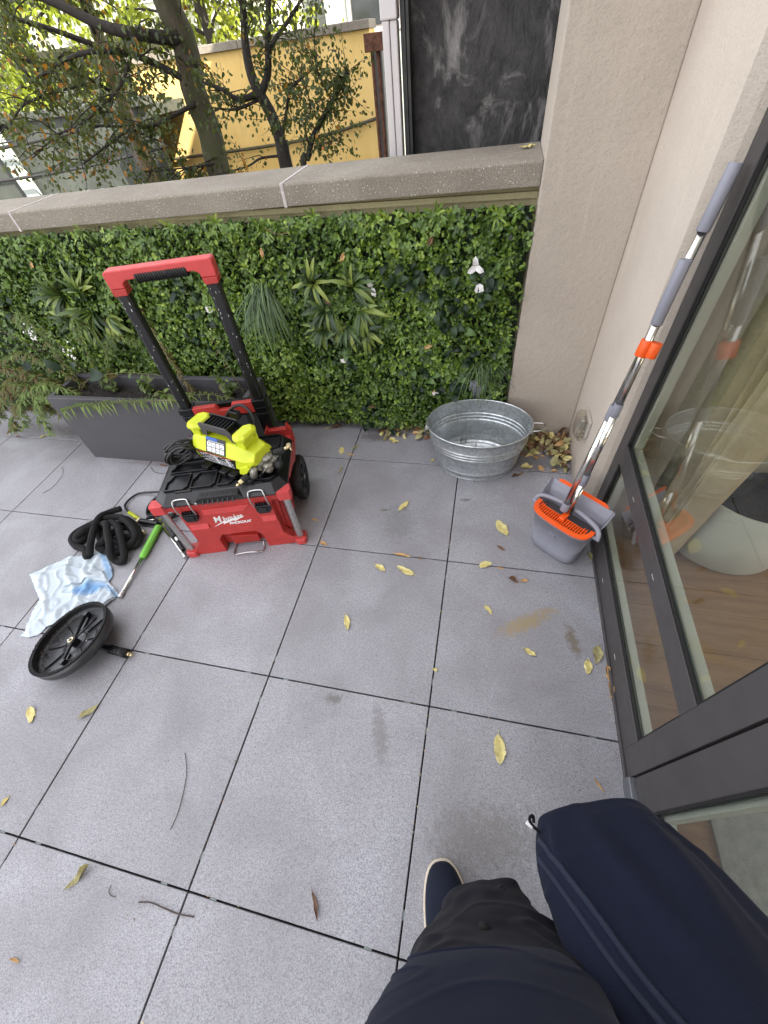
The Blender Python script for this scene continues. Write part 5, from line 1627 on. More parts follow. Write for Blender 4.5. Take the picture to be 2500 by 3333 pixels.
for z in sorted(list(bead) + [0.02, 0.031, 0.049, 0.09, 0.136, 0.190, 0.22, 0.244], reverse=True):
    d = bead.get(z, 0)
    rings.append(ell(A(z) + d - .0012, B(z) + d - .0012, z + (.001 if z < .03 else 0)))
rings += [ell(.192, .146, .010), ell(.180, .136, .0095), ell(.176, .133, .013), ell(.170, .128, .0135), ell(.166, .125, .0095), ell(.09, .07, .009), ell(.002, .002, .009)]
mb.loft(rings)
mb.build('tub_wall', M['galv'], tub, fix=True)
mb = MB(); mb.box(-.0025, .0025, -.0012, .0012, 0.008, .235)
sm_ = mb.build('side_seam', M['galv'], tub)
sm_.location = (-.004, -(B(.12)) - .0004, 0); sm_.rotation_euler = (-.136, 0, 0)
for sx in (1, -1):
    h = MB()
    if sx > 0: pts = [(.244, -.030, .232), (.256, -.032, .236), (.285, -.030, .240), (.305, -.012, .243), (.308, .008, .243), (.292, .026, .240), (.258, .030, .236), (.244, .028, .232)]
    else: pts = [(-.246, -.026, .232), (-.256, -.030, .226), (-.260, -.024, .196), (-.258, 0, .180), (-.260, .024, .196), (-.256, .030, .226), (-.246, .026, .232)]
    h.tube(spline(pts, 6), .0034, 8)
    ho = h.build('tub_handle', M['wire'], tub)
    h = MB(); h.box(sx * .2465 - .002, sx * .2465 + .004, -.040, .040, .222, .240)
    h.build('handle_bracket', M['galv'], ho, bevel=.001)
    h = MB()
    for y in (-.02, 0, .02): h.cyl((sx * .2405, y, .222), (sx * .236, y, .222), .0028, n=8)
    h.build('rivet', M['wire'], ho)

# ================================================================== BROOM BUCKET AND DUSTPAN
bk = empty('broom_bucket', (0.446, -0.466, 0.0), radians(-39), label='grey plastic bucket with orange comb rim standing against the window frame', cat='bucket')
def dsec(hl, bf, bb, z, n=48):
    out = []
    for j in range(n):
        t = 2 * pi * j / n
        c, s_ = cos(t), sin(t)
        x = hl * math.copysign(abs(c) ** .52, c)
        y = (bb if s_ > 0 else bf) * abs(s_) ** (.40 if s_ > 0 else .66) * (1 if s_ > 0 else -1)
        out.append((x, y, z))
    return out
mb = MB()
rg = [dsec(.088, .046, .036, 0.0), dsec(.098, .053, .042, .004), dsec(.103, .057, .045, .02), dsec(.107, .0595, .047, .058), dsec(.1045, .0575, .045, .0605), dsec(.120, .068, .052, .195), dsec(.124, .071, .054, .196), dsec(.125, .072, .055, .212), dsec(.120, .067, .051, .212), dsec(.116, .064, .048, .19), dsec(.100, .053, .042, .02), dsec(.002, .002, .002, .018)]
mb.loft(rg)
mb.build('bucket_body', M['grey'], bk, fix=True)
mb = MB(); mb.prism([(-.016, .152), (.012, .152), (.012, .136), (.004, .136), (.004, .146), (-.016, .146)], -.0675, -.060); mb.build('clip_mark', M['grey'], bk, bevel=.001)
# orange comb: bowed outer rim, straight inner bar, teeth between
mb = MB()
n = 40
vs, fs = [], []
def fr(t, hl, bf): # front edge curve, t 0..1 left to right
    a = pi + t * pi
    c, s_ = cos(a), sin(a)
    return hl * math.copysign(abs(c) ** .52, c), -bf * abs(s_) ** .66
for i in range(n + 1):
    t = i / n
    xo, yo = fr(t, .1255, .0725)
    xi, yi = fr(t, .108, .056)
    vs += [(xo, yo, .206), (xo, yo, .2165), (xi, yi, .2165), (xi, yi, .206)]
for i in range(n):
    for q in range(4):
        fs.append((i * 4 + q, (i + 1) * 4 + q, (i + 1) * 4 + (q + 1) % 4, i * 4 + (q + 1) % 4))
mb.add(vs, fs, smooth=False)
cm = mb.build('comb_rim', M['orange'], bk, bevel=.001)
mb = MB()
for q in range(21):
    x = -.098 + q * .0098
    k = max(0.0, 1 - (abs(x) / .108) ** 3.8)
    y0 = -.056 * k ** .36 - .001
    y1 = -.016
    if y1 - y0 < .006: y0 = y1 - .012
    mb.box(x - .0021, x + .0021, y0, y1, .204, .2160)
    if q in (0, 1, 19, 20): mb.box(x - .0016, x + .0016, y1, y1 + .006, .200, .221)
mb.build('comb_teeth', M['orange'], bk)
mb = MB(); mb.box(-.100, .100, -.034, -.0315, .2045, .2125); mb.box(-.100, .100, -.0165, -.013, .196, .214); mb.build('comb_bar', M['orange'], bk)
mb = MB(); mb.box(-.011, .011, -.038, .020, .214, .226); mb.build('comb_tab', M['orange'], bk, bevel=.003)
mb = MB(); mb.box(-.105, .105, -.014, .046, .180, .184); mb.build('opening_shade_plate', M['navy_frame'], bk)  # dark plate painted in for the shaded inside of the bucket
# carrying bail
mb = MB()
pts = spline([(-.142, -.006, .200), (-.138, .004, .216), (-.118, .016, .228), (-.06, .024, .236), (0, .026, .240), (.06, .024, .236), (.118, .012, .228), (.138, -.002, .216), (.142, -.012, .200)], 6)
mb.tube(pts, .0085, 10, flat=.55)
mb.build('bail', M['grey'], bk)
for sx in (-1, 1):
    mb = MB(); mb.cyl((sx * .122, -.008, .200), (sx * .150, -.008, .200), .0075, n=12); mb.build('bail_pivot', M['grey'], bk, bevel=.001)

dp_ = empty('dustpan', (0.446, -0.466, 0.0), radians(-39), label='grey dustpan with orange lip clipped upright behind the bucket', cat='dustpan')
mb = MB()
def pr_(u, t):   # floor of the pan: t from 0 at the bottom to 1 at the lip
    return Vector((u, .034 + .040 * t + .012 * t * t, .150 + .120 * t))
nu, nt = 14, 8
th = Vector((0, .0026, -.0008))
vs, fs = [], []
for k, o_ in ((0, Vector()), (1, th)):
    for i in range(nu + 1):
        for j in range(nt + 1):
            u = -.128 + .256 * i / nu
            vs.append(pr_(u * (.88 + .12 * j / nt), j / nt) + o_)
m1 = (nt + 1)
for i in range(nu):
    for j in range(nt):
        fs.append((i * m1 + j, (i + 1) * m1 + j, (i + 1) * m1 + j + 1, i * m1 + j + 1))
        o_ = (nu + 1) * m1
        fs.append((o_ + i * m1 + j, o_ + i * m1 + j + 1, o_ + (i + 1) * m1 + j + 1, o_ + (i + 1) * m1 + j))
for i in range(nu):
    o_ = (nu + 1) * m1
    fs.append((i * m1 + nt, (i + 1) * m1 + nt, o_ + (i + 1) * m1 + nt, o_ + i * m1 + nt))
mb.add(vs, fs, smooth=True)
mb.build('pan_floor', M['grey'], dp_)
for sx in (-1, 1):
    mb = MB()
    prof = [pr_(sx * .113, 0), pr_(sx * .118, .35), pr_(sx * .124, .7), pr_(sx * .128, 1.0)]
    outl = [prof[0] + Vector((sx * .004, -.052, .008)), prof[1] + Vector((sx * .008, -.050, .010)), prof[2] + Vector((sx * .010, -.034, .008)), prof[3] + Vector((sx * .008, -.008, .004))]
    vs = []
    for p, q in zip(prof, outl):
        vs += [p, q, q + Vector((sx * .0028, 0, 0)), p + Vector((sx * .0028, 0, 0))]
    fs = [(i * 4 + a, (i + 1) * 4 + a, (i + 1) * 4 + (a + 1) % 4, i * 4 + (a + 1) % 4) for i in range(3) for a in range(4)] + [(0, 1, 2, 3), (12, 15, 14, 13)]
    mb.add(vs, fs, smooth=False); mb.build('pan_side', M['grey'], dp_, bevel=.001)
mb = MB()
vs = []
for i in range(13):
    u = -.108 + .214 * i / 12
    e = .5 if i in (0, 12) else 1
    p = pr_(u, 1.0)
    vs += [p + Vector((0, -.0012, -.004)), p + Vector((0, .0025 * e, .014 * e)), p + Vector((0, .0055 * e, .013 * e)), p + Vector((0, .0040, -.005))]
mb.add(vs, [(i * 4 + a, (i + 1) * 4 + a, (i + 1) * 4 + (a + 1) % 4, i * 4 + (a + 1) % 4) for i in range(12) for a in range(4)] + [(0, 1, 2, 3), (48, 51, 50, 49)])
mb.build('pan_lip', M['orange'], dp_, bevel=.001)
# two telescopic poles: the long one belongs to the broom, the shorter to the dustpan
def pole(lab, p0, p1, r, segs, parent_name):
    t = empty(parent_name, p0, label=lab, cat='broom pole' if 'long' in lab else 'dustpan pole')
    p0, p1 = Vector(p0), Vector(p1)
    for (a, b_, rr, mat, nm) in segs:
        b = MB(); b.cyl(p0.lerp(p1, a), p0.lerp(p1, b_), rr, n=20)
        o = off(b.build(nm, M[mat], bevel=.0012 if 'steel' not in nm else 0), t)
        if nm == 'grip':
            q = p0.lerp(p1, b_ - .017 * (1 if b_ > .95 else 1.6))
            side = Vector((-.62, -.65, .25)).normalized()
            b = MB(); b.cyl(q + side * (rr - .005), q + side * (rr + .0008), .0070, n=12)  # black disc stands in for the shade of the hang hole
            h_ = b.build('hang_hole_disc', M['rubber']); h_.parent = o; h_.matrix_parent_inverse = (Matrix.Translation(p0)).inverted()
        if nm == 'collar':
            b = MB()
            ax = (p1 - p0).normalized(); u = ax.orthogonal().normalized(); w = ax.cross(u)
            c0, c1 = p0.lerp(p1, a + .002), p0.lerp(p1, b_ - .002)
            for q in range(18):
                an = 2 * pi * q / 18
                d_ = u * cos(an) * rr + w * sin(an) * rr
                b.cyl(c0 + d_, c1 + d_, .0008, n=4)
            h_ = b.build('collar_ribs', M['grey']); h_.parent = o; h_.matrix_parent_inverse = (Matrix.Translation(p0)).inverted()
    return t
pole('long telescopic steel pole with grey grip leaning against the window frame', (0.432, -0.462, 0.238), (0.572, -0.315, 1.249), .0125,
     [(0.0, .035, .0155, 'grey', 'socket'), (.0352, .385, .0125, 'chrome', 'steel_tube'), (.385, .435, .0150, 'grey', 'collar'), (.4352, .90, .0112, 'chrome', 'steel_tube'), (.878, 1.0, .0150, 'grey', 'grip')], 'broom_pole')
pole('shorter telescopic steel pole lying in front of the long one', (0.455, -0.46, 0.222), (0.53, -0.372, 1.08), .0120,
     [(.0, .17, .0120, 'chrome', 'steel_tube'), (.17, .225, .0142, 'grey', 'collar'), (.2252, .50, .0115, 'chrome', 'steel_tube'), (.50, .55, .0138, 'grey', 'collar'), (.5502, .86, .0108, 'chrome', 'steel_tube'), (.825, 1.0, .0150, 'grey', 'grip')], 'dustpan_pole')
cl = empty('pole_clip', (0.508, -0.398, 0.868), label='small orange clip holding the two poles together', cat='clip')
mb = MB(); p = Vector((0.508, -0.398, 0.868)); ax = (Vector((0.572, -0.315, 1.249)) - Vector((0.432, -0.462, 0.238))).normalized()
mb.cyl(p - ax * .022, p + ax * .022, .0170, n=18, smooth=True)
q = p + Vector((.020, -.012, 0)); mb.cyl(q - ax * .020, q + ax * .020, .0155, n=18)
off(mb.build('clip_ring', M['orange'], bevel=.001), cl)

# socket box with a cloudy clear lid low on the side wall
sb = empty('socket_box', (0.553, -0.01, 0.25), label='weatherproof socket with cloudy clear cover low on the side wall', cat='socket')
mb = MB(); mb.box(.535, .5525, -.052, .030, .262, .352); off(mb.build('back_box', plain('grey_socket', (.48, .45, .40), .5), bevel=.006), sb)
mb = MB()
mb.loft([[(.5345, -.055, .255), (.5345, .033, .255), (.5345, .033, .360), (.5345, -.055, .360)], [(.510, -.055, .255), (.510, .033, .255), (.510, .033, .362), (.510, -.055, .362)], [(.494, -.040, .272), (.494, .022, .272), (.494, .022, .350), (.494, -.040, .350)]], smooth=False)
off(mb.build('clear_cover', M['clear'], bevel=.005), sb)
for q in range(3):
    mb = MB(); mb.cyl((.528, -.030 + q * .022, .2545), (.528, -.030 + q * .022, .238), .010, n=12); off(mb.build('cable_gland', M['clear']), sb)
mb = MB(); mb.box(.512, .534, -.020, .020, .285, .335); off(mb.build('socket_face', plain('dark_socket', (.34, .32, .28), .4), bevel=.003), sb)

# ================================================================== THINGS ON THE FLOOR
def fabric_hose(lab, pts, r):
    t = empty('garden_hose', pts[0], label=lab, cat='hose')
    S = spline(pts, 9)
    mb = MB(); mb.tube(S, r, 10); off(mb.build('hose', M['nylon']), t)
    return t, S
hp_ = [(-1.717, -0.527, 0.03), (-1.758, -0.559, 0.034), (-1.764, -0.609, 0.052), (-1.737, -0.672, 0.068), (-1.706, -0.734, 0.07), (-1.685, -0.785, 0.06), (-1.698, -0.813, 0.02), (-1.707, -0.824, 0.018), (-1.746, -0.789, 0.02), (-1.804, -0.778, 0.02), (-1.857, -0.745, 0.022), (-1.858, -0.71, 0.03), (-1.817, -0.673, 0.04), (-1.772, -0.638, 0.045), (-1.729, -0.6, 0.04), (-1.662, -0.59, 0.04), (-1.586, -0.615, 0.045), (-1.514, -0.658, 0.045), (-1.482, -0.702, 0.034), (-1.498, -0.731, 0.02), (-1.541, -0.748, 0.018), (-1.609, -0.751, 0.018), (-1.678, -0.736, 0.02), (-1.728, -0.693, 0.03), (-1.723, -0.656, 0.05), (-1.678, -0.661, 0.072), (-1.624, -0.717, 0.078), (-1.571, -0.775, 0.075), (-1.554, -0.814, 0.05), (-1.536, -0.827, 0.022), (-1.503, -0.827, 0.02), (-1.497, -0.801, 0.035), (-1.521, -0.76, 0.055), (-1.558, -0.714, 0.07), (-1.602, -0.67, 0.07), (-1.672, -0.641, 0.06), (-1.738, -0.659, 0.035), (-1.795, -0.695, 0.022), (-1.805, -0.747, 0.02), (-1.827, -0.735, 0.035), (-1.795, -0.708, 0.055), (-1.769, -0.672, 0.03), (-1.678, -0.705, 0.02), (-1.606, -0.721, 0.02), (-1.547, -0.702, 0.022), (-1.556, -0.656, 0.028), (-1.604, -0.638, 0.03), (-1.63, -0.679, 0.045), (-1.645, -0.735, 0.05), (-1.666, -0.77, 0.034), (-1.619, -0.784, 0.02), (-1.56, -0.786, 0.018), (-1.522, -0.754, 0.03), (-1.492, -0.703, 0.05), (-1.535, -0.655, 0.062), (-1.614, -0.619, 0.062), (-1.628, -0.68, 0.03), (-1.551, -0.699, 0.035), (-1.517, -0.663, 0.026)]
t_, S_ = fabric_hose('tangled black fabric garden hose heaped left of the tool box', hp_, .0165)
for (a, b_) in ((14, 30), (9 * 15 + 4, 9 * 17), (9 * 49, 9 * 50)):
    mb = MB(); seg = S_[a:b_]
    fine = []
    for i in range(len(seg) - 1):
        for q in range(4): fine.append(seg[i].lerp(seg[i + 1], q / 4))
    mb.tube(fine, [.0172 + .0016 * (i % 2) for i in range(len(fine))], 12); off(mb.build('ribbed_sleeve', M['nylon']), t_)
mb = MB(); mb.cyl((-1.515, -0.662, 0.026), (-1.498, -0.649, 0.022), .013, n=6, smooth=False); mb.cyl((-1.498, -0.649, 0.022), (-1.492, -0.647, 0.022), .010, n=12)
off(mb.build('brass_coupling', M['brass']), t_)

# high-pressure hose coiled beside the box, with a lime sleeve and the gun
ph = empty('pressure_hose', (-1.47, -.46, 0), label='thin black pressure hose coiled on the tiles behind the green lance', cat='hose')
mb = MB()
hr = random.Random(4)
pts = [(-1.438, -0.439, 0.1), (-1.606, -0.395, 0.03), (-1.704, -0.399, 0.012), (-1.732, -0.444, 0.012), (-1.729, -0.491, 0.012), (-1.682, -0.528, 0.012), (-1.59, -0.569, 0.01)]
mb.tube(spline(pts, 8), .0055, 8)
pts = []
for q in range(44):
    a = q * 2 * pi / 11 + 2.6
    rr = .095 + hr.gauss(0, .010)
    pts.append((-1.468 + rr * 1.05 * cos(a) + .006 * sin(q), -.465 + rr * sin(a), .010 + .0105 * (q / 11)))
mb.tube(spline(pts, 4), .0058, 8)
off(mb.build('hose', M['rubber']), ph)
mb = MB(); mb.cyl((-1.673, -0.533, 0.012), (-1.575, -0.574, 0.01), .0090, n=12); off(mb.build('lime_sleeve', M['lime']), ph)
mb = MB(); mb.cyl((-1.586, -0.589, 0.012), (-1.582, -0.567, 0.012), .0095, n=6, smooth=False); off(mb.build('brass_nut', M['brass']), ph)
sg = empty('spray_gun', (-1.516, -0.587, 0.02), label='short black spray gun lying between hose coil and green lance', cat='spray gun')
mb = MB(); mb.cyl((-1.565, -0.585, 0.018), (-1.455, -0.588, 0.02), .0165, .013, n=14); mb.cyl((-1.536, -0.565, 0.02), (-1.497, -0.543, 0.03), .011, n=12)
off(mb.build('gun_body', M['black'], bevel=.002), sg)
mb = MB(); mb.cyl((-1.505, -0.582, 0.034), (-1.474, -0.575, 0.034), .003, n=8); off(mb.build('gun_latch', M['chrome']), sg)
mb = MB(); mb.cyl((-1.47, -0.559, 0.012), (-1.387, -0.602, 0.01), .0075, n=8); off(mb.build('lime_end', M['lime']), sg)

# green-gripped lance
ln = empty('spray_lance', (-1.446, -0.604, 0.018), label='steel spray lance with ribbed green grip pointing at the white wipes', cat='lance')
p0, p1, p2 = Vector((-1.441, -0.602, 0.02)), Vector((-1.416, -0.794, 0.018)), Vector((-1.403, -0.974, 0.01))
mb = MB()
ax = (p1 - p0).normalized(); u_ = ax.cross(Vector((0, 0, 1))).normalized(); w_ = u_.cross(ax)
rings = []
for (f, r_) in ((0, .013), (.03, .0165), (.10, .0172), (.90, .0160), (.96, .0140), (1.0, .0105)):
    rings.append([p0.lerp(p1, f) + u_ * cos(2 * pi * j / 32) * r_ * (1 - .07 * (j % 4 == 0)) + w_ * sin(2 * pi * j / 32) * r_ * (1 - .07 * (j % 4 == 0)) for j in range(32)])
mb.loft(rings, smooth=False); off(mb.build('grip', M['green']), ln)
mb = MB(); mb.cyl(p1, p2, .0075, n=16); off(mb.build('steel_tube', M['chrome']), ln)
mb = MB(); e = (p2 - p1).normalized(); mb.cyl(p2, p2 + e * .022, .0100, n=14); mb.cyl(p2 - e * .006, p2, .0088, n=8, smooth=False); off(mb.build('quick_coupler', M['wire'], bevel=.001), ln)
# second lance half under the left side of the box
l2 = empty('spray_lance', (-1.458, -0.57, 0.02), label='thin steel lance with black grip lying along the left side of the tool box', cat='lance')
mb = MB(); mb.cyl((-1.416, -0.575, 0.05), (-1.31, -0.661, 0.028), .0125, n=16); off(mb.build('grip', M['rubber'], bevel=.003), l2)
mb = MB(); mb.cyl((-1.307, -0.662, 0.026), (-1.261, -0.699, 0.02), .0075, n=6, smooth=False); off(mb.build('steel_nut', M['chrome'], bevel=.001), l2)
mb = MB(); mb.cyl((-1.286, -0.68, 0.023), (-1.235, -0.72, 0.016), .0095, n=12); off(mb.build('black_ring', M['rubber'], bevel=.001), l2)
mb = MB(); mb.cyl((-1.42, -0.606, 0.014), (-1.224, -0.741, 0.01), .0052, n=12); off(mb.build('steel_tube', M['chrome']), l2)
mb = MB(); mb.cyl((-1.237, -0.732, 0.01), (-1.206, -0.755, 0.01), .0088, n=14); off(mb.build('nozzle', M['wire'], bevel=.001), l2)

# crumpled blue and white wipes
def inside(x, y, poly):
    c = False
    for i in range(len(poly)):
        (x1, y1), (x2, y2) = poly[i][:2], poly[i - 1][:2]
        if (y1 > y) != (y2 > y) and x < (x2 - x1) * (y - y1) / (y2 - y1) + x1: c = not c
    return c
def edge_dist(x, y, poly):
    d = 9
    p = Vector((x, y))
    for i in range(len(poly)):
        a, b_ = Vector(poly[i][:2]), Vector(poly[i - 1][:2])
        t = max(0, min(1, (p - a).dot(b_ - a) / max(1e-9, (b_ - a).length_squared)))
        d = min(d, (a + (b_ - a) * t - p).length)
    return d
pad_poly = [(-1.94, -0.953, 0), (-1.881, -0.902, 0), (-1.812, -0.833, 0), (-1.722, -0.808, 0), (-1.682, -0.775, 0), (-1.659, -0.758, 0), (-1.614, -0.805, 0), (-1.535, -0.867, 0), (-1.512, -0.9, 0), (-1.508, -0.932, 0), (-1.457, -0.957, 0), (-1.414, -0.983, 0), (-1.43, -1.012, 0), (-1.443, -1.045, 0), (-1.495, -1.109, 0), (-1.643, -1.169, 0), (-1.656, -1.209, 0), (-1.687, -1.228, 0), (-1.739, -1.228, 0), (-1.731, -1.205, 0), (-1.773, -1.118, 0), (-1.783, -1.063, 0), (-1.868, -1.002, 0)]
blue1 = [(-1.7, -0.756, 0), (-1.661, -0.751, 0), (-1.609, -0.805, 0), (-1.529, -0.866, 0), (-1.503, -0.905, 0), (-1.504, -0.937, 0), (-1.593, -0.861, 0), (-1.65, -0.81, 0)]
blue2 = [(-1.661, -1.014, 0), (-1.649, -0.972, 0), (-1.597, -0.937, 0), (-1.522, -0.932, 0), (-1.409, -0.981, 0), (-1.418, -1.006, 0), (-1.495, -0.968, 0), (-1.523, -1.004, 0), (-1.57, -1.029, 0)]
def sheet(name, poly, blues, zf, n, mat, parent):
    xs = [p[0] for p in poly]; ys = [p[1] for p in poly]
    x0, x1, y0, y1 = min(xs), max(xs), min(ys), max(ys)
    vs, idx, tn, fs = [], {}, [], []
    for i in range(n + 1):
        for j in range(n + 1):
            idx[i, j] = len(vs)
            x, y = x0 + (x1 - x0) * i / n, y0 + (y1 - y0) * j / n
            vs.append((x, y, zf(x, y)))
            tn.append(max([0.0] + [min(1, .45 + edge_dist(x, y, b) * 18) for b in blues if inside(x, y, b)]))
    for i in range(n):
        for j in range(n):
            x, y = x0 + (x1 - x0) * (i + .5) / n, y0 + (y1 - y0) * (j + .5) / n
            if inside(x, y, poly): fs.append((idx[i, j], idx[i + 1, j], idx[i + 1, j + 1], idx[i, j + 1]))
    b = MB(); b.add(vs, fs, smooth=True); b.tone = [t if t != .5 else .51 for t in tn]
    o = b.build(name, mat, fix=False)
    bm = bmesh.new(); bm.from_mesh(o.data)
    bmesh.ops.delete(bm, geom=[v for v in bm.verts if not v.link_faces], context='VERTS')
    bm.to_mesh(o.data); bm.free()
    sd = o.modifiers.new('Solidify', 'SOLIDIFY'); sd.thickness = .0012; sd.offset = 1
    return off(o, parent)
def crumple(x, y):
    p = Vector((x * 7.5, y * 7.5, 3.1))
    a = 1 - abs(noise.noise(p)) * 5.0
    b_ = 1 - abs(noise.noise(p * 2.3 + Vector((4, 2, 0)))) * 5.0
    d = min(1, edge_dist(x, y, pad_poly) / .05)
    ridge = 0.016 * math.exp(-((x + 1.62 + .35 * (y + .9)) / .02) ** 2)
    return .003 + (.016 * max(0, a) + .008 * max(0, b_) + .012 * (noise.noise(Vector((x * 5, y * 5, 9))) + .5) + ridge) * (.35 + .65 * d)
wp_ = empty('absorbent_wipes', (-1.68, -0.98, 0), label='crumpled white and blue absorbent sheet spread on the tiles', cat='sheet')
sheet('lower_sheet', pad_poly, [blue1, blue2], crumple, 120, M['pad'], wp_)
up_poly = [(-1.711, -0.995, 0), (-1.742, -0.916, 0), (-1.768, -0.886, 0), (-1.649, -0.886, 0), (-1.563, -0.885, 0), (-1.509, -0.932, 0), (-1.608, -0.939, 0), (-1.66, -0.974, 0)]
sheet('folded_sheet', up_poly, [], lambda x, y: crumple(x, y) + .009 + .004 * noise.noise(Vector((x * 20, y * 20, 0))), 40, M['pad'], wp_)
up2 = [(-1.59, -1.032, 0), (-1.54, -1.011, 0), (-1.524, -0.967, 0), (-1.5, -0.947, 0), (-1.422, -0.993, 0), (-1.434, -1.013, 0), (-1.45, -1.043, 0), (-1.495, -1.055, 0)]
sheet('folded_sheet', up2, [blue2], lambda x, y: crumple(x, y) + .006 + .005 * noise.noise(Vector((x * 26, y * 26, 5))), 40, M['pad'], wp_)

# surface cleaner lying upside down
sc_ = empty('surface_cleaner', (0, 0, 0), label='round black surface cleaner head lying upside down at the left', cat='surface cleaner')
nrm = Vector((-0.232, 0.042, 0.9718)).normalized()
ux = Vector((1, 0, 0)) - nrm * nrm.x; ux.normalize(); uy = nrm.cross(ux)
mt4 = Matrix((ux, uy, nrm)).transposed().to_4x4(); mt4.translation = Vector((-1.4202, -1.2196, 0.0915))
sc_.matrix_world = mt4
def rev(prof, n=64):
    return [[(max(r, .0004) * cos(2 * pi * j / n), max(r, .0004) * sin(2 * pi * j / n), z) for j in range(n)] for r, z in prof]
mb = MB(); mb.loft(rev([(.0, -.052), (.10, -.052), (.142, -.050), (.154, -.044), (.158, -.030), (.1585, -.004), (.1565, -.004), (.154, -.030), (.146, -.038), (.10, -.041), (0, -.041)]))
mb.build('dome', plain('scuffed_charcoal_plastic', (.026, .026, .030), .38, var=.25, vscale=20, bump=.3, bscale=500, bdist=.0003), sc_)
mb = MB()
br_ = random.Random(6)
n = 260
vs, fs = [], []
for q in range(n):
    a = 2 * pi * q / n
    h_ = br_.uniform(-.0005, .0015) + .003
    vs += [(.1560 * cos(a), .1560 * sin(a), -.012), ((.1592 + br_.uniform(-.001, .001)) * cos(a), (.1592) * sin(a), h_), (.146 * cos(a), .146 * sin(a), h_ - .002), (.147 * cos(a), .147 * sin(a), -.020)]
for q in range(n):
    r_ = (q + 1) % n
    for a in range(4): fs.append((q * 4 + a, r_ * 4 + a, r_ * 4 + (a + 1) % 4, q * 4 + (a + 1) % 4))
mb.add(vs, fs); mb.build('bristle_skirt', M['nylon'], sc_)
inv = mt4.inverted()
def L_(p): return inv @ Vector(p)
A0, A1 = L_((-1.449, -1.109, 0.062)), L_((-1.371, -1.311, 0.062)); A0.z = A1.z = -.018
mb = MB(); mb.cyl(A0, A1, .0062, n=12); ab = mb.build('spray_arm', M['black'], sc_)
for a in (A0, A1):
    mb = MB(); mb.box(a.x - .010, a.x + .010, a.y - .010, a.y + .010, -.030, -.012); mb.build('nozzle_block', M['black'], ab, bevel=.002)
hb = (A0 + A1) / 2
hbw = L_((-1.411, -1.227, 0.075)); hbw.z = 0
mb = MB(); mb.cyl((hbw.x, hbw.y, -.040), (hbw.x, hbw.y, -.012), .017, n=20); mb.build('hub', M['black'], sc_, bevel=.002)
mb = MB(); mb.cyl((hbw.x, hbw.y, -.0119), (hbw.x, hbw.y, -.0085), .0115, n=20); mb.build('brass_ring', M['brass'], sc_)
mb = MB(); mb.cyl((hbw.x, hbw.y, -.0084), (hbw.x, hbw.y, -.0070), .0062, n=14); mb.build('hub_screw', M['rubber'], sc_)
for q in range(8):
    a = q * pi / 4 + .3
    mb = MB(); m_ = Matrix.Translation((hbw.x * .5, hbw.y * .5, 0)) @ Matrix.Rotation(a, 4, 'Z'); mb.box(.050, .132, -.0018, .0018, -.041, -.034, m_); mb.build('rib', M['black'], sc_)
for (c, r_) in (((hbw.x * .6 + .02, hbw.y * .6, 0), .070), ((hbw.x * .6 - .005, hbw.y * .6, 0), .046)):
    mb = MB(); mb.tube([(c[0] + r_ * cos(2 * pi * q / 40), c[1] + r_ * sin(2 * pi * q / 40), -.037) for q in range(40)], .0016, 6, closed=True); mb.build('ring_rib', M['black'], sc_)
mb = MB(); mb.cyl(hbw + Vector((0, 0, -.02)), L_((-1.374, -1.11, 0.07)) * .9, .004, n=8); mb.build('strut', M['black'], sc_)
mb = MB()
for q in range(14):
    a = br_.uniform(0, 6.28); r_ = br_.uniform(.03, .13)
    mb.cyl((r_ * cos(a), r_ * sin(a), -.0409), (r_ * cos(a), r_ * sin(a), -.0385), br_.uniform(.0016, .003), n=7)
tag(mb.build('water_drops', M['chrome'], sc_), kind='stuff')
mb = MB()
for q in range(60):
    a = br_.uniform(2.2, 4.6); r_ = br_.uniform(.120, .143)
    p = Vector((r_ * cos(a), r_ * sin(a), -.036 + br_.uniform(0, .02)))
    mb.leaf(p, (br_.gauss(0, 1), br_.gauss(0, 1), .3), (0, 0, 1), .012, .005, .5)
tag(mb.build('grass_bits', M['soil'], sc_, fix=False), kind='stuff')
wd = empty('extension_wand', (-1.274, -1.22, 0.018), label='black ribbed wand end with brass nipple sticking out under the surface cleaner', cat='wand')
p0, p1 = Vector((-1.37, -1.211, 0.018)), Vector((-1.195, -1.221, 0.018))
mb = MB(); mb.cyl(p0, p1, .0115, .0160, n=18); off(mb.build('wand_tube', M['black']), wd)
mb = MB(); ax = (p1 - p0).normalized(); u_ = ax.cross(Vector((0, 0, 1))).normalized(); w_ = u_.cross(ax)
for q in range(14):
    an = 2 * pi * q / 14; d_ = u_ * cos(an) + w_ * sin(an)
    mb.cyl(p0.lerp(p1, .45) + d_ * .0140, p1 + d_ * .0168, .0015, n=5)
for q in range(5):
    c = p0.lerp(p1, .55 + q * .1); mb.cyl(c - ax * .0012, c + ax * .0012, .0172, n=18)
off(mb.build('wand_ribs', M['black']), wd)
mb = MB(); mb.cyl(p1, p1 + ax * .010, .0085, n=12); mb.cyl(p1 + ax * .010, p1 + ax * .024, .0062, n=12); mb.cyl(p1 + ax * .015, p1 + ax * .018, .0078, n=12); off(mb.build('brass_nipple', M['brass']), wd)

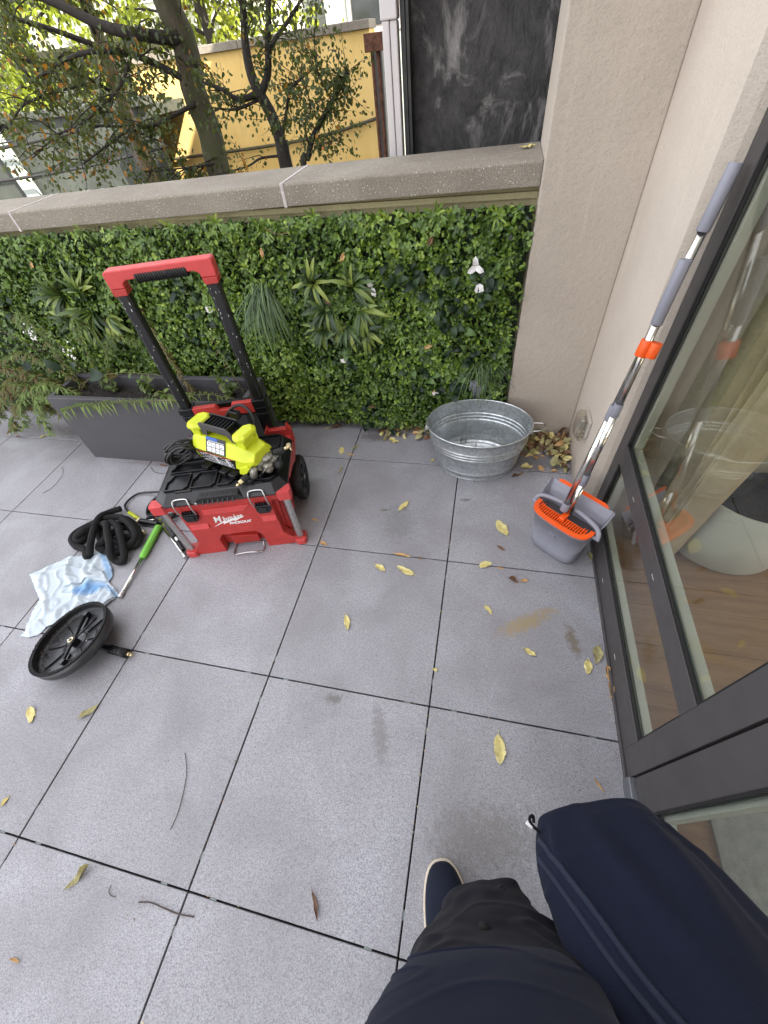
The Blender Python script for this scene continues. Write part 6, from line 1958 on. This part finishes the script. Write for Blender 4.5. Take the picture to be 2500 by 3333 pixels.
# ================================================================== FALLEN LEAVES
K = 0
def fallen(x, y, L, deg, mat, lab, W=.42, curl=.25, z=0.0, tilt=0.0, group=None):
    global K
    K += 1
    me = dead_leaf_mesh('fallen_leaf', L / 1.05, L * W, curl, M[mat], K * 3 + (K % 2))
    o = bpy.data.objects.new('fallen_leaf', me); COL.objects.link(o)
    o.location = (x, y, z); o.rotation_euler = (tilt, 0, radians(deg))
    return tag(o, lab, 'leaf', group)
for a in (
    (-0.244, -0.314, 0.079, -119, 'dl_yellow', 'ragged pale yellow leaf alone on the tile in front of the zinc tub', .36, .3),
    (0.223, -0.388, 0.099, 118, 'dl_yellow', 'broad bright yellow leaf lying flat left of the grey bucket', .48, .12),
    (0.226, -0.504, 0.040, -32, 'dl_brown', 'small flattened brown leaf stain between the bucket and the leaves on the joint', .3, .02),
    (-0.282, -0.678, 0.056, -25, 'dl_yellow', 'left and smaller of two yellow leaves just in front of a tile joint', .5, .3),
    (-0.175, -0.677, 0.087, 158, 'dl_yellow', 'longer right hand one of two yellow leaves just in front of a tile joint', .36, .4),
    (-0.197, -0.599, 0.081, -5, 'dl_orange', 'thin orange leaf lying right along the tile joint', .20, .5),
    (-0.120, -0.604, 0.030, -5, 'dl_brown', 'tiny brown leaf in the tile joint right of the thin orange leaf', .3, .5),
    (0.162, -0.599, 0.057, 25, 'dl_yellow', 'wavy yellow leaf beside the joint in front of the bucket', .55, .35),
    (0.225, -0.607, 0.028, 0, 'dl_orange', 'tiny orange leaf piece in the joint in front of the bucket', .3, .4),
    (-0.573, -0.585, 0.048, -26, 'dl_orange', 'small orange leaf at the joint crossing near the tool box corner', .4, .4),
    (-0.361, -0.951, 0.069, -69, 'dl_yellow', 'curled ochre leaf alone in the middle of the tile left of the ochre smear', .42, .8),
    (0.183, -0.810, 0.045, -50, 'dl_yellow', 'small narrow yellow leaf left of the ochre smear', .38, .3),
    (0.335, -0.956, 0.046, -26, 'dl_yellow', 'small crinkled yellow leaf between the ochre smear and the pair by the window', .5, .7),
    (0.564, -0.929, 0.073, -103, 'dl_olive', 'upper and paler of the two leaves close to the window frame', .5, .35),
    (0.528, -0.978, 0.055, -97, 'dl_yellow', 'lower yellow leaf of the two close to the window frame', .52, .2),
    (0.235, -1.290, 0.088, -85, 'dl_yellow', 'largest bright yellow leaf, on the tile in front of the person', .42, .22),
    (-1.438, -1.489, 0.068, -45, 'dl_yellow', 'pale yellow leaf below the surface cleaner at the left edge', .45, .3),
    (-1.221, -1.441, 0.071, -128, 'dl_olive', 'folded pale leaf on the tile just right of the left edge leaf', .38, .7),
    (-0.939, -1.842, 0.079, -120, 'dl_olive', 'rolled olive leaf near the lower left of the terrace', .34, 1.3),
    (-0.234, -1.752, 0.062, -58, 'dl_brown', 'thin curled tan leaf left of the shoe', .22, 1.2),
    (0.523, -1.332, 0.037, -49, 'dl_orange', 'small narrow straw coloured leaf near the door threshold', .18, .4),
    (0.006, -1.075, 0.020, -19, 'dl_yellow', 'tiny bright yellow leaf scrap on a tile joint', .6, .3),
    (-2.734, 0.025, 0.058, 60, 'dl_yellow', 'pale leaf on the far left tile in front of the weeds', .36, .5),
    (-2.93, 0.0, 0.04, 0, 'dl_brown', 'small brown leaf farthest left on the tile joint', .4, .6),
    (-0.665, 0.06, 0.06, -75, 'dl_yellow', 'yellow green leaf near the joint crossing at the foot of the hedge', .55, .2),
    (-0.605, 0.035, 0.045, -10, 'dl_orange', 'pinkish tan leaf touching the yellow green one near the hedge foot', .35, .4),
    (-0.592, 0.099, 0.05, 60, 'dl_olive', 'narrow leaf lying across the joint below the hedge', .35, .4),
    (-0.63, -0.10, 0.05, -100, 'dl_olive', 'curled pale leaf standing in the joint below the hedge crossing', .25, .9),
    (0.278, -0.661, 0.045, -25, 'dl_brown', 'crumpled brown leaf above the ochre smear', .5, 1.2),
    (0.32, -0.655, 0.035, 20, 'dl_orange', 'small torn tan leaf right of the crumpled brown leaf', .5, .7),
    (0.343, 0.028, 0.063, 8, 'dl_yellow', 'yellow leaf on the joint right of the zinc tub', .62, .35),
    (0.411, 0.020, 0.040, -50, 'dl_orange', 'bright orange leaf between the tub and the side wall', .75, .3),
    (0.475, 0.007, 0.035, -5, 'dl_orange', 'deep orange curled leaf on the joint by the side wall', .55, .6),
    (0.294, -0.041, 0.071, 37, 'dl_brown', 'dark brown rolled leaf at the foot of the tub', .32, 1.3),
    (0.585, -0.50, 0.045, -76, 'dl_olive', 'small olive leaf squeezed between bucket and window frame', .45, .7),
    (0.590, -0.991, 0.055, -87, 'dl_orange', 'upper tan leaf stuck along the window frame', .38, 1.0),
    (0.592, -1.046, 0.053, -92, 'dl_orange', 'lower tan leaf stuck along the window frame', .38, 1.0),
    (-0.657, -0.451, 0.040, -6, 'dl_orange', 'small pale tan leaf right of the tool box wheel', .35, .3),
    (-0.754, 0.272, 0.075, 23, 'dl_brown', 'dark brown leaf at the foot of the hedge behind the tool box', .35, .6),
    (-0.700, 0.315, 0.05, 60, 'dl_brown', 'dark leaf standing against the wall base right of the dark brown one', .4, .6),
    (-0.80, 0.255, 0.060, 10, 'dl_yellow', 'narrow yellow leaf near the tool box wheel by the hedge', .22, .5),
    (0.508, 0.141, 0.034, -127, 'dl_orange', 'small orange leaf in the corner by the side wall', .5, .5),
    (0.42, 0.115, 0.030, -10, 'dl_orange', 'tiny orange leaf in front of the corner leaf heap', .5, .5),
    (0.525, 0.08, 0.05, -80, 'dl_orange', 'tan leaf lying along the foot of the side wall', .55, .5),
    (0.535, 0.03, 0.04, -80, 'dl_brown', 'dark brown leaf at the side wall next to the deep orange one', .55, .8),
    (-1.62, -0.156, 0.06, 5, 'dl_yellow', 'pale leaf at the front foot of the planter', .25, .6),
    (-1.70, -0.162, 0.05, -15, 'dl_brown', 'brown leaf scrap at the front foot of the planter', .35, .9),
    (-1.45, -0.160, 0.045, 12, 'dl_orange', 'orange leaf at the front foot of the planter near the cord bundle', .4, .6),
    (-0.995, -2.02, 0.03, 0, 'dl_orange', 'tiny orange leaf curled in the lowest tile joint', .3, .9),
    (-1.32, -1.73, 0.03, 80, 'dl_yellow', 'tiny tan leaf standing at the joint crossing in the lower left', .5, .5)):
    fallen(*a)
o = fallen(0.165, 0.50, 0.055, 20, 'dl_yellow', 'bright yellow leaf resting on the coping beside the pier', .6, .3, z=1.183)
# leaves swept together: the biggest are things, the rest reads as one mass
fr_ = random.Random(12)
def heap(x0, x1, y0, y1, n, h, nbig, place, labs, dens=lambda x, y: 1):
    mb = MB(); mb2 = []
    cnt = 0
    while cnt < n:
        x, y = fr_.uniform(x0, x1), fr_.uniform(y0, y1)
        if fr_.random() > dens(x, y): continue
        cnt += 1
        L = fr_.uniform(.030, .068)
        z = fr_.uniform(.003, h * dens(x, y))
        d = Vector((fr_.gauss(0, 1), fr_.gauss(0, 1), fr_.gauss(0, .45)))
        mb.cur = fr_.choices(range(4), (2, 1, 4, 6))[0]
        mb.leaf((x - d.normalized().x * L * .5, y - d.normalized().y * L * .5, z), d, (fr_.gauss(0, .8), fr_.gauss(0, .8), 1), L, L * fr_.uniform(.38, .6), .5, fr_.uniform(-.1, .3), fr_.uniform(-.3, .4))
    o = mb.build('leaf_litter', [M['dl_yellow'], M['dl_orange'], M['dl_brown'], M['dl_olive']], fix=False)
    tag(o, place, 'leaves', kind='stuff')
    for q, lab in enumerate(labs):
        for _ in range(50):
            x, y = fr_.uniform(x0, x1), fr_.uniform(y0, y1)
            if dens(x, y) > .5: break
        fallen(x, y, fr_.uniform(.055, .075), fr_.uniform(0, 360), ('dl_olive', 'dl_yellow', 'dl_brown', 'dl_olive')[q % 4], lab, fr_.uniform(.4, .55), fr_.uniform(.3, .8), z=h * dens(x, y) * .75, tilt=fr_.uniform(-.3, .3))
def corner_d(x, y):
    k = (x - .25) / .30
    return max(0, min(1, 1.25 * (y - .10) / .12)) * (1 if x > .26 else .7) if x < .47 else max(0, min(1, (y + .02) / .2))
heap(.215, .545, .0, .262, 260, .045, 4, 'heap of olive and brown dry leaves swept into the corner behind the tub',
     ['olive leaf on top of the heap right beside the tub', 'yellowish leaf on top of the corner heap toward the front', 'dark leaf on the corner heap near the side wall', 'large greenish leaf at the back of the corner heap'], corner_d)
heap(-.50, -.155, .20, .325, 90, .03, 3, 'row of yellow and brown dry leaves at the hedge foot left of the tub',
     ['largest yellow leaf of the row at the hedge foot', 'reddish leaf in the row at the hedge foot beside the tub', 'brown leaf at the end of the hedge foot row'], lambda x, y: max(0, min(1, (y - .18) / .08)))
fallen(-.38, .17, .065, -20, 'dl_yellow', 'cupped yellow leaf just in front of the hedge foot row', .6, .7)
fallen(-.435, .185, .05, 70, 'dl_olive', 'folded pale leaf left of the cupped yellow one', .5, .9)
fallen(-.145, .03, .03, 70, 'dl_yellow', 'tiny yellow leaf peeping out at the left of the tub', .6, .4)
# crumbs, seeds, dirt along joints and frame
mb = MB()
for _ in range(520):
    k = fr_.random()
    if k < .35: x, y = round(fr_.uniform(-4, .9)) * .6 + fr_.gauss(0, .003), fr_.uniform(-2.2, .3)
    elif k < .6: x, y = fr_.uniform(-2.6, .58), round(fr_.uniform(-3.4, .4)) * .6 + fr_.gauss(0, .003)
    elif k < .75: x, y = .585 + fr_.gauss(0, .006), fr_.uniform(-1.25, -.3)
    elif k < .85: x, y = fr_.uniform(-2.2, .5), .31 + fr_.gauss(0, .01)
    else: x, y = fr_.uniform(-2.4, .55), fr_.uniform(-2.2, .3)
    if x > .59: continue
    L = fr_.uniform(.002, .007)
    mb.cur = fr_.choices((0, 1, 2), (1, 1, 4))[0]
    a = fr_.uniform(0, 6.28)
    mb.leaf((x, y, .0012), (cos(a), sin(a), .1), (0, 0, 1), L, L * .5, .5, .2, .2)
tag(mb.build('crumbs', [M['dl_yellow'], M['dl_orange'], M['dl_brown']], fix=False), 'scattered seeds and crumbs of leaf on the tiles', 'debris', kind='stuff')
# twigs
for lab, pts, r in (('long thin curved grass stalk on the tile left of the shoe', [(-0.788, -1.49, 0.003), (-0.754, -1.537, 0.004), (-0.735, -1.591, 0.003), (-0.724, -1.647, 0.003), (-0.726, -1.686, 0.002)], .0010),
                    ('dark forked twig crossing a tile joint at the lower left', [(-0.727, -1.849, 0.004), (-0.692, -1.842, 0.006), (-0.654, -1.844, 0.004), (-0.602, -1.846, 0.004), (-0.555, -1.842, 0.003)], .0018),
                    ('small dark twig pieces beside the rolled olive leaf', [(-0.83, -1.835, 0.003), (-0.827, -1.847, 0.005), (-0.816, -1.854, 0.003), (-0.801, -1.853, 0.003)], .0010),
                    ('thin curved stalk on the tile left of the planter corner', [(-2.366, -0.24, 0.003), (-2.314, -0.292, 0.004), (-2.294, -0.36, 0.003), (-2.294, -0.416, 0.003), (-2.32, -0.455, 0.002)], .0010),
                    ('short dark thin stalk beside the cord bundle on the tiles', [(-1.778, -0.181, 0.002), (-1.732, -0.217, 0.003), (-1.685, -0.227, 0.003), (-1.654, -0.223, 0.002)], .0010)):
    mb = MB(); mb.tube(spline(pts, 7), r, 5)
    tag(mb.build('twig', M['twig']), lab, 'twig')

# ================================================================== THE PERSON TAKING THE PICTURE
pe = empty('person', (0.17, -1.85, 0.0), label='person in navy coat and dark trousers stepping forward beside the door', cat='person')
def skin_mesh(name, nodes, edges, mat, parent, sub=2, root=0):
    me = bpy.data.meshes.new(name)
    me.from_pydata([n[:3] for n in nodes], edges, [])
    o = bpy.data.objects.new(name, me); COL.objects.link(o)
    sm = o.modifiers.new('Skin', 'SKIN'); sm.use_smooth_shade = True
    for i, n in enumerate(nodes):
        v = me.skin_vertices[0].data[i]
        v.radius = (n[3], n[4] if len(n) > 4 else n[3])
        v.use_root = i == root
    ss = o.modifiers.new('Subdivision', 'SUBSURF'); ss.levels = ss.render_levels = sub
    me.materials.append(mat)
    dg = bpy.context.evaluated_depsgraph_get()
    m2 = bpy.data.meshes.new_from_object(o.evaluated_get(dg))
    bpy.data.objects.remove(o)
    m2.name = name
    for p in m2.polygons: p.use_smooth = True
    o = bpy.data.objects.new(name, m2); COL.objects.link(o)
    return off(o, parent)
# body: pelvis, spine, neck, head, arms holding the phone up in front, legs
N = [(0.17, -2.02, .90, .13, .10), (0.17, -2.03, 1.10, .12, .09), (0.17, -2.02, 1.32, .15, .10), (0.17, -2.00, 1.46, .07), (0.17, -1.97, 1.54, .055), (0.17, -1.945, 1.64, .085, .095), (0.17, -1.95, 1.72, .07, .08),
     (0.00, -2.02, 1.40, .055), (-.10, -1.98, 1.18, .045), (-.02, -1.80, 1.30, .036), (0.03, -1.74, 1.40, .026), (0.04, -1.72, 1.46, .028, .016),
     (0.34, -2.02, 1.40, .055), (0.44, -1.98, 1.18, .045), (0.24, -1.80, 1.30, .036), (0.15, -1.74, 1.40, .026), (0.12, -1.72, 1.46, .028, .016),
     (0.09, -1.99, .84, .085), (0.13, -1.73, .48, .058), (0.10, -1.80, .10, .040),
     (0.26, -1.99, .84, .085), (0.37, -1.60, .50, .058), (0.44, -1.72, .12, .040)]
E_ = [(0, 1), (1, 2), (2, 3), (3, 4), (4, 5), (5, 6), (2, 7), (7, 8), (8, 9), (9, 10), (10, 11), (2, 12), (12, 13), (13, 14), (14, 15), (15, 16), (0, 17), (17, 18), (18, 19), (0, 20), (20, 21), (21, 22)]
skin_mesh('body', N, E_, M['skin'], pe)
skin_mesh('nose', [(0.17, -1.865, 1.672, .010), (0.17, -1.852, 1.652, .012), (0.17, -1.862, 1.640, .010)], [(0, 1), (1, 2)], M['skin'], pe, 1)
for sx in (-1, 1):
    mb = MB(); mb.cyl((0.17 + sx * .030, -1.872, 1.676), (0.17 + sx * .030, -1.862, 1.674), .0085, n=12); off(mb.build('eye', M['rubber']), pe)
    mb = MB(); mb.cyl((0.17 + sx * .080, -1.950, 1.675), (0.17 + sx * .098, -1.958, 1.675), .022, .016, n=12); off(mb.build('ear', M['skin']), pe)
mb = MB(); mb.tube([(0.148, -1.866, 1.612), (0.17, -1.858, 1.610), (0.192, -1.866, 1.612)], .004, 6); off(mb.build('mouth', M['red_worn']), pe)
hair = MB()
hair.loft([[(0.17 + r * cos(2 * pi * j / 24), -1.972 + r * 1.05 * sin(2 * pi * j / 24), z + .055 * max(0, sin(2 * pi * j / 24)) * (1 if z < 1.72 else 0)) for j in range(24)] for r, z in ((.080, 1.615), (.100, 1.665), (.106, 1.715), (.098, 1.765), (.065, 1.800), (.01, 1.812))])
off(hair.build('hair', M['hair']), pe)

def cloth_loft(name, rings, mat, wr_amp=.006, seed=1, n=40, res=5, cap=True, freq=9, ridges=(), crease=.007):
    """rings: (centre, half-width vector, half-depth vector) smoothed along, folds added as real relief"""
    C_ = [Vector(r[0]) for r in rings]; U = [Vector(r[1]) for r in rings]; V_ = [Vector(r[2]) for r in rings]
    res = int(res * 1.8)
    cs, us, vs_ = spline(C_, res), spline(U, res), spline(V_, res)
    out = []
    for k, (c, u, v) in enumerate(zip(cs, us, vs_)):
        ring_ = []
        for j in range(n):
            a = 2 * pi * j / n
            p = c + u * cos(a) + v * sin(a)
            d = (p - c).normalized()
            q_ = Vector((p.x * 9, p.y * 22, p.z * 14)) + Vector((seed * 3.1, 0, 0))
            cr_ = max(0.0, 1 - abs(noise.noise(q_)) * 7) * max(0.0, noise.noise(p * 4 + Vector((0, 0, seed))) + .25)
            f = crease * cr_ / max(wr_amp, 1e-6) + noise.noise(p * freq + Vector((seed, 0, 0))) + .5 * noise.noise(p * freq * 2.3 + Vector((0, seed, 0)))
            g_ = 0.0
            for (a0, wd_, amp, drift) in ridges:
                da = (a - a0 - drift * k / len(cs) + pi) % (2 * pi) - pi
                g_ += amp * math.exp(-(da / wd_) ** 2) * min(1, k / (len(cs) * .25))
            ring_.append(p + d * (f * wr_amp + g_))
        out.append(ring_)
    mb = MB(); mb.loft(out, cap0=cap, cap1=cap)
    o = off(mb.build(name, mat), pe)
    s_ = o.modifiers.new('Subdivision', 'SUBSURF'); s_.levels = s_.render_levels = 1
    return o
skin_mesh('trousers', [(0.17, -2.01, .93, .15, .12), (0.09, -1.99, .84, .110), (0.13, -1.75, .49, .066), (0.105, -1.80, .10, .066), (0.26, -1.99, .84, .110), (0.37, -1.62, .50, .066), (0.44, -1.72, .12, .066)], [(0, 1), (1, 2), (2, 3), (0, 4), (4, 5), (5, 6)], M['trouser'], pe)
# left trouser leg: the thigh seen from above, the shin below it, hem breaking over the shoe
cloth_loft('trouser_leg', [((0.1580, -1.6215, 0.4600), (0.0590, 0.0185, 0.0000), (0.0000, 0.0200, 0.0350)), ((0.1620, -1.6495, 0.5300), (0.0840, 0.0205, 0.0000), (0.0000, 0.0180, 0.0600)), ((0.1580, -1.6755, 0.6000), (0.1010, 0.0215, 0.0000), (0.0000, 0.0225, 0.0750)), ((0.1510, -1.6985, 0.6800), (0.1150, 0.0255, 0.0000), (0.0000, 0.0255, 0.0850)), ((0.1435, -1.7205, 0.7600), (0.1305, 0.0295, 0.0000), (0.0000, 0.0270, 0.0900)), ((0.1400, -1.7400, 0.8200), (0.1430, 0.0330, 0.0000), (0.0000, 0.0270, 0.0900))], M['trouser'], .014, 3, freq=13, n=80, res=8, crease=.013)
cloth_loft('trouser_shin', [((0.150, -1.665, .47), (.066, 0, 0), (0, .045, .01)), ((0.150, -1.690, .42), (.074, .0, 0), (0, .070, 0)), ((0.125, -1.755, .28), (.074, 0, 0), (0, .074, 0)), ((0.110, -1.785, .14), (.074, 0, 0), (0, .078, 0)), ((0.105, -1.79, .06), (.076, 0, 0), (0, .080, 0))], M['trouser'], .009, 4)
cloth_loft('coat_hem_panel', [((0.1545, -1.6820, 0.6600), (0.1025, 0.0220, 0.0000), (0.0000, 0.0200, 0.0700)), ((0.1500, -1.6920, 0.7000), (0.1090, 0.0240, 0.0000), (0.0000, 0.0258, 0.0860)), ((0.1430, -1.7110, 0.7750), (0.1220, 0.0270, 0.0000), (0.0000, 0.0285, 0.0950)), ((0.1380, -1.7275, 0.8400), (0.1320, 0.0305, 0.0000), (0.0000, 0.0300, 0.1000)), ((0.1370, -1.7420, 0.8900), (0.1440, 0.0330, 0.0000), (0.0000, 0.0300, 0.1000))], M['navy'], .011, 15, n=90, res=9, freq=7, crease=.009)
# right trouser leg, stepping forward
cloth_loft('trouser_leg', [((0.27, -1.98, .88), (.11, 0, 0), (0, .11, 0)), ((0.31, -1.82, .72), (.11, 0, 0), (0, .08, .04)), ((0.365, -1.64, .56), (.095, 0, 0), (0, .07, .05)), ((0.40, -1.63, .40), (.08, 0, 0), (0, .08, 0)), ((0.43, -1.70, .16), (.075, 0, 0), (0, .08, 0)), ((0.435, -1.71, .06), (.078, 0, 0), (0, .084, 0))], M['trouser'], .010, 5)
# black bead for the shade in the knee pocket, cord loop on the left leg
kp, po = Vector((0.1850, -1.6130, 0.5300)), Vector((0.1470, -1.6540, 0.6550))
mb = MB(); mb.tube(spline([kp + Vector((-.004, -.012, 0)), kp + Vector((-.007, .002, .004)), kp + Vector((0, .008, .005)), kp + Vector((.006, .001, .004)), kp + Vector((.004, -.012, 0))], 5), .0013, 6); off(mb.build('cord_loop', M['rubber']), pe)
mb = MB(); mb.cyl(kp + Vector((0, -.011, .001)), kp + Vector((0, -.026, -.001)), .0042, n=10); off(mb.build('zip_pull', M['rubber'], bevel=.001), pe)
mb = MB(); mb.tube([po + Vector((-.008, .002, .004)), po + Vector((0, 0, .007)), po + Vector((.012, -.002, .004))], [.003, .006, .003], 8); off(mb.build('pocket_shade_bead', M['underlay']), pe)
mb = MB(); mb.tube(spline([kp + Vector((-.002, -.030, .008)), kp + Vector((-.010, -.045, .030)), kp + Vector((-.024, -.050, .050)), kp + Vector((-.032, -.055, .058))], 6), .0045, 8); off(mb.build('pocket_flap', M['trouser']), pe)
# coat: the wide front panel carried forward over the right knee
o = cloth_loft('coat_panel', [((0.3235, -1.4785, 0.5800), (0.0825, 0.0275, 0.0000), (0.0000, 0.0200, 0.0300)), ((0.3485, -1.5280, 0.6200), (0.1195, 0.0300, 0.0000), (0.0000, 0.0138, 0.0550)), ((0.3765, -1.5855, 0.6600), (0.1375, 0.0235, 0.0000), (0.0000, 0.0175, 0.0700)), ((0.3975, -1.6410, 0.7000), (0.1355, 0.0220, 0.0000), (0.0000, 0.0200, 0.0800)), ((0.4000, -1.6930, 0.7600), (0.1150, 0.0160, 0.0000), (0.0000, 0.0200, 0.0800))], M['navy'], .014, 8, n=96, res=9, freq=5, crease=.004, ridges=((1.05, .22, .016, .5), (1.9, .16, .012, -.3), (.45, .2, -.012, .3), (2.45, .10, .010, -.1)))
coat_front = o
# zip tapes along the opening edge, following the cloth
bpy.context.view_layer.update()
dg = bpy.context.evaluated_depsgraph_get()
def drop(obj, pts, lift):
    ev = obj.evaluated_get(dg); out = []
    iw = obj.matrix_world.inverted()
    for p in spline(pts, 10):
        ok, loc, nr, ix = ev.ray_cast(iw @ Vector((p.x, p.y, 1.3)), (iw.to_3x3() @ Vector((0, 0, -1))))
        if ok: out.append(obj.matrix_world @ loc + Vector((0, 0, lift)))
    return out
for pts, r in (([(0.2170, -1.5240, 0.7000), (0.2260, -1.5570, 0.7000), (0.2570, -1.6020, 0.7000), (0.2860, -1.6410, 0.7000), (0.3090, -1.6700, 0.7000), (0.3340, -1.6940, 0.7000), (0.3570, -1.7160, 0.7000)], .0042), ([(0.2260, -1.5220, 0.7000), (0.2500, -1.5660, 0.7000), (0.2890, -1.6160, 0.7000), (0.3200, -1.6570, 0.7000), (0.3520, -1.6900, 0.7000), (0.3770, -1.7110, 0.7000)], .0048)):
    q = drop(coat_front, pts, .0005)
    if len(q) > 3:
        mb = MB(); mb.tube(q, r, 8, flat=.8); off(mb.build('zip_tape', M['navy_edge']), pe)
tp = Vector((0.2230, -1.5220, 0.6200))
mb = MB(); mb.cyl(tp, tp + Vector((-.010, .006, 0)), .0035, n=10); off(mb.build('cord_toggle', M['white'], bevel=.001), pe)
mb = MB(); mb.tube(spline([tp + Vector((.012, -.004, .0)), tp + Vector((-.002, .004, .002)), tp + Vector((-.005, .012, .004)), tp + Vector((.001, .016, .002)), tp + Vector((.002, .007, 0))], 5), .0026, 6); off(mb.build('draw_cord', M['trouser']), pe)
# the other panel and the body of the coat
cloth_loft('coat_body', [((0.17, -2.02, 1.42), (.19, 0, 0), (0, .11, 0)), ((0.17, -2.01, 1.25), (.20, 0, 0), (0, .125, 0)), ((0.17, -1.99, 1.05), (.205, 0, 0), (0, .145, 0)), ((0.165, -1.97, .92), (.21, 0, 0), (0, .175, 0)), ((0.160, -1.955, .82), (.205, 0, 0), (0, .190, .0)), ((0.16, -1.94, .755), (.200, 0, 0), (0, .190, 0)), ((0.16, -1.94, .75), (.190, 0, 0), (0, .180, 0))], M['navy'], .012, 9, n=56)
for sx, nd in ((-1, [(0.04, -2.02, 1.42, .075), (0.00, -2.02, 1.38, .070), (-.10, -1.98, 1.18, .062), (-.02, -1.80, 1.30, .050), (0.02, -1.755, 1.375, .040)]), (1, [(0.30, -2.02, 1.42, .075), (0.34, -2.02, 1.38, .070), (0.44, -1.98, 1.18, .062), (0.24, -1.80, 1.30, .050), (0.165, -1.755, 1.375, .040)])):
    skin_mesh('coat_sleeve', nd, [(0, 1), (1, 2), (2, 3), (3, 4)], M['navy'], pe, 2)
cloth_loft('trouser_hips', [((0.17, -2.00, 1.02), (.185, 0, 0), (0, .135, 0)), ((0.17, -1.99, .90), (.190, 0, 0), (0, .150, 0)), ((0.17, -1.97, .78), (.185, 0, 0), (0, .150, 0)), ((0.17, -1.95, .74), (.165, 0, 0), (0, .13, 0))], M['trouser'], .008, 21)
# phone held in both hands, just behind the view
mb = MB(); m_ = cam.matrix_world @ Matrix.Translation((0.0, -0.055, 0.014))
mb.box(-.036, .036, -.075, .075, 0, .009, m_); tag(mb.build('phone', M['rubber'], bevel=.002), 'dark phone held up in both hands', 'phone')
for sx, base in ((-1, Vector((0.045, -1.72, 1.455))), (1, Vector((0.115, -1.72, 1.455)))):
    for q in range(4):
        z = .018 * q
        skin_mesh('finger', [(base.x, base.y, base.z, .010), (base.x - sx * -.004 , base.y + .012 + .006 * q, base.z + .018, .0085), (base.x - sx * .012, base.y + .024 + .008 * q, base.z + .024, .0075), (base.x - sx * .024, base.y + .028 + .008 * q, base.z + .020, .007)], [(0, 1), (1, 2), (2, 3)], M['skin'], pe, 1)
# shoes
def shoe(cx, cy, ang, name='shoe'):
    m_ = Matrix.Translation((cx, cy, 0)) @ Matrix.Rotation(radians(ang), 4, 'Z')
    def outl(s_, z, k=1.0):
        pts = []
        for j in range(40):
            t = 2 * pi * j / 40
            y = .145 * sin(t)
            w = (.060 if y > -.02 else .045 + .015 * (y + .145) / .125) * (1.0 if y < .09 else 1.0)
            x = w * math.copysign(abs(cos(t)) ** .75, cos(t))
            pts.append(m_ @ Vector((x * s_ + (.006 if y > 0 else 0), y * (1 + (s_ - 1) * .4), z)))
        return pts
    e = empty(name, (cx, cy, 0)); off(e, pe)
    mb = MB(); mb.loft([outl(.98, 0.0), outl(1.06, .003), outl(1.07, .020), outl(1.02, .025)])
    s1 = mb.build('sole', M['sole'], bevel=0); s1.parent = e; s1.matrix_parent_inverse = Matrix.Translation((cx, cy, 0)).inverted()
    rings = []
    for (k, z) in ((.99, .024), (1.0, .034), (.96, .046), (.84, .060), (.62, .070), (.30, .077), (.02, .079)):
        r_ = []
        for j in range(40):
            t = 2 * pi * j / 40
            y = .143 * sin(t)
            w = (.059 if y > -.02 else .045 + .014 * (y + .143) / .123)
            x = w * math.copysign(abs(cos(t)) ** .75, cos(t))
            zz = z + (.05 if False else 0) + max(0, -(y) * .25) * (1 - abs(k - .5))
            r_.append(m_ @ Vector((x * k + (.006 if y > 0 else 0), y * (k ** .5) - (1 - k) * .018, zz)))
        rings.append(r_)
    mb = MB(); mb.loft(rings)
    s2 = mb.build('upper', M['shoe'], bevel=0); s2.parent = e; s2.matrix_parent_inverse = Matrix.Translation((cx, cy, 0)).inverted()
    mb = MB(); pts = [m_ @ Vector((x, y, z)) for x, y, z in ((-.040, .030, .052), (-.028, .050, .066), (0, .058, .073), (.028, .050, .067), (.042, .030, .053))]
    mb.tube(spline(pts, 5), .0018, 6); s3 = mb.build('toe_seam', M['trouser']); s3.parent = e; s3.matrix_parent_inverse = Matrix.Translation((cx, cy, 0)).inverted()
shoe(0.118, -1.732, 17)
shoe(0.455, -1.66, -10)
